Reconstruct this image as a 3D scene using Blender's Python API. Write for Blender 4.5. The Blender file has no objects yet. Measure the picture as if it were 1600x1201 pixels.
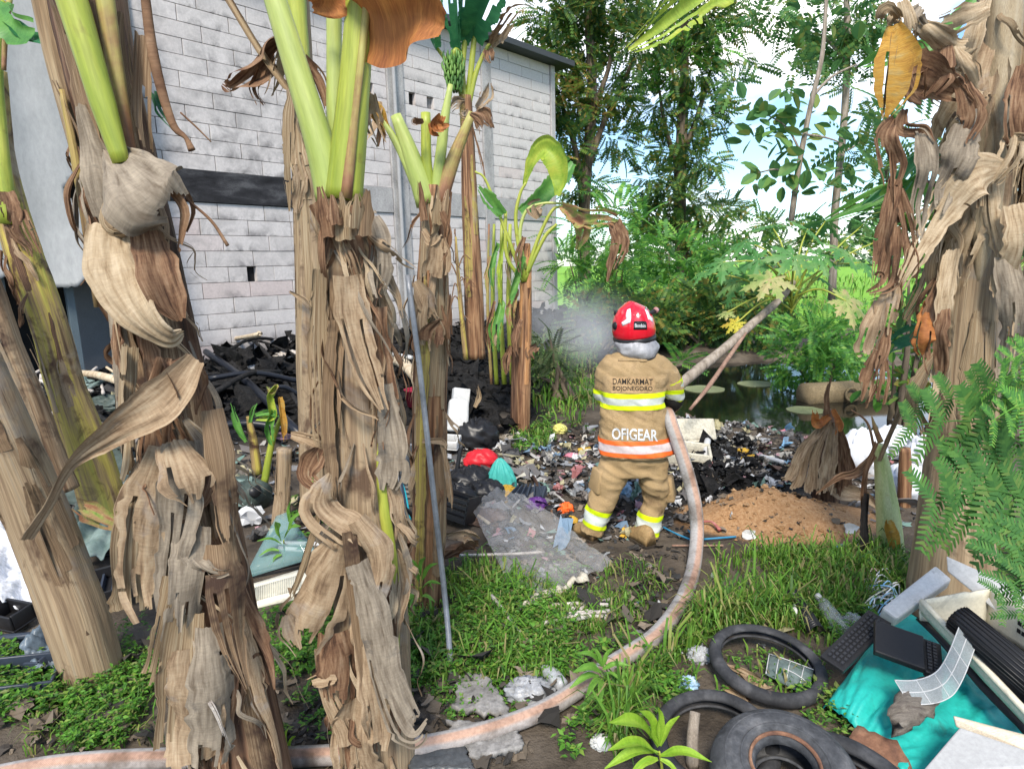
import bpy, bmesh, math, random
import numpy as np
from mathutils import Vector, Matrix, noise as mnoise
from mathutils.bvhtree import BVHTree

random.seed(7); RNG = np.random.default_rng(7)
SC = bpy.context.scene
COL = SC.collection
R = math.radians

# ------------------------------------------------------------------ camera
CAM_H = 1.95; PITCH = 10.4; ROLL = 1.5; F = 1000.0
cam_d = bpy.data.cameras.new('camera'); cam = bpy.data.objects.new('camera', cam_d); COL.objects.link(cam)
cam_d.sensor_width = 36.0; cam_d.lens = 36.0 * F / 1600.0
cam_d.clip_start = 0.05; cam_d.clip_end = 3000
cam.matrix_world = (Matrix.Translation((0, 0, CAM_H)) @ Matrix.Rotation(R(90 - PITCH), 4, 'X') @ Matrix.Rotation(R(-ROLL), 4, 'Z'))
SC.camera = cam
# ------------------------------------------------------------------ sky, sun, exposure
SUN_EL, SUN_AZ = 47.0, 186.0          # azimuth clockwise from +Y: behind the camera
world = bpy.data.worlds.new('World'); SC.world = world; world.use_nodes = True
nt = world.node_tree; nt.nodes.clear()
w_out = nt.nodes.new('ShaderNodeOutputWorld'); w_bg = nt.nodes.new('ShaderNodeBackground')
w_sky = nt.nodes.new('ShaderNodeTexSky'); w_sky.sky_type = 'NISHITA'; w_sky.sun_disc = False
w_sky.sun_elevation = R(SUN_EL); w_sky.sun_rotation = R(SUN_AZ)
w_sky.air_density = 1.0; w_sky.dust_density = 0.5; w_sky.ozone_density = 2.0
w_tc = nt.nodes.new('ShaderNodeTexCoord'); w_map = nt.nodes.new('ShaderNodeMapping'); w_map.inputs['Scale'].default_value = (1, 1, 2.2)
w_map.inputs['Location'].default_value = (0.35, 0.1, 0.62)
w_n = nt.nodes.new('ShaderNodeTexNoise'); w_n.inputs['Scale'].default_value = 2.6; w_n.inputs['Detail'].default_value = 6; w_n.inputs['Roughness'].default_value = 0.52
w_r = nt.nodes.new('ShaderNodeValToRGB'); w_r.color_ramp.elements[0].position = 0.50; w_r.color_ramp.elements[1].position = 0.70
w_mix = nt.nodes.new('ShaderNodeMix'); w_mix.data_type = 'RGBA'
w_mix.inputs[7].default_value = (8.2, 7.9, 7.6, 1)
L = nt.links.new
L(w_tc.outputs['Generated'], w_map.inputs['Vector']); L(w_map.outputs['Vector'], w_n.inputs['Vector']); L(w_n.outputs['Fac'], w_r.inputs['Fac'])
w_t = nt.nodes.new('ShaderNodeMix'); w_t.data_type = 'RGBA'; w_t.blend_type = 'MULTIPLY'; w_t.inputs[0].default_value = 1; w_t.inputs[7].default_value = (.66, .74, .78, 1)
L(w_sky.outputs['Color'], w_t.inputs[6]); L(w_r.outputs['Color'], w_mix.inputs[0]); L(w_t.outputs[2], w_mix.inputs[6]); L(w_mix.outputs[2], w_bg.inputs['Color'])
w_bg.inputs['Strength'].default_value = 0.088
L(w_bg.outputs['Background'], w_out.inputs['Surface'])
sun_d = bpy.data.lights.new('sun', 'SUN'); sun_d.energy = 1.5; sun_d.angle = R(15); sun_d.color = (1.0, 0.92, 0.80)
sun = bpy.data.objects.new('sun', sun_d); COL.objects.link(sun)
_sd = Vector((math.sin(R(SUN_AZ)) * math.cos(R(SUN_EL)), math.cos(R(SUN_AZ)) * math.cos(R(SUN_EL)), math.sin(R(SUN_EL))))
sun.rotation_euler = _sd.to_track_quat('Z', 'Y').to_euler(); sun.location = _sd * 40
vs = SC.view_settings; vs.view_transform = 'Standard'; vs.look = 'None'; vs.exposure = 1.93; vs.gamma = 1.0; vs.use_curve_mapping = False
SC.cycles.max_bounces = 7; SC.cycles.diffuse_bounces = 3; SC.cycles.transparent_max_bounces = 24; SC.cycles.transmission_bounces = 6
SC.cycles.volume_bounces = 2

# ------------------------------------------------------------------ photograph coordinates -> places in the world
MC = cam.matrix_world.to_3x3()
CR, CU, CF = (np.array(MC.col[0]), np.array(MC.col[1]), -np.array(MC.col[2]))
CC = np.array((0, 0, CAM_H))
def ray(px, py): return CF + (px - 800) / F * CR - (py - 600.5) / F * CU
def P(px, py, Y):                      # the point on that line of sight at distance Y along the ground
    d = ray(px, py); return CC + d * (Y / d[1])
def dep(p): return float(np.dot(np.asarray(p) - CC, CF))
def pxm(w, p): return w * dep(p) / F   # pixels -> metres at p
def G0(px, py, z=0.0):
    d = ray(px, py); return CC + d * ((z - CAM_H) / d[2])

def snoise(u, v, seed=0, octs=4, f=1.0):
    r = np.random.default_rng(seed + 1000); out = 0; a = 1.0; tot = 0
    for o in range(octs):
        for k in range(3):
            an = r.uniform(0, 6.283); ph = r.uniform(0, 6.283); ff = f * r.uniform(.7, 1.4)
            out = out + a * np.sin(ff * (u * math.cos(an) + v * math.sin(an)) * 2 + ph + 1.3 * np.sin(ff * (v * math.cos(an * 1.7) - u * math.sin(an * 1.3)) + ph * 2))
        tot += a * 1.7; a *= .5; f *= 2.1
    return out / tot

# the long wall's line
WD = ray(1700, 388); WD = np.array((WD[0], WD[1], 0.0)); WD /= np.linalg.norm(WD)
W_END = P(866, 492, 18.8); W_END[2] = 0.0
WN = np.array((WD[1], -WD[0], 0.0))     # out of the wall, toward the yard
def wall_uz(px, py):
    d = ray(px, py); t = np.dot(W_END - CC, WN) / np.dot(d, WN); p = CC + d * t
    return float(-np.dot(p - W_END, WD)), float(p[2])
def WPt(u, z, out=0.0): p = W_END - WD * u + WN * out; return np.array((p[0], p[1], z))

SAND = G0(1225, 812); POND = G0(1230, 592); ASH1 = G0(715, 640); ASH2 = G0(420, 640); ASH3 = G0(900, 530); ASH4 = G0(1130, 730)
WATER_Z = -0.16
def sst(a, b, x): t = np.clip((x - a) / (b - a), 0, 1); return t * t * (3 - 2 * t)
def pond_r(x, y):
    return np.sqrt(((x - POND[0]) / 3.6) ** 2 + ((y - POND[1]) / 3.3) ** 2) + .08 * snoise(x, y, 3, 2, 1.2)
def gz(x, y):
    x = np.asarray(x, float); y = np.asarray(y, float)
    z = .025 * snoise(x, y, 1, 4, 1.1)
    s = (x - W_END[0]) * WN[0] + (y - W_END[1]) * WN[1]
    u = -((x - W_END[0]) * WD[0] + (y - W_END[1]) * WD[1])
    heap = sst(6.5, .6, s) * sst(-4.5, .5, u) * sst(-1.5, -.3, s)
    z = z + heap * (.42 + .16 * snoise(x, y, 5, 4, 1.6))
    def gau(c, rx, ry, h): return h * np.exp(-(((x - c[0]) / rx) ** 2 + ((y - c[1]) / ry) ** 2))
    z = z + gau(ASH1, 1.1, .9, .42) + gau(ASH2, 1.2, .9, .20) + gau(ASH3, 1.5, 1.2, .2)
    z = z + gau(SAND, .52, .33, .20) * (1 + .35 * snoise(x, y, 9, 4, 5)) + gau(SAND + np.array((-.35, .08, 0)), .25, .22, .08)
    z = z + gau(G0(40, 960), .5, .6, .12)
    z = z - .55 * sst(1.12, .55, pond_r(x, y))
    return z
def G(px, py, dz=0.0):
    d = ray(px, py); t = 0.5
    lo = None
    ts = np.geomspace(.8, 400, 500); pts = CC[None] + d[None] * ts[:, None]
    h = pts[:, 2] - gz(pts[:, 0], pts[:, 1]) - dz
    i = np.argmax(h < 0) if (h < 0).any() else len(ts) - 1
    a, b = ts[max(i - 1, 0)], ts[i]
    for _ in range(18):
        m = (a + b) / 2; p = CC + d * m
        if p[2] - float(gz(p[0], p[1])) - dz < 0: b = m
        else: a = m
    return CC + d * b
def gp(x, y, dz=0.0): return np.array((x, y, float(gz(x, y)) + dz))

# ------------------------------------------------------------------ materials
def lin(c): return tuple(c) + (1.0,)
def _nodes(name):
    m = bpy.data.materials.new(name); m.use_nodes = True; t = m.node_tree; t.nodes.clear()
    o = t.nodes.new('ShaderNodeOutputMaterial'); return m, t, o
def ramp(t, cols, mode='LINEAR'):
    r = t.nodes.new('ShaderNodeValToRGB'); e = r.color_ramp; e.interpolation = mode
    while len(e.elements) < len(cols): e.elements.new(0.5)
    for i, c in enumerate(cols):
        e.elements[i].position = c[0]; e.elements[i].color = lin(c[1])
    return r
def tex(t, coord, scale, nscale, detail=5, rough=.6, distort=0.0, off=0.0):
    tc = t.nodes.new('ShaderNodeTexCoord'); mp = t.nodes.new('ShaderNodeMapping'); mp.inputs['Scale'].default_value = scale
    mp.inputs['Location'].default_value = (off, off * 1.7, off * .6)
    n = t.nodes.new('ShaderNodeTexNoise'); n.inputs['Scale'].default_value = nscale; n.inputs['Detail'].default_value = detail
    n.inputs['Roughness'].default_value = rough; n.inputs['Distortion'].default_value = distort
    if coord == 'World':
        g = t.nodes.new('ShaderNodeNewGeometry'); t.links.new(g.outputs['Position'], mp.inputs['Vector'])
    else: t.links.new(tc.outputs[coord], mp.inputs['Vector'])
    t.links.new(mp.outputs['Vector'], n.inputs['Vector']); return n
def mixc(t, fac, a, b, blend='MIX'):
    m = t.nodes.new('ShaderNodeMix'); m.data_type = 'RGBA'; m.blend_type = blend
    for s, v in ((0, fac), (6, a), (7, b)):
        if hasattr(v, 'is_output'): t.links.new(v, m.inputs[s])
        elif isinstance(v, (int, float)): m.inputs[s].default_value = v
        else: m.inputs[s].default_value = lin(v)
    return m.outputs[2]
MATS = {}
def M(name, cols, scale=(1, 1, 1), ns=6, coord='Object', rough=.7, bump=.25, bd=.01, fine=.35, fscale=None, fns=40, trans=0.0, spec=.3,
      isl=None, isl_amt=1.0, metal=0.0, blotch=None, stripes=None, detail=5, alpha=None, lo=.32, hi=.68, coat=0.0, sheen=0.0, speck=None):
    """noise-ramped colour with a finer grain over it; isl = palette drawn per loose piece; blotch = (colour, scale, threshold)."""
    if name in MATS: return MATS[name]
    m, t, o = _nodes(name)
    n = tex(t, coord, scale, ns, detail, .6, .3)
    k = len(cols)
    rc = ramp(t, [((lo + (hi - lo) * i / max(k - 1, 1)), c) for i, c in enumerate(cols)]); t.links.new(n.outputs['Fac'], rc.inputs['Fac'])
    c = rc.outputs['Color']
    if isl:
        g = t.nodes.new('ShaderNodeNewGeometry'); ri = ramp(t, [(i / len(isl), q) for i, q in enumerate(isl)], 'CONSTANT')
        t.links.new(g.outputs['Random Per Island'], ri.inputs['Fac']); c = mixc(t, isl_amt, c, ri.outputs['Color'])
    if blotch:
        for bi, (bc, bs, th) in enumerate(blotch):
            nb = tex(t, 'Object', (1, 1, 1), bs, 5, .65, .6, off=3.1 + bi * 2.3); rb = ramp(t, [(th, (0, 0, 0)), (min(th + .12, 1), (1, 1, 1))]); t.links.new(nb.outputs['Fac'], rb.inputs['Fac'])
            c = mixc(t, rb.outputs['Color'], c, bc)
    n2 = tex(t, coord, fscale or scale, fns, 3, .7)
    if fine:
        r2 = ramp(t, [(.3, (1 - fine,) * 3), (.7, (1 + fine * .45,) * 3)]); t.links.new(n2.outputs['Fac'], r2.inputs['Fac'])
        c = mixc(t, 1.0, c, r2.outputs['Color'], 'MULTIPLY')
    b = t.nodes.new('ShaderNodeBsdfPrincipled'); t.links.new(c, b.inputs['Base Color'])
    b.inputs['Roughness'].default_value = rough; b.inputs['Specular IOR Level'].default_value = spec; b.inputs['Metallic'].default_value = metal
    if coat: b.inputs['Coat Weight'].default_value = coat
    if bump:
        add = t.nodes.new('ShaderNodeMath'); add.operation = 'ADD'; t.links.new(n.outputs['Fac'], add.inputs[0]); t.links.new(n2.outputs['Fac'], add.inputs[1])
        bp = t.nodes.new('ShaderNodeBump'); bp.inputs['Strength'].default_value = bump; bp.inputs['Distance'].default_value = bd
        t.links.new(add.outputs[0], bp.inputs['Height']); t.links.new(bp.outputs['Normal'], b.inputs['Normal'])
    sh = b.outputs['BSDF']
    if trans:
        tr = t.nodes.new('ShaderNodeBsdfTranslucent'); t.links.new(c, tr.inputs['Color']); mx = t.nodes.new('ShaderNodeMixShader'); mx.inputs[0].default_value = trans
        t.links.new(sh, mx.inputs[1]); t.links.new(tr.outputs[0], mx.inputs[2]); sh = mx.outputs[0]
    if alpha is not None:
        tp = t.nodes.new('ShaderNodeBsdfTransparent'); mx = t.nodes.new('ShaderNodeMixShader'); mx.inputs[0].default_value = alpha
        t.links.new(tp.outputs[0], mx.inputs[1]); t.links.new(sh, mx.inputs[2]); sh = mx.outputs[0]
    t.links.new(sh, o.inputs['Surface']); MATS[name] = m; return m
def PL(name, c, rough=.45, bump=.06, fine=.14, dirt=.25, **k):       # painted / moulded plastic with a little dirt
    d = tuple(x * .45 + .02 for x in c)
    return M(name, [tuple(x * .88 for x in c), c], ns=5, rough=rough, bump=bump, bd=.004, fine=fine, fns=60, blotch=[(d, 7, .62)] if dirt else None, **k)

# ------------------------------------------------------------------ mesh building
class MB:
    def __init__(s): s.v = []; s.f = []; s.uv = []; s.n = 0
    def add(s, v, faces, uv=None):
        v = np.asarray(v, float).reshape(-1, 3); s.v.append(v)
        for f in faces: s.f.append([i + s.n for i in f])
        s.uv.append(np.asarray(uv, float).reshape(-1, 2) if uv is not None else v[:, :2].copy()); s.n += len(v); return s
    def grid(s, Pts, uv=None, mask=None, wrap=False):
        n, m = Pts.shape[:2]; i, j = np.meshgrid(np.arange(n - 1), np.arange(m if wrap else m - 1), indexing='ij')
        j2 = (j + 1) % m; q = np.stack([i * m + j, i * m + j2, (i + 1) * m + j2, (i + 1) * m + j], -1)
        if mask is not None: q = q[mask]
        return s.add(Pts, q.reshape(-1, 4).tolist(), uv)
    def box(s, c, size, rot=None, taper=0.0):
        x, y, z = np.array(size) / 2.0; k = 1 - taper
        v = np.array([(-x, -y, -z), (x, -y, -z), (x, y, -z), (-x, y, -z), (-x * k, -y * k, z), (x * k, -y * k, z), (x * k, y * k, z), (-x * k, y * k, z)])
        if rot is not None: v = v @ np.array(rot).T
        return s.add(v + np.asarray(c), [(3, 2, 1, 0), (4, 5, 6, 7), (0, 1, 5, 4), (1, 2, 6, 5), (2, 3, 7, 6), (3, 0, 4, 7)], np.zeros((8, 2)))
    def quads(s, V):                  # V: (n, k, 3) separate polygons
        n, k = V.shape[:2]; return s.add(V.reshape(-1, 3), (np.arange(n * k).reshape(n, k)).tolist(), np.tile(np.array([(0, 0), (1, 0), (1, 1), (0, 1), (.5, .5), (.5, 1)])[:k], (n, 1)))
    def build(s, name, mat, parent=None, smooth=True, bevel=0.0, kind=None, solid=0.0):
        v = np.concatenate(s.v); uv = np.concatenate(s.uv)
        if parent is not None: v = v - np.array(ORG[parent.name])
        me = bpy.data.meshes.new(name); lens = np.array([len(f) for f in s.f]); li = np.fromiter((i for f in s.f for i in f), int, lens.sum())
        me.vertices.add(len(v)); me.vertices.foreach_set('co', v.ravel()); me.loops.add(len(li)); me.loops.foreach_set('vertex_index', li)
        me.polygons.add(len(lens)); me.polygons.foreach_set('loop_start', np.concatenate([[0], np.cumsum(lens)[:-1]])); me.polygons.foreach_set('loop_total', lens)
        l = me.uv_layers.new(name='UVMap'); l.data.foreach_set('uv', uv[li].ravel())
        me.polygons.foreach_set('use_smooth', np.full(len(lens), bool(smooth)))
        me.update(); me.validate(); me.materials.append(mat)
        o = bpy.data.objects.new(name, me); COL.objects.link(o)
        if parent is not None:
            o.parent = parent; ORG[o.name] = ORG[parent.name]
        else: ORG[o.name] = np.zeros(3)
        if solid:
            mo = o.modifiers.new('thickness', 'SOLIDIFY'); mo.thickness = solid; mo.offset = 0
        if bevel:
            mo = o.modifiers.new('edge', 'BEVEL'); mo.width = bevel; mo.segments = 2; mo.limit_method = 'ANGLE'
        if kind: o['kind'] = kind
        return o
ORG = {}
def tag(o, label=None, cat=None, group=None, kind=None):
    for k, v in (('label', label), ('category', cat), ('group', group), ('kind', kind)):
        if v: o[k] = v
    return o
def thing(name, label, cat, loc=(0, 0, 0), group=None):
    o = bpy.data.objects.new(name, None); COL.objects.link(o); o.empty_display_size = .1
    o.location = tuple(float(q) for q in loc); ORG[o.name] = np.array(loc, float); tag(o, label, cat, group); return o
def solo(mb, name, mat, label, cat, loc=None, group=None, **k):      # a thing that is one mesh, its origin where it stands
    v = np.concatenate(mb.v); loc = np.array(loc) if loc is not None else np.array((v[:, 0].mean(), v[:, 1].mean(), v[:, 2].min()))
    mb.v = [v - loc]; o = mb.build(name, mat, None, **k); o.location = tuple(loc); ORG[o.name] = loc; tag(o, label, cat, group); return o

def catmull(pts, n):
    p = np.asarray(pts, float)
    if len(p) == 2: t = np.linspace(0, 1, n)[:, None]; return p[0] * (1 - t) + p[1] * t
    q = np.vstack([2 * p[0] - p[1], p, 2 * p[-1] - p[-2]]); out = []
    ts = np.linspace(0, len(p) - 1 - 1e-9, n)
    for t in ts:
        i = int(t); f = t - i; a, b, c, d = q[i:i + 4]
        out.append(.5 * (2 * b + (c - a) * f + (2 * a - 5 * b + 4 * c - d) * f * f + (3 * b - a - 3 * c + d) * f ** 3))
    return np.array(out)
def interp(vals, n):
    vals = np.asarray(vals, float)
    if vals.ndim == 0: return np.full(n, float(vals))
    return np.interp(np.linspace(0, 1, n), np.linspace(0, 1, len(vals)), vals)
def unit(a): return a / np.maximum(np.linalg.norm(a, axis=-1, keepdims=True), 1e-9)
def frames(p):
    T = unit(np.gradient(p, axis=0)); a = np.array((1.0, 0, 0)) if abs(T[0][0]) < .8 else np.array((0, 1.0, 0))
    U = []; u = unit(a - T[0] * np.dot(a, T[0]))
    for t in T: u = unit(u - t * np.dot(u, t)); U.append(u)
    U = np.array(U); return T, U, np.cross(T, U)
def tube(mb, pts, rad, n=10, nseg=None, lump=0.0, ridge=0.0, seed=0, cap=True, oval=1.0):
    nseg = nseg or max(2, (len(pts) - 1) * 5 + 1)
    p = catmull(pts, nseg); r = interp(rad, nseg); T, U, V = frames(p)
    ln = np.concatenate([[0], np.cumsum(np.linalg.norm(np.diff(p, axis=0), axis=1))]); a = np.linspace(0, 2 * math.pi, n, endpoint=False)
    rr = r[:, None] * np.ones(n)[None]
    if lump: rr = rr * (1 + lump * snoise(np.cos(a)[None] * 1.5 + ln[:, None] * .6, np.sin(a)[None] * 1.5 + ln[:, None] * 2.2, seed, 4, 2.0))
    if ridge: rr = rr * (1 + ridge * snoise(np.cos(a)[None] * 4, np.sin(a)[None] * 4 + ln[:, None] * .25, seed + 7, 3, 2.2))
    g = p[:, None] + (np.cos(a)[None, :, None] * U[:, None] + oval * np.sin(a)[None, :, None] * V[:, None]) * rr[..., None]
    uv = np.stack(np.broadcast_arrays(np.abs(a / math.pi - 1)[None] * math.pi * r.mean(), ln[:, None]), -1)
    k0 = mb.n; mb.grid(g, uv, wrap=True)
    if cap: mb.f.append([k0 + i for i in range(n)][::-1]); mb.f.append([k0 + (nseg - 1) * n + i for i in range(n)])
    return p
def lathe(mb, c, prof, n=20, axis=(0, 0, 1), sx=1.0, lump=0.0, seed=0):
    A = np.array(Vector((0, 0, 1)).rotation_difference(Vector(axis)).to_matrix()); a = np.linspace(0, 2 * math.pi, n, endpoint=False); pr = np.array(prof, float)
    g = np.stack([np.cos(a)[None] * pr[:, :1] * sx, np.sin(a)[None] * pr[:, :1], np.broadcast_to(pr[:, 1:2], (len(pr), n))], -1)
    if lump: g = g * (1 + lump * snoise(g[..., 0] * 6 + g[..., 2] * 3, g[..., 1] * 6, seed, 3, 2))[..., None]
    return mb.grid(g @ A.T + np.asarray(c), None, wrap=True)
def leafmesh(mb, spine, width, twist=0, fold=0.0, curl=0.0, wr=.02, rag=.15, tears=0, seed=0, m=9, n=None, ref=None, thick=0, pleat=.0):
    """a blade swept along a spine of world points: folded along the midrib, curled, wrinkled, its margin ragged and torn."""
    sp = np.asarray(spine, float); Ltot = np.linalg.norm(np.diff(sp, axis=0), axis=1).sum(); n = n or int(np.clip(Ltot / .011, 14, 90))
    p = catmull(sp, n); w = interp(width, n); tw = np.radians(interp(twist, n)); T = unit(np.gradient(p, axis=0))
    vd = (CC - p) if ref is None else (np.asarray(ref) * np.ones_like(p)); S = unit(np.cross(T, vd)); N = unit(np.cross(S, T))
    S, N = (np.cos(tw)[:, None] * S + np.sin(tw)[:, None] * N, -np.sin(tw)[:, None] * S + np.cos(tw)[:, None] * N)
    ln = np.concatenate([[0], np.cumsum(np.linalg.norm(np.diff(p, axis=0), axis=1))]); s = np.linspace(-1, 1, m); r = np.random.default_rng(seed)
    W = w[:, None] * .5 * np.abs(s)[None]
    kn = max(4, int(Ltot / .03)); kx = np.sort(r.uniform(0, ln[-1], kn)); el, er_ = [np.interp(ln, kx, r.uniform(-1.6, .5, kn)) for _ in (0, 1)]
    e = 1 + rag * np.where(s[None] < 0, el[:, None], er_[:, None]) * (np.abs(s)[None] ** 1.5)
    W = W * e; fo = interp(fold, n)[:, None]; cu = interp(curl, n)[:, None]
    ang = fo + cu * np.abs(s)[None]; sg = np.sign(s)[None]
    px_ = np.cos(ang) * W * sg; pn = np.sin(ang) * W
    q1 = snoise(s[None] * .7 + 0 * ln[:, None], ln[:, None] * 3, seed, 3, 1.4); q2 = 1 - 2.6 * np.abs(snoise(s[None] * 2.6 + 0 * ln[:, None], ln[:, None] * 1.2, seed + 11, 3, 1.6))
    pn = pn + wr * (.6 * q1 + .30 * q2) * (.25 + np.abs(s)[None])
    if pleat: pn = pn + pleat * np.sin(ln[:, None] * 90 + 3 * np.abs(s)[None] + 2 * snoise(s[None], ln[:, None] * 3, seed + 9, 2, 2)) * np.abs(s)[None]
    g = p[:, None] + S[:, None] * px_[..., None] + N[:, None] * pn[..., None]
    g = g + T[:, None] * (.35 * wr * snoise(s[None] * 2, ln[:, None] * 4, seed + 5, 3, 2))[..., None]
    uv = np.stack(np.broadcast_arrays(s[None] * .5 + .5, ln[:, None] + r.uniform(0, 9)), -1); mask = np.ones((n - 1, m - 1), bool); h = (m - 1) // 2
    for _ in range(tears // 2 + (tears > 2)):               # long splits: the blade hangs in ribbons
        j = r.integers(1, m - 2); i0 = int(n * r.uniform(.25, .75))
        if abs(j - h) > 0:
            mask[i0:, j] = False; off_ = np.zeros(n); off_[i0:] = r.normal(0, .045) * (np.arange(n - i0) / n); sl = slice(j + 1, m) if j >= h else slice(0, j + 1); g[:, sl] += N[:, None] * off_[:, None, None]
    for _ in range(tears // 4):
        i = r.integers(1, n - 1); dpt = r.integers(1, h)
        if r.random() < .5: mask[i, :dpt] = False
        else: mask[i, m - 1 - dpt:] = False
    if rag > .07 and w[-1] > .3 * w.max():   # a tattered tip
        jag = np.interp(np.arange(m - 1), np.sort(r.uniform(0, m - 1, 6)), r.uniform(0, .30, 6)) * n
        for j in range(m - 1): mask[n - 1 - int(jag[j]):, j] = False
    return mb.grid(g, uv, mask)
def blob(mb, c, rad, seed=0, amp=.15, f=2.0, n=18, m=26, flat=0.0, rot=0.0, ridged=False):
    th = np.linspace(.02, math.pi - .02, n)[:, None]; ph = np.linspace(0, 2 * math.pi, m, endpoint=False)[None]
    d = np.stack([np.sin(th) * np.cos(ph), np.sin(th) * np.sin(ph), np.cos(th) + 0 * ph], -1)
    q = snoise(d[..., 0] * 2 + d[..., 2], d[..., 1] * 2 - d[..., 2] * 1.3, seed, 4, f)
    if ridged: q = 1 - 2 * np.abs(q)
    g = d * (1 + amp * q)[..., None] * np.array(rad)
    if flat: g[..., 2] = np.maximum(g[..., 2], -flat * rad[2])
    ca, sa = math.cos(rot), math.sin(rot); g = np.stack([g[..., 0] * ca - g[..., 1] * sa, g[..., 0] * sa + g[..., 1] * ca, g[..., 2]], -1)
    mb.grid(g + np.asarray(c), None, wrap=True); return mb
def sheet(mb, corners, nu=24, nv=24, amp=.02, f=3.0, seed=0, drape=0.0, rag=.04, bow=0.0):
    """a cloth or film between four world corners (a,b,c,d round the edge), rippled; drape keeps it above the ground."""
    a, b, c, d = [np.asarray(q, float) for q in corners]; u = np.linspace(0, 1, nu)[:, None]; v = np.linspace(0, 1, nv)[None]
    uu = u + rag * snoise(u * 0 + 1, v * 6, seed + 1, 3, 2) * (np.abs(u - .5) * 2) ** 3; vv = v + rag * snoise(u * 6, v * 0 + 2, seed + 2, 3, 2) * (np.abs(v - .5) * 2) ** 3
    uu = uu[..., None]; vv = vv[..., None]
    g = a * (1 - uu) * (1 - vv) + b * uu * (1 - vv) + c * uu * vv + d * (1 - uu) * vv
    nrm = unit(np.cross(b - a, d - a)); nrm = nrm if nrm[2] > 0 else -nrm
    q = snoise(u * 3, v * 3, seed, 4, f * .5); g = g + nrm * (amp * q + bow * (4 * u * (1 - u)) * (4 * v * (1 - v)))[..., None]
    if drape: g[..., 2] = np.maximum(g[..., 2], gz(g[..., 0], g[..., 1]) + drape)
    uvs = np.stack(np.broadcast_arrays(u, v), -1)
    return mb.grid(g, uvs)
def rotz(a): return np.array(Matrix.Rotation(a, 3, 'Z'))
def rot3(x, y, z): return np.array((Matrix.Rotation(z, 3, 'Z') @ Matrix.Rotation(y, 3, 'Y') @ Matrix.Rotation(x, 3, 'X')))
def scatter(mb, T, pos, rot, scl):     # T: template polygons (k, c, 3); pos (n,3), rot (n,3,3), scl (n,)
    k, c = T.shape[:2]; V = np.einsum('nij,kcj->nkci', rot, T) * scl[:, None, None, None] + pos[:, None, None]; return mb.quads(V.reshape(-1, c, 3))
def rrot(n, tilt=1.0, up=None):
    a = RNG.uniform(0, 6.283, n); x = RNG.normal(0, tilt, n); y = RNG.normal(0, tilt, n)
    ca, sa, cx, sx, cy, sy = np.cos(a), np.sin(a), np.cos(x), np.sin(x), np.cos(y), np.sin(y); o = np.zeros(n); e = np.ones(n)
    Z = np.array([[ca, -sa, o], [sa, ca, o], [o, o, e]]).transpose(2, 0, 1); X = np.array([[e, o, o], [o, cx, -sx], [o, sx, cx]]).transpose(2, 0, 1); Y = np.array([[cy, o, sy], [o, e, o], [-sy, o, cy]]).transpose(2, 0, 1)
    return Z @ X @ Y
# ------------------------------------------------------------------ palette
BARK = M('banana_bark', [(0.0916, 0.0517, 0.0308), (0.193, 0.122, 0.0678), (0.29, 0.197, 0.117), (0.359, 0.271, 0.169)], (34, 1.6, 1), 1.0, 'UV', .75, .5, .010, .32, (120, 3, 1), 1.0, blotch=[((.055, .03, .02), 3.2, .56), ((.30, .26, .21), 2.3, .60)])
BARK_Y = M('banana_bark_yellow', [(.07, .035, .018), (.28, .19, .09), (.42, .33, .07), (.40, .38, .08)], (22, 1.2, 1), 1.0, 'UV', .6, .5, .010, .32, (110, 3, 1), 1.0, blotch=[((.075, .035, .02), 4.0, .53), ((.33, .27, .19), 2.0, .56)])
BARK_B = M('banana_bark_brown', [(.035, .017, .01), (.15, .07, .035), (.30, .165, .085), (.40, .26, .14)], (30, 1.3, 1), 1.0, 'UV', .75, .5, .010, .32, (120, 3, 1), 1.0, blotch=[((.02, .014, .012), 2.2, .58)])
BARK_P = M('banana_bark_pale', [(0.166, 0.11, 0.0671), (0.263, 0.186, 0.114), (0.343, 0.254, 0.158), (0.315, 0.256, 0.181)], (40, 1.0, 1), 1.0, 'UV', .8, .5, .010, .32, (140, 2.5, 1), 1.0, blotch=[((.11, .068, .042), 3.4, .53), ((.23, .195, .16), 2.2, .56)])
BARK_D = M('banana_bark_dark', [(.018, .010, .007), (.075, .037, .022), (.18, .10, .058), (.27, .18, .11)], (34, 1.2, 1), 1.0, 'UV', .7, .5, .010, .32, (120, 3, 1), 1.0)
DEAD = M('dead_banana_leaf', [(0.14, 0.0887, 0.0521), (0.263, 0.181, 0.11), (0.35, 0.255, 0.161), (0.418, 0.324, 0.218)], (5, 5, 1), 1.8, 'UV', .85, .3, .006, .17, (1.6, 70, 1), 2.0, trans=.08, blotch=[((.11, .06, .035), 4.5, .62), ((.32, .275, .235), 3.5, .58)])
DEAD_G = M('dead_banana_leaf_grey', [(0.13, 0.0997, 0.0707), (0.2, 0.163, 0.122), (0.269, 0.223, 0.168), (0.329, 0.275, 0.208)], (5, 5, 1), 1.8, 'UV', .9, .3, .006, .17, (1.6, 70, 1), 2.0, trans=.06, blotch=[((.12, .105, .09), 9, .58)])
DEAD_B = M('dead_banana_leaf_brown', [(0.0513, 0.0243, 0.014), (0.135, 0.0698, 0.039), (0.225, 0.13, 0.0733), (0.31, 0.203, 0.126)], (5, 5, 1), 1.8, 'UV', .85, .3, .006, .17, (1.6, 70, 1), 2.0, trans=.10)
DEAD_O = M('dead_banana_leaf_orange', [(.25, .085, .03), (.40, .15, .045), (.50, .21, .06)], (.9, 14, 1), 1.6, 'UV', .7, .35, .006, .35, (1.4, 90, 1), 2.0, trans=.22, blotch=[((.13, .05, .025), 12, .66)])
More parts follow.
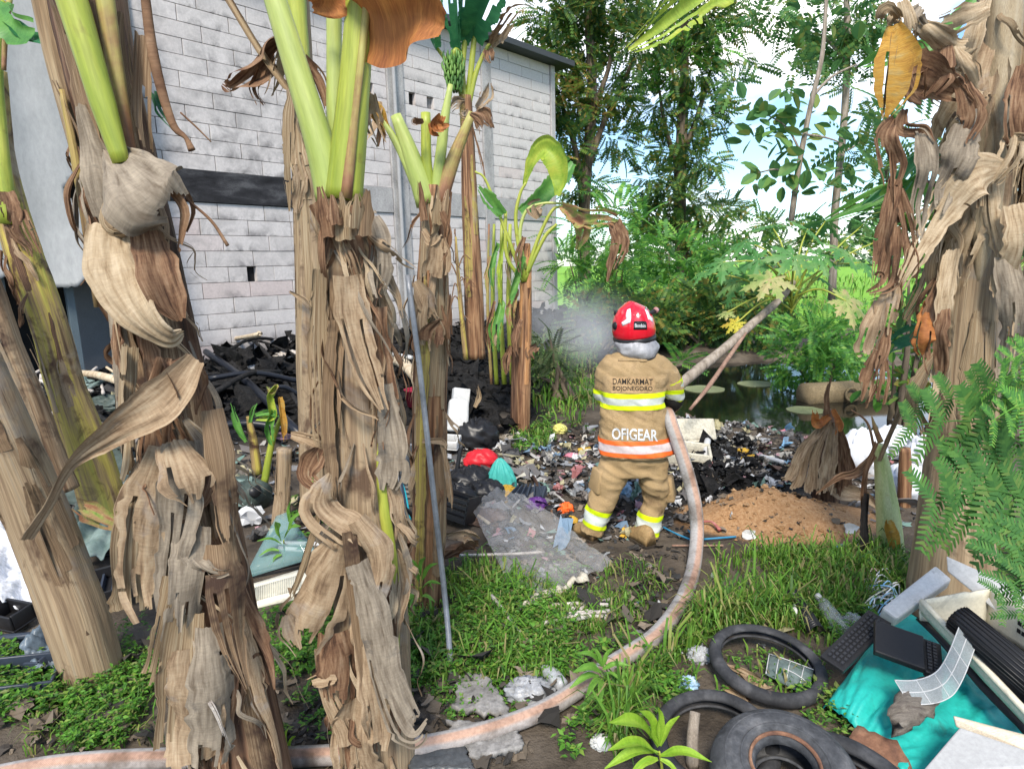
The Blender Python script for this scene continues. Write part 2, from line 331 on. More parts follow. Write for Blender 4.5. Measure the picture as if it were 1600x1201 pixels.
DEAD_Y = M('dying_banana_leaf_yellow', [(.38, .18, .03), (.52, .29, .05), (.42, .30, .11)], (.9, 14, 1), 1.6, 'UV', .7, .35, .006, .35, (1.4, 90, 1), 2.0, trans=.25, blotch=[((.20, .10, .04), 6, .58)])
DEAD_L = M('pale_dead_banana_leaf', [(0.214, 0.144, 0.0816), (0.353, 0.263, 0.164), (0.443, 0.344, 0.228), (0.512, 0.41, 0.286)], (5, 5, 1), 1.8, 'UV', .85, .3, .006, .17, (1.6, 70, 1), 2.0, trans=.12, blotch=[((.16, .09, .05), 5, .64)])
SHEATH = M('dry_leaf_sheath', [(0.147, 0.0872, 0.0468), (0.279, 0.192, 0.109), (0.383, 0.291, 0.179), (0.45, 0.355, 0.239)], (16, 1.2, 1), 1.4, 'UV', .8, .5, .010, .42, (70, 2, 1), 1.6, trans=.05, blotch=[((.13, .07, .04), 4, .60)])
STALK = M('green_leaf_stalk', [(.20, .27, .03), (.32, .36, .05), (.42, .42, .08)], (6, 1.0, 1), 1.4, 'UV', .45, .2, .004, .25, (40, 3, 1), 1.6, spec=.4, blotch=[((.16, .11, .03), 6, .64)])
STALK_P = M('pale_leaf_stalk', [(.27, .35, .08), (.36, .42, .12), (.44, .44, .13)], (5, 1.0, 1), 1.4, 'UV', .45, .2, .004, .2, (30, 3, 1), 1.6, spec=.4, blotch=[((.34, .28, .12), 3, .66)])
STALK_B = M('brown_leaf_stalk', [(.13, .055, .03), (.27, .14, .075), (.37, .32, .10), (.38, .38, .13)], (3, 2.4, 1), 1.2, 'UV', .55, .2, .004, .3, (40, 3, 1), 1.6)
GREEN = M('banana_leaf_green', [(.07, .22, .045), (.12, .32, .06), (.20, .42, .09)], (1.2, 4, 1), 1.6, 'UV', .4, .3, .006, .22, (1.4, 70, 1), 2.0, trans=.35, spec=.45)
GREEN_D = M('banana_leaf_deep_green', [(.018, .11, .045), (.03, .16, .06), (.055, .21, .075)], (1.2, 4, 1), 1.6, 'UV', .4, .3, .006, .22, (1.4, 70, 1), 2.0, trans=.3, spec=.4)
GREEN_Y = M('banana_leaf_yellow_green', [(.20, .34, .04), (.36, .48, .06), (.50, .54, .08)], (1.2, 4, 1), 1.6, 'UV', .45, .3, .006, .22, (1.4, 60, 1), 2.0, trans=.35, blotch=[((.30, .15, .06), 9, .68)])
GREEN_S = M('banana_leaf_scorched', [(.13, .28, .05), (.30, .38, .09), (.42, .28, .13), (.34, .15, .08)], (2.4, 6, 1), 1.4, 'UV', .6, .3, .006, .25, (1.4, 60, 1), 2.0, trans=.3, lo=.3, hi=.62)
LEAFG = [(.035, .11, .02), (.05, .15, .028), (.075, .19, .035), (.10, .23, .045), (.045, .13, .05), (.13, .25, .05)]
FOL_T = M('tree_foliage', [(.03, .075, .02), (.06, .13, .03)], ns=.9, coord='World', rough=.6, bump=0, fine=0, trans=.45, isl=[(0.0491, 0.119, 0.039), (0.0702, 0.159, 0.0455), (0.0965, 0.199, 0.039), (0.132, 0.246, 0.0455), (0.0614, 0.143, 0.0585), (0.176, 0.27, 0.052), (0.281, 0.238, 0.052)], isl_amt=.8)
FOL_TY = M('tree_foliage_tinged', [(.10, .12, .03), (.20, .15, .04)], ns=.9, coord='World', rough=.6, bump=0, fine=0, trans=.45, isl=[(0.14, 0.206, 0.039), (0.228, 0.254, 0.052), (0.351, 0.254, 0.065), (0.105, 0.206, 0.052), (0.421, 0.238, 0.078), (0.176, 0.317, 0.052)], isl_amt=.8)
FOL_B = M('broad_foliage', [(.035, .12, .05), (.06, .17, .07)], ns=.9, coord='World', rough=.5, bump=0, fine=0, trans=.45, isl=[(0.0878, 0.206, 0.0715), (0.105, 0.254, 0.0845), (0.14, 0.301, 0.091), (0.193, 0.349, 0.0845), (0.0878, 0.206, 0.065), (0.263, 0.317, 0.078)], isl_amt=.8)
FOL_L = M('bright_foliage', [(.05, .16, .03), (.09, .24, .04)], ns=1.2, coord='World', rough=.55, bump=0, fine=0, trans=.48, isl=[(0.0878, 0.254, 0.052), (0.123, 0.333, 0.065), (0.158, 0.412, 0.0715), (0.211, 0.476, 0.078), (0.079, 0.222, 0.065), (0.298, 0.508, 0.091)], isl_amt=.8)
FOL_F = M('mimosa_foliage', [(.03, .12, .03), (.05, .17, .04)], ns=1.2, coord='World', rough=.6, bump=0, fine=0, trans=.3, isl=[(.045, .13, .03), (.06, .16, .035), (.075, .19, .04), (.10, .22, .045), (.14, .22, .05)], isl_amt=.8)
FOL_P = M('papaya_leaf', [(.05, .18, .05), (.10, .27, .07), (.22, .36, .12)], ns=3, rough=.5, bump=.25, fine=.2, trans=.35)
FOL_PY = M('papaya_leaf_yellow', [(.45, .42, .05), (.60, .52, .06), (.50, .32, .06)], ns=4, rough=.55, bump=.2, fine=.2, trans=.35)
FOL_PP = M('papaya_leaf_pale', [(.16, .30, .07), (.36, .42, .14), (.50, .40, .20)], ns=4, rough=.55, bump=.2, fine=.2, trans=.35)
WEED = M('weed_leaves', [(.06, .2, .02), (.1, .3, .03)], ns=1.5, coord='World', rough=.5, bump=0, fine=0, trans=.4, isl=[(.07, .19, .025), (.10, .26, .03), (.13, .32, .04), (.17, .36, .05), (.06, .15, .03), (.24, .36, .06), (.11, .28, .035), (.05, .12, .03), (.20, .22, .07)], isl_amt=.85)
GRASS = M('grass_blades', [(.06, .16, .02), (.12, .26, .03)], ns=1.5, coord='World', rough=.5, bump=0, fine=0, trans=.4, isl=[(.07, .17, .025), (.10, .24, .03), (.14, .30, .04), (.20, .34, .05), (.30, .32, .09), (.06, .14, .03), (.16, .34, .045), (.33, .27, .13), (.12, .20, .03)], isl_amt=.85)
WOODB = M('tree_bark', [(.05, .04, .03), (.13, .10, .07), (.22, .17, .12)], (8, 8, 1.2), 2, rough=.9, bump=.6, bd=.02)
WOODG = M('grey_bark', [(.16, .13, .10), (.30, .25, .20), (.42, .36, .30)], (8, 8, 1.2), 2, rough=.9, bump=.5, bd=.015)
ASH = M('ash', [(.006, .006, .006), (.016, .015, .015), (.035, .032, .03)], ns=14, rough=.95, bump=1.0, bd=.04, fine=.5, fns=60)
CHAR = M('charred_wood', [(.004, .004, .004), (.012, .011, .011), (.03, .028, .027)], (4, 4, 1), 8, rough=.75, bump=.6, bd=.01, fine=.4)
BLACKP = PL('black_plastic', (.018, .018, .02), .38); DARKP = PL('dark_blue_plastic', (.035, .045, .065), .35); GREYP = PL('grey_plastic', (.30, .31, .33), .5)
WHITEP = PL('white_plastic', (.53, .53, .53), .45); CREAMP = PL('cream_plastic', (.66, .62, .50), .45); FOAM = M('white_foam', [(.47, .47, .46), (.57, .57, .56)], ns=8, rough=.8, bump=.25, bd=.004, fine=.12, blotch=[((.40, .35, .28), 5, .66)])
TEALP = PL('teal_tarpaulin', (.02, .41, .36), .5, .1); TEALB = PL('teal_bag', (.08, .50, .42), .4); CYANP = PL('cyan_plastic', (.03, .42, .50), .4); REDP = PL('red_plastic', (.62, .02, .03), .4); YELC = PL('yellow_cloth', (.55, .33, .04), .8)
TARPG = M('green_grey_tarpaulin', [(.03, .045, .04), (.06, .08, .07), (.10, .13, .12)], ns=5, rough=.55, bump=.3, bd=.01, fine=.25); TARPL = M('pale_green_sheet', [(.10, .16, .15), (.17, .24, .22), (.24, .31, .29)], ns=4, rough=.45, bump=.2, fine=.2)
RUBBER = M('tyre_rubber', [(.018, .019, .022), (.035, .036, .04), (.075, .075, .08)], ns=9, rough=.75, bump=.35, bd=.005, fine=.3, blotch=[((.16, .13, .11), 7, .68)])
RUBBER_G = M('dusty_tyre_rubber', [(.03, .032, .036), (.065, .068, .075), (.13, .13, .135)], ns=9, rough=.8, bump=.4, bd=.006, fine=.35, blotch=[((.18, .11, .07), 6, .68)])
RUST = M('rusty_metal', [(.10, .05, .035), (.20, .10, .06), (.28, .16, .10)], ns=8, rough=.85, bump=.4, bd=.005)
STICK = M('weathered_sticks', [(.30, .26, .23), (.46, .42, .38), (.60, .56, .52)], (3, 3, 3), 6, rough=.85, bump=.3, bd=.004)
BAMBOO = M('dry_bamboo', [(.38, .28, .18), (.56, .45, .31), (.66, .56, .42)], (2, 2, 2), 5, rough=.7, bump=.3, bd=.005)
STEEL = M('galvanised_pipe', [(.17, .175, .18), (.26, .265, .275), (.36, .365, .375)], ns=6, rough=.45, bump=.1, metal=.35, fine=.2)
OLDWOOD = M('rotten_wood', [(.13, .10, .085), (.28, .24, .20), (.42, .37, .31)], (2, 26, 26), 2.0, rough=.95, bump=.8, bd=.015)
STONE = M('grey_slab', [(.13, .125, .115), (.22, .21, .20), (.30, .29, .28)], ns=7, rough=.9, bump=.5, bd=.008, fine=.4)
CONC = M('concrete', [(.26, .255, .25), (.36, .35, .345), (.43, .42, .41)], (1, 1, .6), 2.5, 'World', .9, .4, .01, .25, (1, 1, 1), 30, blotch=[((.20, .20, .20), 1.6, .62)])

# ------------------------------------------------------------------ ground, field, pond, sky line
def sinhsp(c, lo, hi, n, k):
    t = np.linspace(-1, 1, n); s = np.sinh(k * t) / math.sinh(k); return np.where(s < 0, c + (c - lo) * s, c + (hi - c) * s)
xs = sinhsp(.3, -420, 420, 430, 7.4); ys = sinhsp(4.6, -60, 1500, 430, 7.6)
X, Y = np.meshgrid(xs, ys, indexing='ij'); Z = gz(X, Y)
far = sst(28, 60, np.hypot(X, Y)); Z = Z * (1 - far)
mb = MB(); mb.grid(np.stack([X, Y, Z], -1))
def poly_mask(x, y, pts): # soft world polygon test on ground seen through the lens
    return None
# zone weights: r ash, g sand, b far green field
s_w = (X - W_END[0]) * WN[0] + (Y - W_END[1]) * WN[1]; u_w = -((X - W_END[0]) * WD[0] + (Y - W_END[1]) * WD[1])
nz = snoise(X, Y, 21, 5, 2.2)
def gw(c, rx, ry): return np.exp(-(((X - c[0]) / rx) ** 2 + ((Y - c[1]) / ry) ** 2))
ash = np.clip(gw(G0(240, 660), 2.2, 1.0) * 1.1 + sst(6.2, 3.6, s_w + 1.0 * nz) * sst(-5.5, -1, u_w + nz) * sst(17, 9, u_w) + gw(ASH1, 1.6, 1.1) * 1.2 + gw(ASH4, .9, .9) * 1.3 + gw(G0(1060, 760), .5, .6), 0, 1)
ash = sst(.35, .7, ash + .25 * nz)
sand = sst(.28, .42, gw(SAND, .70, .42) + .7 * gw(SAND + np.array((-.35, .08, 0)), .3, .25) + .12 * nz)
fld = sst(17.5, 19.5, Y + .6 * nz) * np.maximum(sst(-2, 1, s_w), sst(-1, -2.5, u_w))
mo, t, out = _nodes('earth')
gnd = mb.build('ground', mo, None, True, kind='structure')
ca = gnd.data.color_attributes.new('zone', 'FLOAT_COLOR', 'POINT'); ca.data.foreach_set('color', np.stack([ash, sand, fld, np.ones_like(ash)], -1).ravel())
at = t.nodes.new('ShaderNodeAttribute'); at.attribute_name = 'zone'; sp = t.nodes.new('ShaderNodeSeparateColor'); t.links.new(at.outputs['Color'], sp.inputs[0])
n1 = tex(t, 'Object', (1, 1, 1), 2.0, 8, .65); n2 = tex(t, 'Object', (1, 1, 1), 45, 4, .7)
e1 = ramp(t, [(.35, (.035, .028, .022)), (.5, (.085, .068, .052)), (.65, (.14, .115, .09))]); t.links.new(n1.outputs['Fac'], e1.inputs['Fac'])
e2 = ramp(t, [(.35, (.004, .004, .004)), (.6, (.02, .019, .018)), (.75, (.055, .05, .047))]); t.links.new(n2.outputs['Fac'], e2.inputs['Fac'])
e3 = ramp(t, [(.3, (.24, .125, .055)), (.5, (.35, .20, .098)), (.7, (.43, .275, .15))]); t.links.new(n2.outputs['Fac'], e3.inputs['Fac'])
e4 = ramp(t, [(.35, (.12, .30, .03)), (.65, (.24, .44, .05))]); t.links.new(n1.outputs['Fac'], e4.inputs['Fac'])
c = mixc(t, sp.outputs[0], e1.outputs['Color'], e2.outputs['Color']); c = mixc(t, sp.outputs[1], c, e3.outputs['Color']); c = mixc(t, sp.outputs[2], c, e4.outputs['Color'])
b = t.nodes.new('ShaderNodeBsdfPrincipled'); b.inputs['Roughness'].default_value = .92; b.inputs['Specular IOR Level'].default_value = .2; t.links.new(c, b.inputs['Base Color'])
ad = t.nodes.new('ShaderNodeMath'); ad.operation = 'MULTIPLY_ADD'; ad.inputs[1].default_value = .5; t.links.new(n2.outputs['Fac'], ad.inputs[0]); t.links.new(n1.outputs['Fac'], ad.inputs[2])
bp = t.nodes.new('ShaderNodeBump'); bp.inputs['Strength'].default_value = .7; bp.inputs['Distance'].default_value = .05; t.links.new(ad.outputs[0], bp.inputs['Height']); t.links.new(bp.outputs['Normal'], b.inputs['Normal'])
t.links.new(b.outputs[0], out.inputs['Surface'])

WATER = M('dark_water', [(.006, .007, .006), (.012, .012, .010)], ns=1.5, rough=.06, bump=.08, bd=.01, fine=0, fns=9, spec=.5)
mb = MB(); a = np.linspace(0, 2 * math.pi, 60, endpoint=False); rr = np.linspace(0, 1, 12)
mb.grid(np.stack([POND[0] + 4.2 * rr[:, None] * np.cos(a)[None], POND[1] + 3.9 * rr[:, None] * np.sin(a)[None], np.full((12, 60), WATER_Z)], -1), None, wrap=True)
mb.build('pond_water', WATER, None, kind='structure')

# ------------------------------------------------------------------ block-walled building
U_L, _ = wall_uz(243, 300); U_P1, _ = wall_uz(622, 300); U_P2, _ = wall_uz(757, 200)
_, Z_B0 = wall_uz(365, 320); _, Z_B1 = wall_uz(365, 272); _, Z_TOP = wall_uz(800, 84)
U_L += .25
bw = thing('block_wall_building', 'tall pale grey block-walled building, sooty at its foot and along its concrete beam', 'building', WPt(U_L / 2, .2))
def wbox(mb, u0, u1, z0, z1, o0, o1):
    c = WPt((u0 + u1) / 2, (z0 + z1) / 2, (o0 + o1) / 2); Rw = np.stack([WD, -WN, np.array((0, 0, 1.0))], -1); return mb.box(c, (abs(u1 - u0), abs(o1 - o0), abs(z1 - z0)), Rw)
m, t, o = _nodes('aerated_block')       # pale block with soot licked up the joints and round the beam
n1 = tex(t, 'World', (1, 1, 1), 1.1, 6, .6); n2 = tex(t, 'World', (1, 1, 1), 26, 4, .7); n3 = tex(t, 'World', (1, 1, 1), 3.3, 5, .65, .5, 2.0)
oi = t.nodes.new('ShaderNodeObjectInfo'); ro = ramp(t, [(0, (.52, .485, .47)), (.5, (.55, .515, .50)), (.93, (.57, .535, .52)), (1, (.53, .45, .43))]); t.links.new(oi.outputs['Random'], ro.inputs['Fac'])
r2 = ramp(t, [(.3, (.86, .86, .86)), (.7, (1.05, 1.05, 1.05))]); t.links.new(n2.outputs['Fac'], r2.inputs['Fac']); c = mixc(t, 1, ro.outputs['Color'], r2.outputs['Color'], 'MULTIPLY')
tc = t.nodes.new('ShaderNodeTexCoord'); sx = t.nodes.new('ShaderNodeSeparateXYZ'); t.links.new(tc.outputs['Generated'], sx.inputs[0])
rz = ramp(t, [(0.0, (.95, .95, .95)), (.12, (.55, .55, .55)), (.6, (0, 0, 0))]); t.links.new(sx.outputs['Z'], rz.inputs['Fac'])
rn = ramp(t, [(.44, (0, 0, 0)), (.62, (1, 1, 1))]); t.links.new(n3.outputs['Fac'], rn.inputs['Fac']); smoke = mixc(t, 1, rz.outputs['Color'], rn.outputs['Color'], 'MULTIPLY'); rq = ramp(t, [(.40, (0, 0, 0)), (.56, (1, 1, 1))]); t.links.new(n1.outputs['Fac'], rq.inputs['Fac']); smoke = mixc(t, 1, smoke, rq.outputs['Color'], 'MULTIPLY')
ge = t.nodes.new('ShaderNodeNewGeometry'); sp = t.nodes.new('ShaderNodeSeparateXYZ'); t.links.new(ge.outputs['Position'], sp.inputs[0])
ft = t.nodes.new('ShaderNodeMapRange'); ft.inputs[1].default_value = .3; ft.inputs[2].default_value = 1.1; ft.inputs[3].default_value = 1; ft.inputs[4].default_value = 0; t.links.new(sp.outputs['Z'], ft.inputs[0])
fm = t.nodes.new('ShaderNodeMath'); fm.operation = 'MULTIPLY_ADD'; fm.inputs[1].default_value = 1.6; fm.inputs[2].default_value = -.75; t.links.new(n1.outputs['Fac'], fm.inputs[0])
fa = t.nodes.new('ShaderNodeMath'); fa.operation = 'ADD'; fa.use_clamp = True; t.links.new(ft.outputs[0], fa.inputs[0]); t.links.new(fm.outputs[0], fa.inputs[1])
fb = t.nodes.new('ShaderNodeMath'); fb.operation = 'MULTIPLY'; t.links.new(fa.outputs[0], fb.inputs[0]); t.links.new(ft.outputs[0], fb.inputs[1])
sv = t.nodes.new('ShaderNodeVectorMath'); sv.operation = 'DISTANCE'; sv.inputs[1].default_value = tuple(WPt(wall_uz(330, 200)[0], wall_uz(330, 200)[1])); t.links.new(ge.outputs['Position'], sv.inputs[0])
sd = ramp(t, [(.0, (1, 1, 1)), (1.0, (0, 0, 0))]); sdm = t.nodes.new('ShaderNodeMath'); sdm.operation = 'MULTIPLY'; sdm.inputs[1].default_value = 1 / 4.2; t.links.new(sv.outputs['Value'], sdm.inputs[0]); t.links.new(sdm.outputs[0], sd.inputs['Fac'])
wide = ramp(t, [(.42, (0, 0, 0)), (.66, (.55, .55, .55))]); t.links.new(n3.outputs['Fac'], wide.inputs['Fac']); st = mixc(t, 1, wide.outputs['Color'], sd.outputs['Color'], 'MULTIPLY')
c = mixc(t, smoke, c, (.07, .068, .07)); c = mixc(t, st, c, (.13, .125, .125)); c = mixc(t, fb.outputs[0], c, (.085, .07, .075))
b = t.nodes.new('ShaderNodeBsdfPrincipled'); b.inputs['Roughness'].default_value = .9; t.links.new(c, b.inputs['Base Color']); bp = t.nodes.new('ShaderNodeBump'); bp.inputs['Strength'].default_value = .3; bp.inputs['Distance'].default_value = .01
t.links.new(n2.outputs['Fac'], bp.inputs['Height']); t.links.new(bp.outputs[0], b.inputs['Normal']); t.links.new(b.outputs[0], o.inputs['Surface']); BLOCK = m
MORTAR = M('mortar', [(.09, .088, .086), (.28, .265, .26), (.38, .36, .35)], ns=2.5, coord='World', rough=.95, bump=.2)
SOOTC = M('sooted_concrete', [(.010, .010, .012), (.03, .03, .034), (.09, .09, .095)], (1, 1, 3), 1.8, 'World', .85, .4, .01, .4)
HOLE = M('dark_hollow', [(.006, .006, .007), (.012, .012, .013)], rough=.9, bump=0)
mb = MB(); wbox(mb, 0, U_L, -.3, Z_TOP, -.22, -.02); mb.build('mortar_core', MORTAR, bw, False)
BWD, BH, GAP = .86, .262, .008
def rows(z0, z1, first):
    out = []; n = int(round((z1 - z0) / BH)); h = (z1 - z0) / n
    for i in range(n): out.append((z0 + i * h, h, i + first))
    return out
cand = []
piers = [(U_P1 - .22, U_P1 + .22), (U_P2 - .16, U_P2 + .16)]
for z, h, i in rows(-.1, Z_B0, 0) + rows(Z_B1, Z_TOP, 1):
    for lo_, hi_ in ((0.16, piers[1][0]), (piers[1][1], piers[0][0]), (piers[0][1], U_L - .16)):
        u = lo_ - (BWD * .5 if i % 2 else 0) - (i * .37 % 1) * .15
        while u < hi_ - .02:
            a, b_ = max(u, lo_), min(u + BWD, hi_)
            if b_ - a > .06: cand.append((a, b_, z, h))
            u += BWD
holes = [wall_uz(391, 434), wall_uz(640, 154), wall_uz(574, 141)]
bm_cache = {}
def block_mesh(w, h):
    k = (round(w, 2), round(h, 3))
    if k not in bm_cache:
        q = MB(); x, z, d, e = k[0] / 2 - GAP * .8, k[1] / 2 - GAP / 2, .05, .004
        q.add([(-x, d, -z), (x, d, -z), (x, d, z), (-x, d, z), (-x, e - d, -z), (x, e - d, -z), (x, e - d, z), (-x, e - d, z), (-x + e, -d, -z + e), (x - e, -d, -z + e), (x - e, -d, z - e), (-x + e, -d, z - e)],
              [(0, 1, 5, 4), (1, 2, 6, 5), (2, 3, 7, 6), (3, 0, 4, 7), (4, 5, 9, 8), (5, 6, 10, 9), (6, 7, 11, 10), (7, 4, 8, 11), (8, 9, 10, 11)]); bm_cache[k] = q
    return k, bm_cache[k]
ROTW = Matrix((tuple(WD), tuple(-WN), (0, 0, 1))).transposed().to_euler()
hrow = [next(((q[2], q[3]) for q in cand if q[2] < hz < q[2] + q[3]), (hz - .13, .26)) for hu, hz in holes]
cand = [q for q in cand if not any(q[0] < hu < q[1] and q[2] < hz < q[2] + q[3] for hu, hz in holes)]
cand.sort(key=lambda q: -dep(WPt((q[0] + q[1]) / 2, q[2])) * -1)
inview = [q for q in cand if q[2] < 6.4 - 0]
mesh_of = {}; far_mb = MB(); nb = 0
for a, b_, z, h in cand:
    k, q = block_mesh(b_ - a, h); c_ = WPt((a + b_) / 2, z + h / 2, .03 + random.uniform(-.005, .005))
    if nb < 300 and (a, b_, z, h) in inview and z > .1:
        if k not in mesh_of:
            o_ = MB(); o_.v = [x_.copy() for x_ in q.v]; o_.f = q.f; o_.uv = q.uv; o_.n = q.n; ob = o_.build('block', BLOCK, None, False); mesh_of[k] = ob.data
        else: ob = bpy.data.objects.new('block', mesh_of[k]); COL.objects.link(ob)
        ob.parent = bw; ob.location = tuple(c_ - ORG[bw.name]); ob.rotation_euler = ROTW; nb += 1
    else:
        Rw = np.stack([WD, -WN, np.array((0, 0, 1.0))], -1); far_mb.add(np.concatenate(q.v) @ Rw.T + c_, q.f, np.concatenate(q.uv))
if far_mb.n: far_mb.build('upper_blocks', BLOCK, bw, False, kind='stuff')
for (hu, _), (z0_, h_) in zip(holes, hrow):     # narrow vent slits: a block cut short either side of a dark recess
    q = [c_ for c_ in [(hu - .43, hu - .09), (hu + .09, hu + .43)]]
    for a, b_ in q:
        mb = MB(); wbox(mb, a, b_ - .005, z0_ + .005, z0_ + h_ - .005, -.03, .08); mb.build('cut_block', BLOCK, bw, False)
    mb = MB(); wbox(mb, hu - .085, hu + .085, z0_ + .004, z0_ + h_ - .004, -.018, -.012); mb.build('vent_slit', HOLE, bw, False)
U_S = wall_uz(535, 300)[0]
mb = MB(); wbox(mb, U_P1 + .23, U_S - .004, Z_B0 + .004, Z_B1 - .004, -.03, .11); mb.build('ring_beam', CONC, bw, False, .01)
mb = MB(); wbox(mb, U_S, U_L - .16, Z_B0 + .004, Z_B1 - .004, -.03, .112); mb.build('ring_beam', SOOTC, bw, False, .01)
mb = MB(); wbox(mb, .17, U_P1 - .23, Z_B0 + .004, Z_B1 - .004, -.03, .11); mb.build('ring_beam', CONC, bw, False, .01)
for a, b_ in piers + [(-.02, .15), (U_L - .15, U_L + .2)]:
    mb = MB(); wbox(mb, a, b_, -.3, Z_TOP, -.03, .125); mb.build('concrete_pier', CONC, bw, False, .012)
mb = MB(); pp = [WPt(U_P1 + .12, -.1, .22), WPt(U_P1 + .12, 3, .22), WPt(U_P1 + .12, Z_TOP + .1, .22)]; tube(mb, pp, .042, 12); mb.build('downpipe', PL('grey_pipe_paint', (.33, .335, .34), .6), bw)
mb = MB(); wbox(mb, -.5, U_L + 2.5, Z_TOP + .01, Z_TOP + .16, -9, .45); mb.build('roof_slab', PL('dark_roof_edge', (.05, .055, .06), .6), bw, False, .01)
mb = MB(); Rw = np.stack([WD, -WN, np.array((0, 0, 1.0))], -1); mb.box(WPt(.02, Z_TOP / 2, -4.6), (.2, 8.7, Z_TOP - .01), Rw); mb.build('end_wall', CONC, bw, False)
mb = MB(); wbox(mb, .2, U_L, -.05, .5, .13, .17); mb.build('plinth_render', M('sooted_render', [(.02, .018, .02), (.10, .09, .09), (.22, .20, .20)], ns=1.6, coord='World', rough=.95), bw, False)

# ---- grey sheet shed wall left of it, torn off at the bottom
sh = thing('sheet_clad_shed', 'grey sheet-clad shed front at the left edge, torn off at the bottom over a hollow', 'shed', WPt(U_L + 1.5, .2))
u_r = U_L - .02; u_l = U_L + 4.6
_, zs0 = wall_uz(120, 440); zt = wall_uz(100, 20)[1] + .6
n = 60; n = 130; uu = np.linspace(u_r, u_l, n); vv = np.linspace(0, 1, 70)
bot = zs0 + .10 * snoise(uu * 1.5, uu * 0, 4, 4, 2.0) + .35 * sst(u_r + 1.0, u_l, uu)
g = np.array([[WPt(u, b_ + (zt - b_) * v, .45 + .03 * math.sin(u * 7) + .03 * float(snoise(u * 1.0, v * 2.0, 8, 3, 1.5)) + .12 * (1 - v) ** 6) for v in vv] for u, b_ in zip(uu, bot)])
mask = np.ones((n - 1, 69), bool); hu, hz = wall_uz(112, 305)
cc = (g[:-1, :-1] + g[1:, 1:]) / 2; du = np.abs(-np.dot(cc - W_END, WD) - hu); dz_ = np.abs(cc[..., 2] - hz); mask[(du / .2) ** 2 + (dz_ / .2) ** 2 < 1 + .5 * snoise(du * 9, dz_ * 9 + hu, 3, 3, 1)] = False
SHEETM = M('grey_sheet_metal', [(.29, .295, .29), (.34, .345, .34), (.38, .38, .375)], (1, 1, .4), 1.2, 'World', .5, .12, .01, .12, None, 20, blotch=[((.22, .225, .23), 1.1, .66)])
mb = MB(); mb.grid(g, None, mask); mb.build('cladding_sheet', SHEETM, sh, solid=.006)
for du in (.35, 1.2, 2.0, 3.1, 4.2):
    mb = MB(); wbox(mb, u_r + du, u_r + du + .1, -.2, zt, .22, .32); mb.build('shed_post', PL('blue_grey_steel', (.09, .12, .14), .5), sh, False, .006)
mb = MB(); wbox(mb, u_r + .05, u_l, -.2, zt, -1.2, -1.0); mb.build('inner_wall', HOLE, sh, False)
mb = MB(); wbox(mb, u_r + .5, u_r + 1.05, -.1, 1.9, -.4, -.36); mb.build('leaning_board', PL('slate_board', (.12, .13, .14), .6), sh, False)
mb = MB(); wbox(mb, u_r + .05, u_l, zs0 + .5, zs0 + .6, .2, .3); mb.build('shed_rail', DARKP, sh, False)
# ------------------------------------------------------------------ banana plants
def banana_root(name, label, pxbase, Y=None, cat='banana plant', group=None):
    loc = G(*pxbase) if Y is None else P(*pxbase, Y); loc = np.array(loc); loc[2] = float(gz(loc[0], loc[1])); return thing(name, label, cat, loc, group)
def PP(pts, Y): return [P(q[0], q[1], q[2] if len(q) > 2 else Y) for q in pts]
def trunk(root, pts, w, Y, mat, n=28, ridge=.05, lump=.045, seed=0, name='trunk'):
    p = PP(pts, Y); r = [pxm(a, b) / 2 for a, b in zip(w, p)]; mb = MB(); ax = tube(mb, p, r, n, (len(p) - 1) * 9 + 1, lump, ridge, seed); mb.build(name, mat, root); return p, r
def stalk(root, pts, w, Y, mat, name='leaf_stalk', n=12, seed=0, oval=.8):
    p = PP(pts, Y); mb = MB(); tube(mb, p, [pxm(a, b) / 2 for a, b in zip(w, p)], n, None, .04, .03, seed, oval=oval); return mb.build(name, mat, root)
_ls = [100]
def lf(root, pts, w, mat, Y=None, twist=0, fold=.25, curl=.2, wr=.02, rag=.14, tears=6, m=11, name='dead_leaf', seed=None, label=None, pleat=.0, rib=True):
    _ls[0] += 1; sd = seed if seed is not None else _ls[0]
    p = PP(pts, Y); q = np.array(p); ws = [pxm(a, b) for a, b in zip(w, [p[int(round(i * (len(p) - 1) / max(len(w) - 1, 1)))] for i in range(len(w))])]
    mb = MB(); leafmesh(mb, q, ws, twist, fold, curl, wr, rag, tears, sd, m, pleat=pleat); o = mb.build(name, mat, root)
    if label: o['label'] = label
    return o
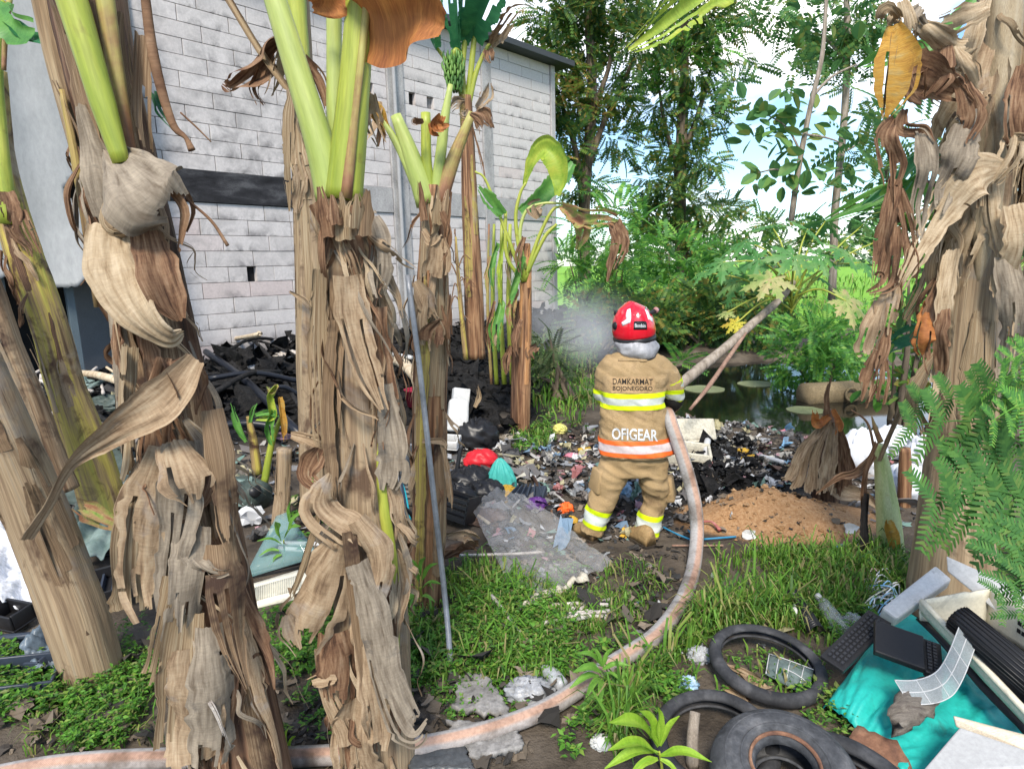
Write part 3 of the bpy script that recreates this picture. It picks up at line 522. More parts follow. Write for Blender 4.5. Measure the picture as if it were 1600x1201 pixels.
def skirt(root, axis_p, axis_r, count, t0, t1, ln, w, mats, seed, arc=(0, 6.283), out=(.01, .06), curl=(.0, .4), m=11, wrn=(.008, .022), fan=1.0):
    """dead leaves hanging from leaf bases up the trunk, lying against it and over one another."""
    r = np.random.default_rng(seed); ax = catmull(axis_p, 60); rad = interp(axis_r, 60)
    for k in range(count):
        i = int(np.clip((t0 + (t1 - t0) * r.random()) * 59, 1, 58)); az = r.uniform(*arc); c = ax[i]; L_ = r.uniform(*ln); d = np.array((math.cos(az), math.sin(az), 0)); tg = np.array((-d[1], d[0], 0))
        pts = []; o_ = r.uniform(*out); sway = r.uniform(-.12, .12) * fan; ii = i; dz = 0
        for j in range(6):
            f = j / 5; z = c[2] - L_ * f + (.03 if j == 0 else 0); k2 = np.argmin(np.abs(ax[:, 2] - z)); base = ax[k2] if ax[:, 2].min() < z else np.array((ax[0][0], ax[0][1], z))
            base = np.array((base[0], base[1], z)); rr = rad[k2]
            pts.append(base + d * (rr * 1.02 + .006 + o_ * math.sin(math.pi * min(1, f * 1.25)) + r.uniform(-.004, .012)) + tg * (sway * f + r.uniform(-.012, .012)))
        W = r.uniform(*w); prof = [W * .35, W * r.uniform(.7, 1), W, W * r.uniform(.7, 1.1), W * r.uniform(.5, .9), W * r.uniform(.1, .5)]
        gl = float(gz(c[0], c[1])) + .02
        pts = [np.array((q[0], q[1], max(q[2], gl))) for q in pts]
        mb = MB(); leafmesh(mb, pts, prof, [r.uniform(-25, 25), r.uniform(-35, 35)], r.uniform(-.35, .15), r.uniform(*curl) * r.choice([-1, 1]), r.uniform(*wrn), r.uniform(.1, .3), r.integers(2, 9), int(r.integers(1e6)), m, ref=d)
        mb.build('dead_leaf', mats[r.integers(len(mats))], root)
def sheaths(root, axis_p, axis_r, count, seed, mat=None, t=(0.0, 1.0), arc=(0, 6.283), ln=(.4, 1.0), w=(.05, .12)):
    """dry leaf-sheath strips clasping the trunk, edges lifting."""
    r = np.random.default_rng(seed); ax = catmull(axis_p, 80); rad = interp(axis_r, 80); H = np.linalg.norm(ax[-1] - ax[0])
    for k in range(count):
        a = r.uniform(*t); b = min(1, a + r.uniform(*ln) / H); az = r.uniform(*arc); pts = []
        for f in np.linspace(a, b, 7):
            i = int(f * 79); az2 = az + .12 * math.sin(f * 5 + k); d = np.array((math.cos(az2), math.sin(az2), 0)); lift = .004 + (.03 * max(0, (f - a) / (b - a) - .75) * 4 * r.random() if b > a else 0)
            pts.append(ax[i] + d * (rad[i] * 1.015 + lift))
        d = np.array((math.cos(az), math.sin(az), 0)); W = r.uniform(*w); mb = MB(); rr = rad.mean()
        leafmesh(mb, pts, [W * .9, W, W, W * .9, W * .7, W * .3], 0, -.12, -W / rr * .25, .006, .12, 2, int(r.integers(1e6)), 7, ref=d); mb.build('leaf_sheath', mat or SHEATH, root)

# A: the big near one on the left, skirted with dead leaves
YA = 2.0
A = banana_root('banana_plant', 'big nearest left banana plant, trunk shrouded in grey-brown dead leaves from top to bottom', (400, 1272), YA)
ap, ar = trunk(A, [(408, 1300), (385, 1180), (335, 930), (282, 680), (236, 450), (196, 270), (158, 110), (126, -60)], [132, 126, 116, 106, 98, 96, 102, 112], YA, BARK_D, seed=1)
sheaths(A, ap, ar, 12, 5, BARK, (0.0, .75), (3.6, 5.9), (.5, 1.1), (.06, .14))
stalk(A, [(190, 255), (160, 160), (118, 20), (92, -60)], [26, 40, 46, 48], 1.84, STALK, seed=3)
stalk(A, [(205, 340), (180, 190), (158, 40), (142, -60)], [36, 44, 46, 46], 1.97, SHEATH, 'leaf_sheath', seed=4)
stalk(A, [(170, 400), (128, 240), (88, 80), (62, -50)], [26, 32, 40, 44], 1.98, SHEATH, 'leaf_sheath', seed=5)
stalk(A, [(205, 250), (182, 120), (160, -30)], [20, 26, 30], 1.9, STALK_B, 'leaf_sheath', seed=6)
stalk(A, [(152, 480), (120, 260), (96, 140)], [10, 14, 8], 1.93, BARK_Y, 'leaf_sheath', seed=7)
lf(A, [(225, 60, 1.95), (222, 180, 1.9), (232, 260, 1.88)], [40, 46, 30], BARK, fold=.3, curl=.6, name='leaf_sheath')
lf(A, [(172, 235, 1.9), (205, 275, 1.78), (240, 310, 1.74), (285, 330, 1.80)], [30, 118, 150, 60], DEAD_G, twist=[0, 14, -10], fold=.10, curl=-.18, wr=.020, rag=.10, tears=0, m=17, label='grey cupped dead leaf near the top')
lf(A, [(262, 290, 1.84), (284, 330, 1.83), (278, 385, 1.86)], [40, 64, 24], DEAD_B, twist=[30, 50, 20], fold=.5, curl=.4)
lf(A, [(176, 300, 1.86), (178, 345, 1.82), (205, 362, 1.80)], [26, 60, 10], SHEATH, twist=[10, -20], fold=-.3, curl=-.4)
lf(A, [(172, 350, 1.84), (178, 420, 1.78), (215, 490, 1.75), (262, 528, 1.77), (285, 520, 1.80)], [60, 92, 70, 44, 14], DEAD_L, twist=[0, -20, -45, -20], fold=.15, curl=-.12, wr=.014, rag=.08, tears=0, m=15)
lf(A, [(230, 360, 1.80), (246, 430, 1.77), (262, 470, 1.78), (280, 500, 1.8)], [50, 76, 60, 18], DEAD_B, twist=[10, 25, 10], fold=.3, curl=-.15, tears=1)
lf(A, [(305, 560, 1.74), (255, 625, 1.70), (180, 672, 1.68), (110, 725, 1.66), (72, 790, 1.65), (40, 842, 1.66)], [34, 80, 52, 22, 24, 20], DEAD, twist=[0, -10, 20, 40, 60, 30], fold=.15, curl=.2, wr=.01, rag=.05, tears=0, m=13, label='long twisted dead leaf sticking out to the left')
lf(A, [(270, 560, 1.76), (285, 610, 1.74), (300, 650, 1.76)], [60, 84, 30], DEAD_B, twist=[20, 45, 10], fold=.3, curl=.4)
lf(A, [(268, 690, 1.76), (292, 750, 1.73), (305, 790, 1.74)], [50, 86, 26], DEAD, twist=[-10, 20], fold=.3, curl=-.3)
lf(A, [(196, 540, 1.80), (188, 640, 1.78), (196, 720, 1.78), (200, 760, 1.8)], [44, 54, 40, 20], SHEATH, twist=[40, 60, 20], fold=.3, curl=.4)
for (pts, w, mt, tw) in [
    ([(262, 700), (236, 800), (228, 900), (234, 960)], [70, 100, 92, 50], DEAD, 10), ([(215, 770), (206, 850), (205, 930), (212, 975)], [44, 66, 72, 40], SHEATH, -20),
    ([(285, 690), (280, 790), (268, 890), (262, 980)], [60, 74, 60, 26], DEAD_G, 30), ([(272, 900), (252, 980), (240, 1040), (232, 1070)], [40, 26, 30, 46], SHEATH, 10),
    ([(300, 820), (292, 920), (282, 1010), (272, 1110)], [70, 62, 54, 30], DEAD_G, -30), ([(290, 960), (280, 1050), (272, 1130), (268, 1205)], [54, 70, 60, 46], SHEATH, 15),
    ([(322, 980), (330, 1070), (332, 1150), (326, 1210)], [50, 80, 86, 70], DEAD_G, -10), ([(300, 1010), (302, 1090), (298, 1160), (300, 1212)], [70, 90, 92, 80], DEAD, 25),
    ([(342, 850), (352, 930), (366, 1010), (386, 1075)], [70, 76, 46, 10], BARK, 0), ([(290, 860), (320, 890), (356, 898)], [24, 36, 10], DEAD_G, 60),
    ([(330, 640), (344, 720), (352, 800), (360, 860)], [44, 50, 40, 20], BARK, 20), ([(262, 560), (244, 640), (240, 720), (250, 800)], [36, 52, 50, 26], DEAD_B, 40),
    ([(296, 1070), (330, 1100), (356, 1160)], [8, 9, 5], STICK, 0), ([(236, 700), (216, 760), (200, 800), (196, 850)], [30, 46, 44, 20], DEAD, -45)]:
    lf(A, [(q[0], q[1], 1.78 - .02 * (i % 2)) for i, q in enumerate(pts)], w, mt, twist=[tw, -tw, tw * .5], fold=random.uniform(-.3, .3), curl=random.uniform(-.4, .2), wr=.010, rag=.16, tears=5, m=13)
skirt(A, ap, ar, 26, .12, .80, (.35, .75), (.05, .13), [DEAD, DEAD_G, DEAD_B, SHEATH], 11, (3.1, 6.1), (.0, .035))
stalk(A, [(225, -20), (240, 90), (268, 190), (290, 215), (300, 235)], [14, 17, 13, 7, 12], 1.9, DEAD_B, 'dead_stalk'); stalk(A, [(290, 310), (330, 345), (356, 384)], [4, 5, 6], 1.84, DEAD_B, 'dead_stalk', 6)
stalk(A, [(282, 176), (308, 200), (330, 222)], [3, 3, 2], 1.9, DEAD_B, 'dead_stalk', 6)
lf(A, [(240, 145, 1.98), (255, 175, 1.96), (270, 200, 1.95)], [14, 28, 8], GREEN_D, fold=.4, tears=4, name='leaf')

for k, (t0, t1, n_, oo) in enumerate(((.05, .45, 26, (.02, .07)), (.4, .85, 24, (.01, .06)))): skirt(A, ap, ar, n_, t0, t1, (.12, .42), (.012, .045), [DEAD, DEAD_B, DEAD_L, DEAD_G], 170 + k, (3.2, 6.1), oo, (.0, .5), 5, (.004, .014), 1.6)
# B: the middle near one
YB = 2.3
B = banana_root('banana_plant', 'near middle banana plant with three thick green stalks above a purplish trunk in dead leaves', (588, 1178), YB)
bp_, br = trunk(B, [(592, 1200), (586, 1080), (578, 900), (570, 720), (560, 520), (548, 380), (535, 300)], [118, 114, 106, 100, 94, 84, 76], YB, BARK_D if False else BARK_P, seed=2)
stalk(B, [(615, 1130, 2.22), (612, 900, 2.21), (596, 760, 2.2), (592, 640, 2.22)], [18, 22, 16, 4], None, STALK, 'leaf_sheath', seed=3)
stalk(B, [(518, 315), (500, 230), (464, 110), (430, 0), (412, -60)], [50, 46, 40, 36, 36], 2.26, STALK_P, seed=4); stalk(B, [(530, 310), (524, 200), (522, 80), (522, -60)], [40, 28, 25, 25], 2.32, STALK_P, seed=5)
stalk(B, [(536, 312), (545, 220), (556, 100), (566, -60)], [60, 54, 48, 44], 2.24, STALK, seed=6); stalk(B, [(540, 310), (555, 180), (570, 40), (576, -40)], [20, 12, 12, 14], 2.20, STALK_B, seed=7)
lf(B, [(560, 25, 2.24), (600, 22, 2.15), (650, 18, 2.10), (694, 40, 2.08)], [120, 150, 130, 40], DEAD_O, twist=[-10, -16, -5], fold=.12, curl=.35, wr=.012, rag=.03, tears=0, m=17, label='orange dead leaf blade hanging from the top')
lf(B, [(548, -20, 2.24), (520, 5, 2.2), (488, 12, 2.2)], [60, 56, 20], DEAD_O, fold=.15, curl=.3, rag=.05, tears=0, m=13)
lf(B, [(340, -30, 2.5), (400, 70, 2.42), (450, 140, 2.36)], [26, 24, 24], SHEATH, fold=.6, curl=.5, wr=.004, rag=.03, tears=0, name='dead_stalk')
lf(B, [(455, 60, 2.4), (420, 70, 2.42), (395, 110, 2.45), (365, 135, 2.46), (352, 130, 2.46)], [40, 56, 62, 40, 12], DEAD_B, twist=[0, 30, -20, 20], fold=.5, curl=.6, wr=.03, tears=7, m=13)
lf(B, [(440, 70, 2.42), (432, 110, 2.42), (428, 150, 2.42)], [30, 46, 10], DEAD, twist=[30, 60], fold=.4, tears=8); lf(B, [(405, 110, 2.44), (400, 140, 2.43), (412, 165, 2.43)], [30, 40, 10], DEAD_B, twist=[20, -30], fold=.6, curl=.5)
lf(B, [(470, 100, 2.36), (496, 130, 2.33), (512, 180, 2.32)], [36, 40, 18], DEAD_B, twist=[40, 10], fold=.5, curl=.6, tears=3)
lf(B, [(575, 150, 2.34), (580, 190, 2.33), (592, 228, 2.34)], [30, 44, 8], DEAD, twist=[15, 30], fold=.4, tears=5); lf(B, [(565, 150, 2.34), (590, 190, 2.34), (606, 210, 2.34)], [10, 12, 6], DEAD_Y, fold=.3)
for (pts, w, mt, tw, y0) in [
    ([(505, 310), (520, 340), (516, 390), (508, 420)], [50, 60, 44, 14], DEAD_B, 20, 2.20), ([(545, 320), (552, 350), (566, 390), (560, 440)], [54, 60, 44, 20], DEAD_B, -20, 2.19),
    ([(575, 330), (588, 370), (592, 420), (588, 470)], [36, 44, 44, 26], DEAD_G, 35, 2.2), ([(545, 430), (552, 500), (575, 580), (598, 640)], [56, 58, 44, 16], DEAD, 15, 2.14),
    ([(500, 420), (498, 540), (503, 660), (508, 760)], [24, 30, 30, 18], SHEATH, 30, 2.18), ([(520, 500), (512, 640), (520, 760), (522, 850)], [16, 22, 20, 20], BARK, 0, 2.16),
    ([(590, 480), (596, 580), (602, 680), (600, 760)], [30, 40, 56, 40], DEAD_B, 20, 2.2), ([(600, 600), (612, 680), (614, 740), (600, 780)], [24, 50, 56, 24], DEAD_G, 20, 2.18),
    ([(500, 700), (488, 720), (482, 745), (512, 770)], [30, 44, 30, 12], DEAD_B, 30, 2.15), ([(455, 680), (490, 690), (520, 705)], [14, 26, 14], DEAD, 10, 2.2),
    ([(516, 740), (500, 790), (545, 830), (566, 850)], [8, 66, 70, 40], DEAD, -8, 2.06), ([(560, 810), (592, 860), (588, 920), (578, 985)], [36, 56, 50, 20], DEAD, 12, 2.04),
    ([(500, 800), (478, 870), (460, 920), (446, 945)], [10, 12, 10, 6], SHEATH, 0, 2.08), ([(530, 850), (505, 910), (478, 970), (470, 1010)], [40, 104, 120, 60], DEAD, 12, 2.06),
    ([(448, 960), (455, 985), (468, 1015)], [14, 46, 18], DEAD, -10, 2.05), ([(545, 830), (556, 930), (566, 1020), (578, 1130)], [24, 26, 20, 14], BARK, 0, 2.05),
    ([(520, 990), (528, 1050), (530, 1110)], [60, 84, 40], DEAD_B, -15, 2.07), ([(505, 1010), (510, 1080), (540, 1150), (548, 1210)], [30, 26, 40, 40], DEAD, 30, 2.08),
    ([(560, 880), (585, 960), (605, 1060), (640, 1140), (668, 1120)], [40, 56, 64, 60, 30], DEAD_G, 12, 2.02), ([(570, 1000), (582, 1080), (590, 1140), (588, 1200)], [40, 50, 46, 24], DEAD, -25, 2.05),
    ([(555, 1090), (552, 1150), (558, 1215)], [56, 78, 80], DEAD, 30, 2.1), ([(525, 1060), (500, 1062), (482, 1066)], [14, 24, 12], DEAD, 0, 2.06),
    ([(605, 900), (608, 1000), (612, 1090), (622, 1150)], [20, 30, 34, 20], DEAD_B, 40, 2.16), ([(590, 960), (606, 1060), (616, 1130)], [30, 44, 30], DEAD, -30, 2.12)]:
    lf(B, [(q[0], q[1], y0) for q in pts], w, mt, twist=[tw, -tw, tw * .6], fold=random.uniform(-.3, .3), curl=random.uniform(-.4, .2), wr=.010, rag=.14, tears=4, m=13)
skirt(B, bp_, br, 12, .1, .95, (.3, .7), (.05, .12), [DEAD, DEAD_B, BARK], 21, (3.3, 6.1), (0, .03))
sheaths(B, bp_, br, 6, 22, SHEATH, (.2, .8), (3.2, 4.4), (.5, 1), (.04, .08))

for k, (t0, t1, n_, oo) in enumerate(((.0, .45, 22, (.02, .07)), (.4, .97, 26, (.01, .06)))): skirt(B, bp_, br, n_, t0, t1, (.12, .42), (.012, .05), [DEAD, DEAD_B, DEAD_L, DEAD_G], 180 + k, (3.2, 6.2), oo, (.0, .5), 5, (.004, .014), 1.6)
for k, pts in enumerate(([(512, 370), (506, 330), (499, 292)], [(540, 375), (537, 335), (533, 300)], [(566, 368), (568, 330), (574, 296)], [(526, 352), (523, 325), (519, 304)], [(553, 356), (554, 325), (556, 302)])): lf(B, pts, [40, 34, 12], [DEAD_B, SHEATH, BARK][k % 3], Y=2.13 - .012 * k, twist=[20 - 12 * k, 10], fold=-.2, curl=-.25, wr=.012, rag=.3, tears=3, name='leaf_sheath')
# C: the slim one right of the middle, with cut stalks
YC = G(665, 945)[1]
C3 = banana_root('banana_plant', 'slim banana plant with cut pale stalks and orange-brown trunk behind leaning grey pole', (665, 945))
cp, cr_ = trunk(C3, [(664, 955), (670, 820), (671, 640), (676, 480), (677, 360), (677, 290)], [52, 52, 54, 52, 42, 32], YC, BARK_B, seed=3)
lf(C3, [(655, 940, YC - .13), (657, 760, YC - .14), (662, 560, YC - .13), (668, 400, YC - .1)], [14, 20, 22, 14], BARK_Y, fold=-.1, curl=-.3, rag=.2, tears=0, name='leaf_sheath'); lf(C3, [(684, 900, YC - .12), (688, 760, YC - .13), (686, 600, YC - .13)], [26, 30, 26], BARK, fold=-.2, curl=-.5, rag=.1, tears=0, name='leaf_sheath')
sheaths(C3, cp, cr_, 7, 31, None, (.0, .7), (3.4, 5.8), (.4, .9), (.05, .1))
for pts, w, mt in [([(668, 320), (645, 250), (618, 180)], [36, 28, 17], STALK_P), ([(676, 320), (667, 260), (665, 176)], [18, 17, 15], STALK), ([(680, 310), (690, 230), (694, 190), (704, 132)], [20, 17, 16, 8], STALK_P), ([(686, 320), (708, 250), (738, 176)], [26, 22, 12], STALK_B), ([(672, 360), (678, 300), (668, 262)], [12, 11, 9], SHEATH), ([(655, 300), (628, 240), (600, 190), (574, 148)], [18, 13, 9, 5], STALK_P)]:
    stalk(C3, pts, w, YC - .02, mt)
for (pts, w, mt, tw) in [([(585, 155), (578, 185), (572, 222)], [26, 50, 20], DEAD, 20), ([(575, 150), (592, 175), (604, 200)], [14, 24, 10], DEAD_Y, 10), ([(590, 190), (596, 210), (592, 230)], [10, 20, 6], DEAD_B, 30), ([(662, 190), (648, 190), (650, 184)], [10, 14, 4], DEAD_B, 0),
    ([(672, 192), (680, 205), (688, 210)], [10, 22, 8], DEAD_O, 20), ([(690, 180), (682, 196), (702, 196)], [14, 28, 10], DEAD_O, 10), ([(735, 178), (748, 185), (758, 202)], [8, 22, 10], DEAD_B, 20),
    ([(684, 372), (684, 400), (680, 442)], [30, 46, 62], DEAD, 10), ([(660, 360), (672, 375), (685, 362)], [14, 22, 10], DEAD, 30), ([(648, 440), (664, 470), (680, 500)], [14, 40, 30], DEAD, 30), ([(690, 500), (676, 520), (674, 548)], [16, 50, 44], DEAD_B, 20),
    ([(662, 460), (655, 510), (665, 550)], [30, 36, 20], DEAD, -30), ([(672, 480), (690, 510), (694, 530)], [10, 10, 6], DEAD, 0), ([(703, 460), (702, 500), (703, 530)], [6, 12, 6], DEAD_B, 20), ([(690, 330), (700, 370), (692, 410)], [14, 18, 8], DEAD_B, 20),
    ([(706, 300), (700, 350), (692, 410)], [3, 7, 5], DEAD_B, 30), ([(690, 690), (702, 760), (706, 800)], [8, 14, 6], DEAD, 20), ([(660, 690), (690, 690), (700, 700)], [8, 14, 6], DEAD, 20)]:
    lf(C3, [(q[0], q[1], YC - .16) for q in pts], w, mt, twist=[tw, -tw], fold=.25, curl=.3, wr=.02, tears=2)
skirt(C3, cp, cr_, 16, .3, .98, (.12, .35), (.012, .05), [DEAD, DEAD_B, DEAD_L], 190, (3.2, 6.2), (.01, .06), (.0, .5), 5, (.004, .014), 1.6)
for k, pts in enumerate(([(664, 345), (660, 320), (655, 285)], [(680, 350), (682, 320), (684, 290)], [(692, 345), (696, 320), (700, 296)])): lf(C3, pts, [22, 18, 6], [DEAD_B, SHEATH, DEAD][k], Y=YC - .15, fold=-.2, curl=-.25, rag=.3, tears=3, name='leaf_sheath')
# D: behind the middle one
YD = 4.9
D4 = banana_root('banana_plant', 'pale straight banana trunk standing just behind the middle banana plant', (496, 740), YD)
dp, dr = trunk(D4, [(502, 790), (497, 660), (492, 500), (487, 350), (478, 220), (466, 90), (458, -40)], [60, 58, 56, 52, 46, 42, 44], YD, BARK_P, seed=4); sheaths(D4, dp, dr, 6, 41, None, (.1, .9), (3.3, 5.6), (.6, 1.4), (.06, .14))
stalk(D4, [(468, 100), (462, 30), (456, -50)], [34, 36, 40], YD - .12, STALK); lf(D4, [(452, 455, YD - .2), (475, 470, YD - .2), (490, 490, YD - .15)], [4, 12, 6], DEAD, fold=.3)
skirt(D4, dp, dr, 6, .3, .9, (.4, .9), (.08, .2), [DEAD, SHEATH], 42, (3.5, 5.8))
# E: fruiting one by the wall
YE = 9.6
E5 = banana_root('banana_plant', 'tall fruiting banana plant by the block wall, carrying a bunch of green bananas', (744, 556), YE)
ep, er = trunk(E5, [(744, 560), (741, 470), (737, 380), (733, 300), (730, 210), (728, 150)], [30, 30, 27, 24, 20, 18], YE, BARK_B, seed=5); sheaths(E5, ep, er, 8, 51, BARK_Y, (.2, .95), (3.4, 5.9), (.5, 1.2), (.08, .16))
for pts, w, mt in [([(729, 170), (722, 120), (726, 70), (734, 20)], [12, 10, 9, 8], STALK), ([(730, 180), (742, 120), (758, 80), (772, 60)], [8, 8, 6, 5], STALK), ([(727, 165), (706, 110), (682, 74)], [8, 7, 5], STALK), ([(730, 160), (738, 90), (745, 20), (750, -40)], [9, 9, 8, 8], STALK)]: stalk(E5, pts, w, YE, mt)
lf(E5, [(738, 60, YE), (752, 15, YE - .3), (775, -40, YE - .6)], [44, 70, 80], GREEN_D, fold=.3, name='leaf'); lf(E5, [(716, 80, YE), (710, 30, YE - .2), (704, -40, YE - .4)], [18, 36, 44], GREEN_D, twist=30, fold=.3, name='leaf'); lf(E5, [(724, 70, YE), (728, 20, YE - .2), (735, -40, YE - .4)], [20, 40, 50], GREEN_D, twist=-20, fold=.3, name='leaf')
lf(E5, [(684, 76, YE), (676, 50, YE - .4), (665, 20, YE - .7)], [12, 30, 30], GREEN_D, twist=-30, name='leaf')
lf(E5, [(768, 70, YE), (785, 50, YE - .2), (806, 22, YE - .5), (822, 12, YE - .7)], [18, 40, 46, 12], DEAD, twist=[0, 20], fold=.5, curl=.4, tears=12); lf(E5, [(762, 78, YE), (764, 90, YE - .1), (768, 100, YE - .1)], [14, 28, 10], DEAD_B, fold=.4)
for (pts, w, mt) in [([(726, 158), (714, 160), (704, 170)], [8, 24, 10], DEAD), ([(731, 172), (726, 180), (716, 176)], [8, 16, 6], DEAD), ([(745, 170), (760, 150), (764, 130)], [10, 30, 4], DEAD), ([(744, 172), (758, 180), (770, 200)], [10, 30, 8], DEAD_B), ([(736, 180), (748, 195), (750, 210)], [6, 18, 6], DEAD_B), ([(738, 200), (752, 250), (758, 290)], [3, 6, 4], DEAD_B)]:
    lf(E5, [(q[0], q[1], YE - .2) for q in pts], w, mt, twist=[15, -15], fold=.3, curl=.3, wr=.05)
c = P(709, 106, YE - .2); bun = MB(); tube(bun, [P(722, 88, YE), P(712, 78, YE - .2), c + (0, 0, .1), c - (0, 0, .28)], [.03, .03, .03, .015], 8); bo = bun.build('banana_bunch', STALK, E5)
BANG = M('green_banana', [(.035, .10, .025), (.09, .20, .04), (.18, .32, .08)], ns=5, rough=.5, bump=.1, fine=.1)
for k in range(7):
    hb = MB()
    for j in range(11):
        a = 2 * math.pi * j / 11 + k * .3; d = np.array((math.cos(a), math.sin(a), 0)); q = c + np.array((0, 0, .12 - .065 * k)); rr = (.15 - .012 * abs(k - 2)) * (.9 + .2 * math.sin(j * 2.3 + k))
        tube(hb, [q + d * .04, q + d * rr * .8 + (0, 0, -.03), q + d * rr + (0, 0, .035), q + d * rr * .95 + (0, 0, .085)], [.010, .018, .017, .006], 6)
    ho = hb.build('banana_hand', BANG, bo)
# F: the scorched clump right of E
YF = G(816, 678)[1]
F6 = banana_root('banana_clump', 'scorched banana clump with an orange-brown stem and one big bent yellow-green leaf', (816, 678), cat='banana plant')
fp, fr = trunk(F6, [(817, 684), (818, 600), (821, 500), (822, 430), (822, 380)], [20, 22, 19, 16, 12], YF, BARK_B, seed=6); trunk(F6, [(806, 680), (808, 560), (806, 470)], [16, 18, 14], YF + .12, BARK_D, seed=7); sheaths(F6, fp, fr, 5, 61, M('orange_sheath', [(.25, .10, .04), (.45, .22, .09), (.58, .36, .18)], (20, 1.5, 1), 1.2, 'UV', .7, .4), (0, .7), (3.3, 5.8), (.4, .9), (.05, .09))
for pts, w, mt in [([(820, 440), (806, 350), (812, 305), (822, 285)], [8, 6, 5, 4], STALK), ([(820, 440), (838, 380), (862, 330), (880, 322)], [7, 6, 5, 4], STALK), ([(821, 420), (812, 370), (822, 330), (848, 318), (880, 318)], [7, 6, 5, 4, 4], STALK_P), ([(818, 440), (792, 400), (790, 330)], [6, 6, 5], STALK), ([(812, 420), (778, 330), (758, 280), (742, 268)], [7, 5, 4, 3], STALK), ([(822, 430), (850, 372), (870, 350)], [7, 6, 4], STALK)]: stalk(F6, pts, w, YF - .05, mt, n=8)
lf(F6, [(820, 290, YF), (836, 250, YF - .1), (853, 234, YF - .15), (872, 250, YF - .2), (878, 280, YF - .2), (872, 306, YF - .2)], [10, 26, 46, 44, 36, 12], GREEN_Y, twist=[60, 40, 15, -20, -30, -20], fold=.35, curl=.2, tears=1, rag=.05, name='leaf', m=13)
lf(F6, [(812, 330, YF + .3), (846, 308, YF + .3), (880, 268, YF + .3), (898, 246, YF + .35)], [16, 34, 36, 14], GREEN, fold=.2, tears=2, name='leaf'); lf(F6, [(786, 336, YF - .1), (764, 310, YF - .15), (744, 286, YF - .2)], [20, 26, 8], GREEN, fold=.2, name='leaf')
lf(F6, [(880, 320, YF - .2), (910, 336, YF - .35), (945, 340, YF - .5), (972, 350, YF - .6)], [24, 60, 66, 30], GREEN_S, twist=[-15, -10, 10], fold=.55, curl=.5, tears=8, wr=.03, m=13, name='leaf'); lf(F6, [(958, 345, YF - .55), (968, 380, YF - .58), (958, 415, YF - .58), (950, 440, YF - .58)], [28, 40, 26, 6], DEAD_B, twist=[20, -30], fold=.4, wr=.03)
lf(F6, [(880, 330, YF - .2), (905, 356, YF - .3), (900, 390, YF - .3)], [16, 40, 10], GREEN_S, twist=30, fold=.5, tears=6, wr=.03)
lf(F6, [(842, 340, YF - .1), (835, 326, YF - .12), (850, 318, YF - .14)], [12, 30, 20], DEAD, fold=.3); lf(F6, [(815, 400, YF - .12), (802, 440, YF - .12), (792, 480, YF - .12)], [16, 22, 8], GREEN, twist=40, fold=.5, name='leaf', tears=2)
for k, (x, y0, y1, w, mt) in enumerate([(770, 380, 470, 14, GREEN), (782, 360, 500, 12, GREEN_Y), (776, 470, 560, 30, GREEN), (800, 450, 520, 24, GREEN_S), (808, 490, 560, 22, DEAD_B), (792, 540, 590, 22, DEAD_B), (818, 500, 530, 20, DEAD_B), (760, 400, 470, 8, GREEN_S), (775, 510, 550, 10, SHEATH), (812, 370, 430, 16, DEAD_B), (796, 380, 450, 12, DEAD), (765, 470, 560, 14, DEAD_B), (832, 540, 560, 26, DEAD_B)]):
    lf(F6, [(x + 6, y0, YF + .1 - .03 * (k % 5)), (x - 2, (y0 + y1) / 2, YF + .05 - .05 * (k % 5)), (x + 3, y1, YF + .05 - .05 * (k % 5))], [w * .5, w, w * .4], mt, twist=[30, -30], fold=.4, curl=.3, wr=.03, name='leaf' if mt in (GREEN, GREEN_Y) else 'dead_leaf')
for x, w, mt in ((770, 7, STALK), (782, 8, STALK), (795, 9, STALK), (762, 5, STALK_B)): stalk(F6, [(x + 6, 600), (x, 480), (x + 2, 350)], [w, w, w * .6], YF + .3, mt, n=8)
lf(F6, [(742, 640 - 4, YF - .5), (748, 620, YF - .5), (746, 600, YF - .5)], [8, 10, 3], SHEATH)
# burnt seedling left of E
S1 = banana_root('banana_seedling', 'thin burnt banana seedling with wiry black stalks by the fruiting plant', (722, 558), 9.3)
stalk(S1, [(728, 562), (722, 500), (716, 430), (712, 370)], [9, 8, 6, 3], 9.3, BARK_Y, 'trunk', 8)
for a, b_ in (((714, 430), (692, 415)), ((714, 425), (735, 405)), ((716, 440), (730, 470)), ((716, 450), (704, 480)), ((718, 470), (700, 500)), ((712, 410), (710, 366)), ((717, 440), (745, 450)), ((718, 500), (735, 505))): stalk(S1, [a, ((a[0] + b_[0]) / 2, min(a[1], b_[1]) - 6), b_], [2.4, 2, 1.5], 9.3, DEAD_B, 'dead_stalk', 6)

# left edge trunks
YL = 4.7
L1 = banana_root('banana_plant', 'left banana plant, yellow and brown blotched trunk in front of the torn grey sheet', (135, 715), YL)
lp, lr = trunk(L1, [(172, 815), (135, 695), (104, 607), (80, 520), (57, 450), (36, 390), (16, 320), (0, 230), (-8, 110)], [64, 58, 50, 50, 50, 50, 44, 36, 30], YL, BARK_Y, seed=8); sheaths(L1, lp, lr, 4, 81, BARK_P, (.0, .5), (3.7, 5.4), (.3, .6), (.05, .10)); sheaths(L1, lp, lr, 5, 82, BARK_D, (.2, .8), (4.6, 6.0), (.4, .9), (.04, .08))
stalk(L1, [(14, 350), (2, 240), (-6, 120), (0, 0)], [26, 24, 20, 18], YL - .15, STALK); lf(L1, [(30, 330, YL - .2), (40, 360, YL - .22), (62, 400, YL - .2)], [26, 36, 14], DEAD_B, fold=.4); lf(L1, [(10, 300, YL - .2), (18, 330, YL - .22), (14, 350, YL - .2)], [26, 36, 14], DEAD_B, fold=.4)
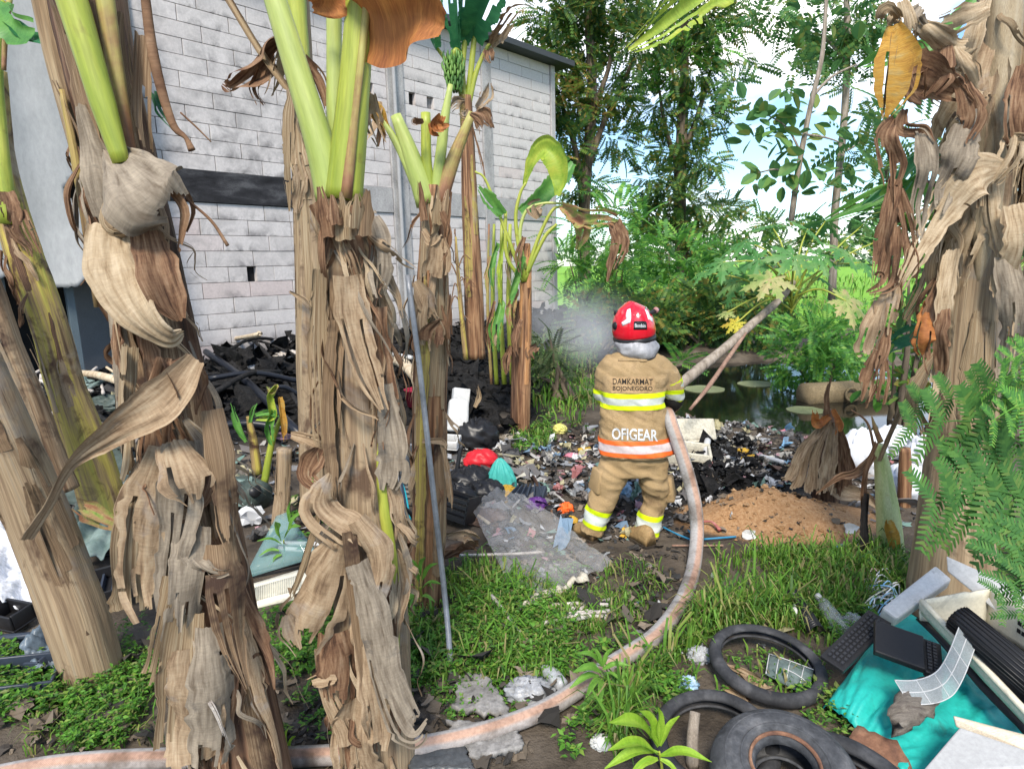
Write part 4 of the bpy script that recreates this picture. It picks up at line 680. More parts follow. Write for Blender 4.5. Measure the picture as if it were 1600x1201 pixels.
lf(L1, [(-6, 10, 4.2), (20, 40, 4.1), (60, 50, 4.0)], [30, 70, 40], GREEN, fold=.3, name='leaf', tears=2); lf(L1, [(8, 30, 4.2), (40, 55, 4.1), (75, 66, 4.0)], [20, 34, 20], GREEN_D, twist=30, fold=.3, name='leaf', tears=2); stalk(L1, [(6, 110), (8, 60), (16, -10)], [7, 8, 9], 4.2, STALK_B)
skirt(L1, lp, lr, 6, .4, .9, (.15, .4), (.04, .09), [DEAD_B, DEAD], 83, (3.3, 5.6))
YL2 = 4.2
L2 = banana_root('banana_plant', 'grey-brown banana trunk at the left edge, left of the yellow blotched one', (75, 740), YL2)
l2, r2 = trunk(L2, [(90, 770), (69, 716), (36, 625), (6, 548), (-24, 460), (-58, 370)], [60, 58, 56, 54, 52, 48], YL2, BARK, seed=9); sheaths(L2, l2, r2, 4, 91, BARK_P, (0, .8), (3.9, 5.6), (.4, .9), (.04, .08))
YL3 = G(140, 1060)[1]
L3 = banana_root('banana_plant', 'leaning bare banana trunk cut off by the left edge, rooted in bright weeds', (140, 1058))
l3, r3 = trunk(L3, [(156, 1090, YL3), (122, 970, YL3), (82, 862, YL3), (38, 752, YL3 - .05), (-2, 660, YL3 - .1), (-44, 560, YL3 - .1)], [84, 86, 86, 82, 76, 72], YL3, BARK_P, seed=10); sheaths(L3, l3, r3, 7, 101, BARK, (0, .8), (3.4, 6), (.4, .8), (.05, .12))

# R1: the big shaggy one on the right
YR = 3.3
R1 = banana_root('banana_plant', 'tall shaggy banana plant at right, pale trunk hung with masses of dead leaves', (1500, 968), YR)
rp, rr_ = trunk(R1, [(1478, 985), (1492, 850), (1506, 680), (1520, 500), (1538, 330), (1552, 180), (1562, 60), (1568, -60)], [120, 108, 94, 84, 76, 70, 64, 60], YR, BARK_P, seed=11); sheaths(R1, rp, rr_, 9, 111, None, (.1, .95), (3.4, 5.8), (.6, 1.2), (.07, .16))
stalk(R1, [(1530, 450), (1540, 330), (1552, 190), (1566, 60), (1572, -60)], [10, 44, 54, 54, 50], YR - .10, M('pale_dry_stalk', [(.28, .21, .125), (.40, .32, .21), (.48, .41, .30)], (14, 1.2, 1), 1.4, 'UV', .8, .5, .010, .35, blotch=[((.20, .13, .07), 3.5, .58)]), 'leaf_sheath')
skirt(R1, rp, rr_, 14, .6, .99, (.35, .9), (.08, .18), [DEAD_L, DEAD, SHEATH, DEAD_L, DEAD_G], 112, (2.6, 4.0), (.02, .16), fan=2.5); skirt(R1, rp, rr_, 8, .65, .99, (.35, .8), (.08, .18), [DEAD_L, SHEATH, DEAD], 116, (5.4, 6.6), (.02, .14), fan=2.0)
skirt(R1, rp, rr_, 9, .35, .8, (.4, .9), (.06, .14), [DEAD_L, DEAD_G, SHEATH], 113, (2.4, 3.6), (.02, .10), fan=2.5); skirt(R1, rp, rr_, 10, .3, .9, (.4, .9), (.05, .12), [SHEATH, DEAD_L, DEAD_G], 114, (5.7, 6.7), (.02, .12), fan=2.0)
for (pts, w, mt, tw) in [
    ([(1575, 260), (1520, 275), (1470, 330), (1420, 420), (1395, 470)], [20, 76, 60, 26, 8], DEAD_L, 10), ([(1520, 160), (1500, 240), (1478, 290), (1470, 330)], [30, 60, 50, 20], DEAD_G, 20), ([(1430, 20), (1450, 50), (1490, 80), (1540, 60)], [10, 46, 50, 20], DEAD_L, 30),
    ([(1545, 10), (1500, 30), (1460, 40)], [30, 50, 30], DEAD_L, -20), ([(1490, 70), (1510, 110), (1530, 150)], [20, 40, 26], DEAD_L, 40), ([(1480, 60), (1470, 120), (1440, 160)], [20, 40, 14], DEAD_B, 10), ([(1500, 120), (1520, 180), (1500, 220)], [20, 46, 20], DEAD_B, 20),
    ([(1410, 100), (1450, 120), (1490, 140), (1520, 160)], [60, 70, 44, 10], DEAD_B, 8), ([(1400, 30), (1385, 20), (1378, 40)], [20, 36, 12], SHEATH, 20), ([(1410, 0), (1420, 40), (1416, 80)], [16, 26, 8], DEAD_L, 10), ([(1440, 10), (1430, 30), (1460, 60)], [20, 34, 14], DEAD_G, 10),
    ([(1404, 30), (1392, 100), (1384, 160), (1380, 185)], [14, 10, 8, 4], SHEATH, 0), ([(1590, 180), (1580, 240), (1540, 300)], [20, 44, 20], DEAD_L, 20), ([(1570, 215), (1600, 225), (1590, 250)], [20, 40, 16], SHEATH, 20),
    ([(1585, 320), (1595, 380), (1580, 450), (1590, 520)], [36, 50, 56, 30], DEAD_L, 20), ([(1570, 400), (1582, 480), (1576, 560), (1560, 620)], [36, 44, 36, 14], DEAD_G, 25), ([(1600, 100), (1590, 180), (1600, 260)], [30, 50, 30], DEAD_B, -20),
    ([(1440, 200), (1450, 260), (1436, 320), (1440, 380)], [26, 40, 30, 16], DEAD_G, 30), ([(1490, 390), (1474, 480), (1468, 580), (1450, 680)], [26, 30, 28, 12], DEAD_L, -20), ([(1470, 440), (1462, 520), (1464, 600)], [30, 46, 26], DEAD_B, 40),
    ([(1455, 470), (1440, 530), (1446, 560)], [20, 40, 16], DEAD_O, 30)]:
    lf(R1, [(q[0], q[1], YR - .24 - .05 * (i % 2)) for i, q in enumerate(pts)], w, mt, twist=[tw, -tw, tw], fold=random.uniform(-.3, .3), curl=random.uniform(-.3, .3), wr=.016, rag=.16, tears=6, m=13)
lf(R1, [(1396, 40, 3.05), (1402, 90, 3.0), (1396, 140, 3.0), (1384, 184, 3.02)], [20, 70, 64, 10], DEAD_Y, twist=[8, 5, 12], fold=.15, curl=.15, wr=.012, rag=.06, tears=4, m=13, label='yellow-orange dying leaf at the left side'); lf(R1, [(1440, 90, 3.05), (1420, 110, 3.02), (1428, 140, 3.0), (1440, 160, 3.05)], [40, 60, 40, 10], DEAD_B, twist=20, fold=.2)
for (pts, w, mt, tw) in [([(1398, 185), (1385, 215), (1396, 260), (1390, 300)], [16, 44, 50, 20], DEAD_B, 8), ([(1412, 170), (1410, 200), (1440, 205), (1455, 225)], [14, 30, 30, 8], DEAD_B, 30), ([(1396, 280), (1388, 340), (1378, 400), (1362, 460)], [24, 30, 34, 14], DEAD_B, 30), ([(1404, 290), (1412, 330), (1420, 370), (1432, 430)], [14, 26, 30, 16], DEAD_B, -20),
    ([(1400, 330), (1392, 400), (1384, 440), (1352, 458)], [14, 36, 44, 10], DEAD_B, 10), ([(1396, 440), (1390, 480), (1380, 520)], [24, 40, 30], DEAD, 20), ([(1376, 470), (1362, 510), (1352, 545), (1360, 560)], [24, 40, 40, 14], DEAD, -20), ([(1384, 510), (1372, 560), (1358, 600), (1346, 630)], [20, 32, 34, 18], DEAD_B, 30), ([(1378, 540), (1376, 590), (1368, 640)], [16, 30, 28], DEAD_B, -30), ([(1420, 380), (1424, 420), (1412, 446)], [16, 34, 10], DEAD_B, 20), ([(1402, 420), (1404, 460), (1402, 490)], [10, 20, 6], DEAD_B, 20), ([(1388, 200), (1394, 300), (1388, 450), (1372, 560)], [5, 6, 6, 4], DEAD_B, 0)]:
    lf(R1, [(q[0], q[1], 3.05 - .02 * (i % 2)) for i, q in enumerate(pts)], w, mt, twist=[tw, -tw, tw], fold=.25, curl=.25, wr=.014, rag=.16, tears=6, m=11)
lf(R1, [(1320, -60, 3.0), (1180, -60, 2.9), (1080, 2, 2.85), (1030, 42, 2.83), (982, 78, 2.82)], [60, 90, 80, 62, 14], GREEN_Y, twist=[0, 10, 12], fold=.3, curl=.2, wr=.012, rag=.16, tears=16, m=15, name='leaf', label='pale ragged leaf tip hanging in from the top')
for (pts, w, mt, tw) in [([(1540, -20), (1450, 70), (1380, 90), (1342, 106)], [20, 40, 40, 10], GREEN, 10), ([(1480, 300), (1420, 300), (1370, 310), (1290, 345)], [30, 56, 50, 12], GREEN, 10), ([(1500, 260), (1440, 250), (1400, 290), (1340, 330)], [20, 40, 36, 10], GREEN_D, 10), ([(1470, 520), (1420, 525), (1380, 545)], [30, 40, 20], GREEN_D, 0), ([(1600, 40), (1585, 50), (1560, 60)], [20, 30, 14], GREEN, 0)]:
    lf(R1, [(q[0], q[1], YR + .5) for q in pts], w, mt, twist=[tw, -tw], fold=.3, curl=.2, tears=5, name='leaf')
for sd_, ac_ in ((195, (2.6, 4.1)), (196, (5.4, 6.7))): skirt(R1, rp, rr_, 22, .35, .99, (.15, .5), (.014, .05), [DEAD_L, DEAD, DEAD_B, SHEATH], sd_, ac_, (.02, .14), (.0, .5), 5, (.005, .016), 2.2)
# R3: small collapsed plant by the sand
YR3 = 4.95
R3 = banana_root('banana_plant', 'small collapsed banana plant whose dead leaves hang to the ground beside the sand heap', (1275, 782), YR3)
r3p, r3r = trunk(R3, [(1290, 795), (1290, 740), (1296, 680), (1294, 640)], [40, 36, 26, 14], YR3, BARK_D, seed=12)
lf(R3, [(1293, 650, YR3 - .1), (1292, 615, YR3 - .1), (1302, 582, YR3 - .1)], [16, 12, 5], DEAD_B, fold=.5, curl=.4, tears=0)
for (pts, w, mt) in [([(1290, 660), (1255, 700), (1235, 745), (1215, 755)], [12, 22, 22, 14], DEAD), ([(1292, 655), (1262, 700), (1250, 750), (1240, 768)], [12, 18, 26, 18], DEAD), ([(1294, 655), (1274, 710), (1268, 760), (1266, 775)], [12, 18, 28, 30], DEAD), ([(1300, 660), (1296, 710), (1292, 750), (1290, 775)], [14, 36, 34, 26], DEAD), ([(1304, 660), (1316, 700), (1322, 740), (1322, 775)], [12, 26, 30, 20], DEAD_B), ([(1302, 660), (1330, 720), (1332, 735), (1310, 735)], [8, 8, 8, 5], DEAD_B), ([(1290, 740), (1310, 765), (1350, 775), (1375, 795)], [30, 40, 26, 8], DEAD), ([(1296, 650), (1276, 660), (1270, 640)], [10, 26, 10], DEAD_O), ([(1300, 640), (1312, 665), (1308, 680)], [10, 18, 8], DEAD_O), ([(1284, 660), (1262, 720), (1225, 760)], [8, 8, 6], SHEATH), ([(1298, 665), (1282, 740), (1280, 770)], [9, 10, 8], SHEATH), ([(1305, 680), (1308, 740), (1306, 780)], [20, 30, 30], DEAD_D if False else DEAD_B)]:
    lf(R3, [(q[0], q[1], YR3 - .15 - .1 * i / 3) for i, q in enumerate(pts)], w, mt, twist=[20, -20], fold=.35, curl=.4, wr=.025, tears=1, m=9)
# R4: pale green sprout
YR4 = G(1388, 862)[1]
R4 = banana_root('banana_plant', 'pale green cut banana sprout in front of the white sacks, black wilted leaf beside it', (1388, 862))
trunk(R4, [(1392, 872), (1388, 810), (1380, 740), (1372, 695)], [40, 34, 24, 16], YR4, M('sprout_bark', [(.30, .38, .12), (.50, .54, .26), (.58, .58, .34)], (10, 1.2, 1), 1.4, 'UV', .6, .3, blotch=[((.40, .28, .06), 5, .62)]), seed=13)
lf(R4, [(1374, 720), (1390, 680), (1408, 640), (1418, 616)], [16, 22, 22, 8], DEAD, Y=YR4 - .05, fold=.7, curl=.5, tears=0); lf(R4, [(1398, 860), (1394, 835), (1388, 810)], [20, 26, 10], DEAD_Y, Y=YR4 - .12, fold=-.2, curl=-.4, tears=0, name='leaf_sheath')
lf(R4, [(1370, 690), (1352, 740), (1350, 800), (1354, 890)], [12, 16, 16, 22], DEAD_B, Y=YR4 - .1, fold=.6, curl=.4, tears=0); lf(R4, [(1354, 770), (1350, 830), (1354, 892)], [14, 18, 24], M('black_wilted_leaf', [(.012, .011, .012), (.04, .035, .033)], ns=5, rough=.7), Y=YR4 - .13, fold=.5, curl=.3, tears=0)
lf(R4, [(1372, 700), (1340, 735), (1310, 745), (1275, 770)], [8, 20, 12, 4], DEAD_B, Y=YR4, twist=30, fold=.4, tears=0); stalk(R4, [(1366, 700), (1355, 660), (1330, 640)], [5, 4, 2], YR4, DEAD_B, 'dead_stalk', 6); stalk(R4, [(1376, 690), (1368, 670), (1362, 650)], [10, 8, 2], YR4, STALK_B, 'leaf_stalk', 8)
# stump right of it, small left sprouts
Y_ = G(1412, 790)[1]; S2 = banana_root('banana_stump', 'narrow brown rotting banana stump in front of the white sacks', (1412, 790), cat='banana stump'); trunk(S2, [(1412, 795), (1414, 745), (1414, 700)], [20, 20, 16], Y_, BARK_B, 14, seed=14)
Y_ = G(440, 815)[1]; S3 = banana_root('banana_stump', 'dry fibrous banana stump left of the middle plants', (440, 815), cat='banana stump'); sp_, sr_ = trunk(S3, [(438, 822), (442, 760), (444, 700)], [30, 22, 24], Y_, BARK_P, 16, .12, seed=15); sheaths(S3, sp_, sr_, 6, 151, DEAD, (0, .5), (3.4, 6), (.2, .4), (.02, .05))
Y_ = 5.2; S4 = banana_root('banana_sprout', 'small green banana sprout with curled yellowing leaves in front of the black pipes', (410, 705), Y_, cat='banana sprout')
stalk(S4, [(402, 740), (396, 690), (388, 650)], [16, 14, 8], Y_, BARK_Y, 'trunk'); stalk(S4, [(412, 760), (425, 690), (440, 650)], [12, 10, 6], Y_, STALK, 'leaf_stalk')
for (pts, w, mt) in [([(386, 690), (370, 660), (360, 630)], [10, 22, 8], GREEN), ([(392, 660), (396, 640), (402, 628)], [8, 12, 6], GREEN), ([(400, 650), (420, 645), (438, 650)], [10, 16, 8], GREEN), ([(430, 600), (420, 620), (425, 650), (400, 655)], [16, 22, 20, 8], GREEN_Y), ([(436, 620), (442, 660), (446, 692)], [12, 18, 8], DEAD_Y), ([(425, 640), (418, 670), (428, 700)], [10, 26, 10], GREEN), ([(432, 600), (424, 610), (416, 604)], [10, 18, 6], GREEN_S)]:
    lf(S4, pts, w, mt, Y=Y_ - .1, twist=[30, -10], fold=.5, curl=.4, tears=2, name='leaf')
Y_ = G(200, 985)[1] ; S5 = banana_root('banana_sprout', 'tiny banana sprout with one scorched green leaf by the left trunk', (210, 860), 3.4, cat='banana sprout')
stalk(S5, [(214, 880), (208, 840), (214, 815)], [16, 18, 10], 3.0, GREEN_Y, 'trunk'); lf(S5, [(200, 822, 3.0), (170, 815, 2.95), (140, 800, 2.92), (112, 784, 2.9)], [10, 30, 38, 22], GREEN_S, fold=.2, curl=.15, tears=2, name='leaf'); lf(S5, [(204, 835, 3.0), (192, 830, 2.97), (184, 826, 2.95)], [10, 20, 6], GREEN_Y, fold=.3, name='leaf')
# fallen heap of dead leaves between the middle plants
FH = G(628, 900); q = thing('dead_leaf_pile', 'heap of crumpled dead banana leaves on the ground between the middle and slim plants', 'dead leaves', FH)
for k, (pts, w) in enumerate([([(600, 830), (630, 815), (660, 830), (680, 850)], [40, 60, 50, 20]), ([(595, 870), (630, 850), (660, 840), (690, 820)], [50, 60, 46, 20]), ([(610, 900), (640, 875), (672, 880)], [36, 50, 20]), ([(690, 870), (720, 850), (750, 860)], [30, 46, 20]), ([(700, 840), (730, 832), (752, 850)], [20, 36, 14]), ([(620, 850), (650, 880), (660, 900)], [30, 40, 16])]):
    lf(q, [(a, b_, FH[1] - .02 - .06 * (k % 3)) for a, b_ in pts], w, [DEAD, DEAD_B][k % 2], twist=[20, -30, 40], fold=.4, curl=.7, wr=.05, tears=2, m=13)
# ------------------------------------------------------------------ trees and bushes behind
def frond_t(pairs=8, ll=.24, lw=.075, ang=62, droop=.18):
    out = []
    for i in range(pairs):
        x = .12 + .85 * i / (pairs - 1); l = ll * (1 - .45 * abs(i / (pairs - 1) - .35)); z = -droop * x * x
        for s in (-1, 1):
            d = np.array((math.cos(R(ang)), s * math.sin(R(ang)), -.25)); b = np.array((x, 0, z)); n = np.array((d[1] * s, -d[0] * s, 0)) * s
            out.append([b, b + d * l * .5 + n * lw * .5, b + d * l, b + d * l * .5 - n * lw * .5])
    out.append([(0, -.006, 0), (1, -.004, -droop), (1, .004, -droop), (0, .006, 0)])
    return np.array(out)
def oval_t(l=1.0, w=.62, n=1):
    o = [(0, 0, 0), (l * .14, w * .30, .02), (l * .4, w * .5, .04), (l * .7, w * .44, .0), (l * .92, w * .18, -.07), (l, 0, -.12)]
    return np.array([o, [(x, -y, z) for x, y, z in o][::-1]], float)
FROND = frond_t(8, .30, .13); FROND_F = frond_t(12, .22, .075, 70, .35); OVAL = oval_t()
def orient(d, roll):
    d = unit(d); up = np.array((0, 0, 1.0)) + .0 * d; y = unit(np.cross(up, d) + 1e-4); z = np.cross(d, y)
    c, s = np.cos(roll)[:, None], np.sin(roll)[:, None]; y2 = y * c + z * s; z2 = -y * s + z * c
    return np.stack([d, y2, z2], -1)
def crown(mb, clumps, Y, T, size, dens, sq=.7, up=.25, jitter=.25, seed=0):
    r = np.random.default_rng(seed)
    for (cx, cy, rx, ry) in clumps:
        c = P(cx, cy, Y + r.normal(0, .35)); a, b = pxm(rx, c), pxm(ry, c); n = int(dens * a * b) + 5
        u = unit(r.normal(0, 1, (n, 3))); rad = r.uniform(.2, 1.0, n) ** .6; p = c + u * np.array((a, max(a, b) * sq, b)) * rad[:, None]
        d = unit(u + r.normal(0, .6, (n, 3)) + np.array((0, 0, up - .25))); scatter(mb, T, p, orient(d, r.normal(0, .6, n)), size * r.uniform(.6, 1.3, n))
def limb(mb, pts, w, Y, n=9, seed=0):
    p = PP(pts, Y); tube(mb, p, [pxm(a, b) / 2 for a, b in zip(w, p)], n, None, .06, .03, seed); return p
def tree(name, label, base, trunks, mats, crowns, cat='tree', group=None, Y=20):
    loc = P(base[0], base[1], Y); loc[2] = float(gz(loc[0], loc[1])); t_ = thing(name, label, cat, loc, group)
    for i, (pts, w) in enumerate(trunks):
        mb = MB(); limb(mb, pts, w, Y, seed=i); mb.build('trunk' if i == 0 else 'limb', mats[0], t_)
    for (cl, T, size, dens, mt, kw) in crowns:
        mb = MB(); crown(mb, cl, kw.pop('Y', Y), T, size, dens, **kw); mb.build('crown', mt, t_, False)
    return t_
tree('feathery_tree', 'large dark feathery tree standing just beyond the end of the block wall', (912, 470), [([(914, 478), (912, 380), (915, 280), (925, 160), (920, 40), (915, -40)], [22, 20, 18, 16, 13, 10]), ([(913, 330), (900, 240), (880, 170), (862, 120)], [12, 9, 7, 4]), ([(916, 270), (940, 200), (965, 150), (990, 90)], [11, 9, 7, 4]), ([(922, 180), (950, 110), (960, 40)], [9, 7, 4])], [WOODB],
     [([(860, 110, 42, 40), (905, 60, 55, 45), (870, 20, 60, 30), (935, 140, 48, 36), (880, 225, 48, 32), (905, 285, 40, 24), (960, 215, 40, 30), (950, 20, 60, 30), (1000, 60, 44, 34), (930, 0, 70, 20), (850, 170, 30, 22), (885, 160, 36, 26)], FROND, .62, 150, FOL_T, dict(seed=1)),
      ([(842, 192, 30, 14), (868, 140, 26, 16), (905, 150, 26, 16), (890, 100, 20, 14), (940, 180, 22, 12), (830, 205, 20, 10), (850, 240, 26, 14)], FROND, .5, 110, FOL_TY, dict(seed=2))], Y=21)
tree('feathery_tree', 'second dark feathery tree, dense crown reaching the top edge left of open sky', (1065, 470), [([(1070, 470), (1066, 400), (1062, 300), (1066, 200), (1070, 100), (1068, -30)], [24, 22, 20, 17, 13, 9]), ([(1064, 250), (1090, 180), (1110, 110)], [10, 8, 5]), ([(1064, 280), (1040, 200), (1030, 140)], [10, 7, 4])], [WOODB],
     [([(1050, 25, 70, 35), (1105, 35, 50, 36), (1080, 105, 50, 34), (1025, 165, 40, 30), (1100, 165, 36, 26), (1060, 230, 44, 28), (1028, 280, 40, 24), (1096, 250, 30, 22), (1070, 310, 52, 26), (1020, 335, 36, 24), (1110, 330, 40, 16), (1040, 370, 50, 26), (1100, 380, 40, 20)], FROND, .62, 150, FOL_T, dict(seed=3)),
      ([(1060, 88, 40, 16), (1010, 112, 30, 16), (1120, 75, 28, 22), (1050, 140, 30, 12), (1095, 60, 26, 16)], FROND, .55, 120, FOL_L, dict(seed=4)), ([(1040, 96, 26, 10), (1070, 70, 22, 10)], FROND, .45, 90, FOL_TY, dict(seed=5)), ([(1148, 90, 22, 12), (1150, 130, 14, 10), (1140, 320, 26, 8), (1130, 200, 14, 14)], FROND, .45, 80, FOL_T, dict(seed=6))], Y=22.5)
tree('broadleaf_tree', 'slender leaning tree with big round leaves against the bright sky', (1238, 470), [([(1236, 345), (1250, 250), (1268, 160), (1284, 90), (1290, 20), (1292, -30)], [9, 9, 8, 7, 6, 5]), ([(1270, 150), (1300, 120), (1340, 100)], [5, 4, 2]), ([(1252, 240), (1230, 200), (1200, 180)], [4, 3, 2]), ([(1246, 280), (1215, 265), (1185, 270)], [3, 3, 2]), ([(1258, 210), (1290, 215), (1320, 225)], [4, 3, 2])], [WOODG],
     [([(1192, 178, 34, 22), (1222, 160, 34, 24), (1236, 218, 34, 28), (1178, 215, 26, 16), (1200, 268, 26, 14), (1258, 255, 28, 20), (1212, 205, 30, 18), (1180, 285, 20, 12), (1170, 160, 18, 10), (1230, 140, 20, 12), (1245, 300, 16, 12), (1225, 285, 20, 10)], OVAL, .33, 60, FOL_B, dict(seed=7, Y=13.5))], Y=13.5)
tree('broadleaf_tree', 'straight pale-trunked tree beside the slender one, its canopy filling the top right', (1312, 470), [([(1300, 470), (1305, 330), (1318, 200), (1324, 80), (1322, -30)], [12, 12, 11, 10, 8]), ([(1320, 130), (1345, 100), (1375, 85)], [5, 4, 2]), ([(1322, 100), (1290, 60), (1260, 50)], [5, 4, 2]), ([(1312, 240), (1340, 225), (1370, 190)], [4, 3, 2])], [WOODG],
     [([(1225, 15, 50, 20), (1290, 35, 60, 32), (1350, 25, 44, 34), (1335, 85, 40, 20), (1255, 75, 36, 16), (1370, 70, 30, 20), (1200, 30, 30, 14), (1300, 90, 30, 14)], FROND, .55, 130, FOL_B, dict(seed=8)),
      ([(1280, 25, 60, 22), (1310, 70, 40, 20), (1340, 50, 34, 20), (1300, 205, 26, 18), (1322, 258, 24, 20), (1285, 285, 24, 20), (1345, 225, 24, 14), (1270, 180, 18, 14), (1345, 295, 26, 16), (1385, 165, 26, 22)], OVAL, .34, 52, FOL_B, dict(seed=9)), ([(1175, 95, 22, 10), (1150, 120, 18, 10), (1362, 165, 14, 12), (1330, 130, 26, 8), (1240, 110, 24, 8)], FROND, .5, 60, FOL_B, dict(seed=10))], Y=15)
tree('broadleaf_tree', 'dark banana and leaf thicket right of the two slender trees, beyond the shaggy plant', (1400, 450), [([(1400, 460), (1395, 360), (1385, 260)], [10, 9, 6])], [WOODB],
     [([(1370, 210, 40, 14), (1400, 240, 40, 20), (1350, 250, 30, 14), (1420, 300, 40, 30), (1380, 290, 30, 20), (1420, 200, 30, 20)], FROND_F, .9, 40, FOL_B, dict(seed=11)), ([(1400, 330, 40, 30), (1440, 380, 30, 40), (1350, 330, 30, 14)], OVAL, .4, 60, FOL_T, dict(seed=12))], Y=12)
def bush(label, clumps, Y, T, size, dens, mat, seed, name='bush', sq=.7, up=.2, group=None):
    c = P(clumps[0][0], clumps[0][1], Y); loc = np.array((c[0], c[1], float(gz(c[0], c[1])))); t_ = thing(name, label, 'bush', loc, group); mb = MB()
    for k, q in enumerate(clumps[:4]):
        e = P(q[0], q[1], Y); tube(mb, [loc + (0.1 * k, 0, 0), (loc + e) / 2 + (0.05, 0, .1), e], [.04, .03, .012], 7)
    mb.build('stem', WOODB, t_); mb = MB(); crown(mb, clumps, Y, T, size, dens, sq, up, seed=seed); mb.build('crown', mat, t_, False); return t_
bush('bright green ferny bush at the wall end, behind the mist', [(905, 365, 32, 26), (890, 410, 30, 26), (925, 440, 40, 26), (900, 470, 30, 16)], 17.0, FROND_F, .7, 100, FOL_L, 21)
bush('light green feathery saplings under the big tree', [(960, 340, 32, 40), (975, 395, 42, 36), (950, 430, 36, 30), (985, 455, 44, 24), (1000, 360, 26, 30)], 16.0, FROND_F, .75, 90, FOL_L, 22)
bush('mid green tangle of fronds right of the helmet', [(1045, 395, 44, 30), (1080, 420, 40, 32), (1035, 450, 36, 26), (1110, 450, 44, 26), (1150, 410, 40, 26)], 16.5, FROND, .6, 110, FOL_L, 23)
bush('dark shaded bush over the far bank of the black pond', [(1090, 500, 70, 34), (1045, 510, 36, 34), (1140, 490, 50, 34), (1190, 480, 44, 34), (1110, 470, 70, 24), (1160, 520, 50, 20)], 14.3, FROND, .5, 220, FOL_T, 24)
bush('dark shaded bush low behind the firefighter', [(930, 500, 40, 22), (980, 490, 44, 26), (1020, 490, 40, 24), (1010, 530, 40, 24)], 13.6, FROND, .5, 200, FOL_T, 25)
bush('rounded green bush overhanging the right side of the pond', [(1270, 535, 56, 36), (1305, 510, 44, 30), (1240, 560, 34, 26), (1320, 555, 36, 26), (1255, 590, 30, 16), (1290, 575, 40, 22)], 10.8, FROND, .34, 480, FOL_L, 26)
bush('leafy bush at the right bank behind the hanging dead leaves', [(1395, 560, 44, 40), (1420, 520, 40, 40), (1430, 600, 40, 30), (1390, 620, 30, 20), (1350, 600, 20, 14)], 8.2, OVAL, .16, 420, FOL_L, 27)
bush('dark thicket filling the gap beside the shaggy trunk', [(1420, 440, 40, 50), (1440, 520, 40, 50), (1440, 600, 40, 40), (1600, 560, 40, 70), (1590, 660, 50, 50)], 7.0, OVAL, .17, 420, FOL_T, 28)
bush('low dark scrub on the bank right of the field', [(1180, 355, 60, 14), (1250, 375, 50, 12), (1330, 370, 50, 12), (1120, 375, 40, 12), (1230, 350, 40, 8)], 40, FROND, 1.2, 24, FOL_T, 29)
bush('leafy climbing weeds on the mound beside the scorched clump', [(865, 560, 44, 26), (845, 590, 30, 20), (880, 590, 36, 18), (860, 530, 30, 16)], 8.6, FROND, .26, 300, M('dusty_green', [(.05, .08, .03), (.08, .11, .04)], ns=2, bump=0, fine=0, trans=.3, isl=[(.05, .09, .03), (.08, .12, .045), (.12, .14, .06), (.04, .07, .025)], isl_amt=.8), 30)
FT = P(800, 395, 170); t_ = MB(); r = np.random.default_rng(5)
crown(t_, [(x, 402 - .026 * (x - 800) - 4 * r.random(), 40, 6 + 5 * r.random()) for x in range(820, 1700, 34)], 150, FROND, 6.0, .6, FOL_T and .5, seed=31)
tag(t_.build('far_tree_line', M('far_foliage', [(.05, .10, .05), (.08, .14, .07)], ns=.3, coord='World', bump=0, fine=0), None, False), 'hazy line of trees far across the green field', 'trees', None, 'stuff')

# ---- papaya, fallen over the pond
YP = 7.6
PA = thing('papaya_tree', 'papaya tree leaning right over the black pond, lobed leaves green to yellow', 'papaya tree', G(1062, 606))
mb = MB(); pth = [P(1050, 612, 6.6), P(1085, 582, 6.75), P(1130, 546, 7.0), P(1180, 502, 7.3), P(1222, 464, 7.6), P(1240, 440, 7.7)]
tube(mb, pth, [pxm(w, q) / 2 for w, q in zip((17, 17, 15, 13, 11, 9), pth)], 12, None, .05, .02, 3); mb.build('trunk', WOODG, PA)
def palmate(mb, c, nrm, ax, size, seed):
    r = np.random.default_rng(seed); nrm = unit(np.array(nrm, float)); ax = unit(ax - nrm * np.dot(ax, nrm)); ay = np.cross(nrm, ax)
    def W(x, y): rr = x * x + y * y; return c + (ax * x + ay * y - nrm * (.28 * rr)) * size
    for a in (-140, -95, -50, 0, 50, 95, 140):
        l = (.62 if abs(a) > 120 else .85 if abs(a) > 80 else 1.0) * r.uniform(.85, 1.1); ca, sa = math.cos(R(a)), math.sin(R(a))
        prof = [(0, .02), (.22, .07), (.36, .22), (.40, .10), (.58, .24), (.62, .09), (.80, .15), (.82, .06), (1.0, .0)]
        for s in (-1, 1):
            mid = [W(x * l * ca, x * l * sa) for x, _ in prof]; ed = [W(x * l * ca - s * y * sa * l, x * l * sa + s * y * ca * l) - nrm * y * .25 * size for x, y in prof]
            mb.grid(np.array([mid, ed]).transpose(1, 0, 2))
top = P(1238, 442, 7.7)
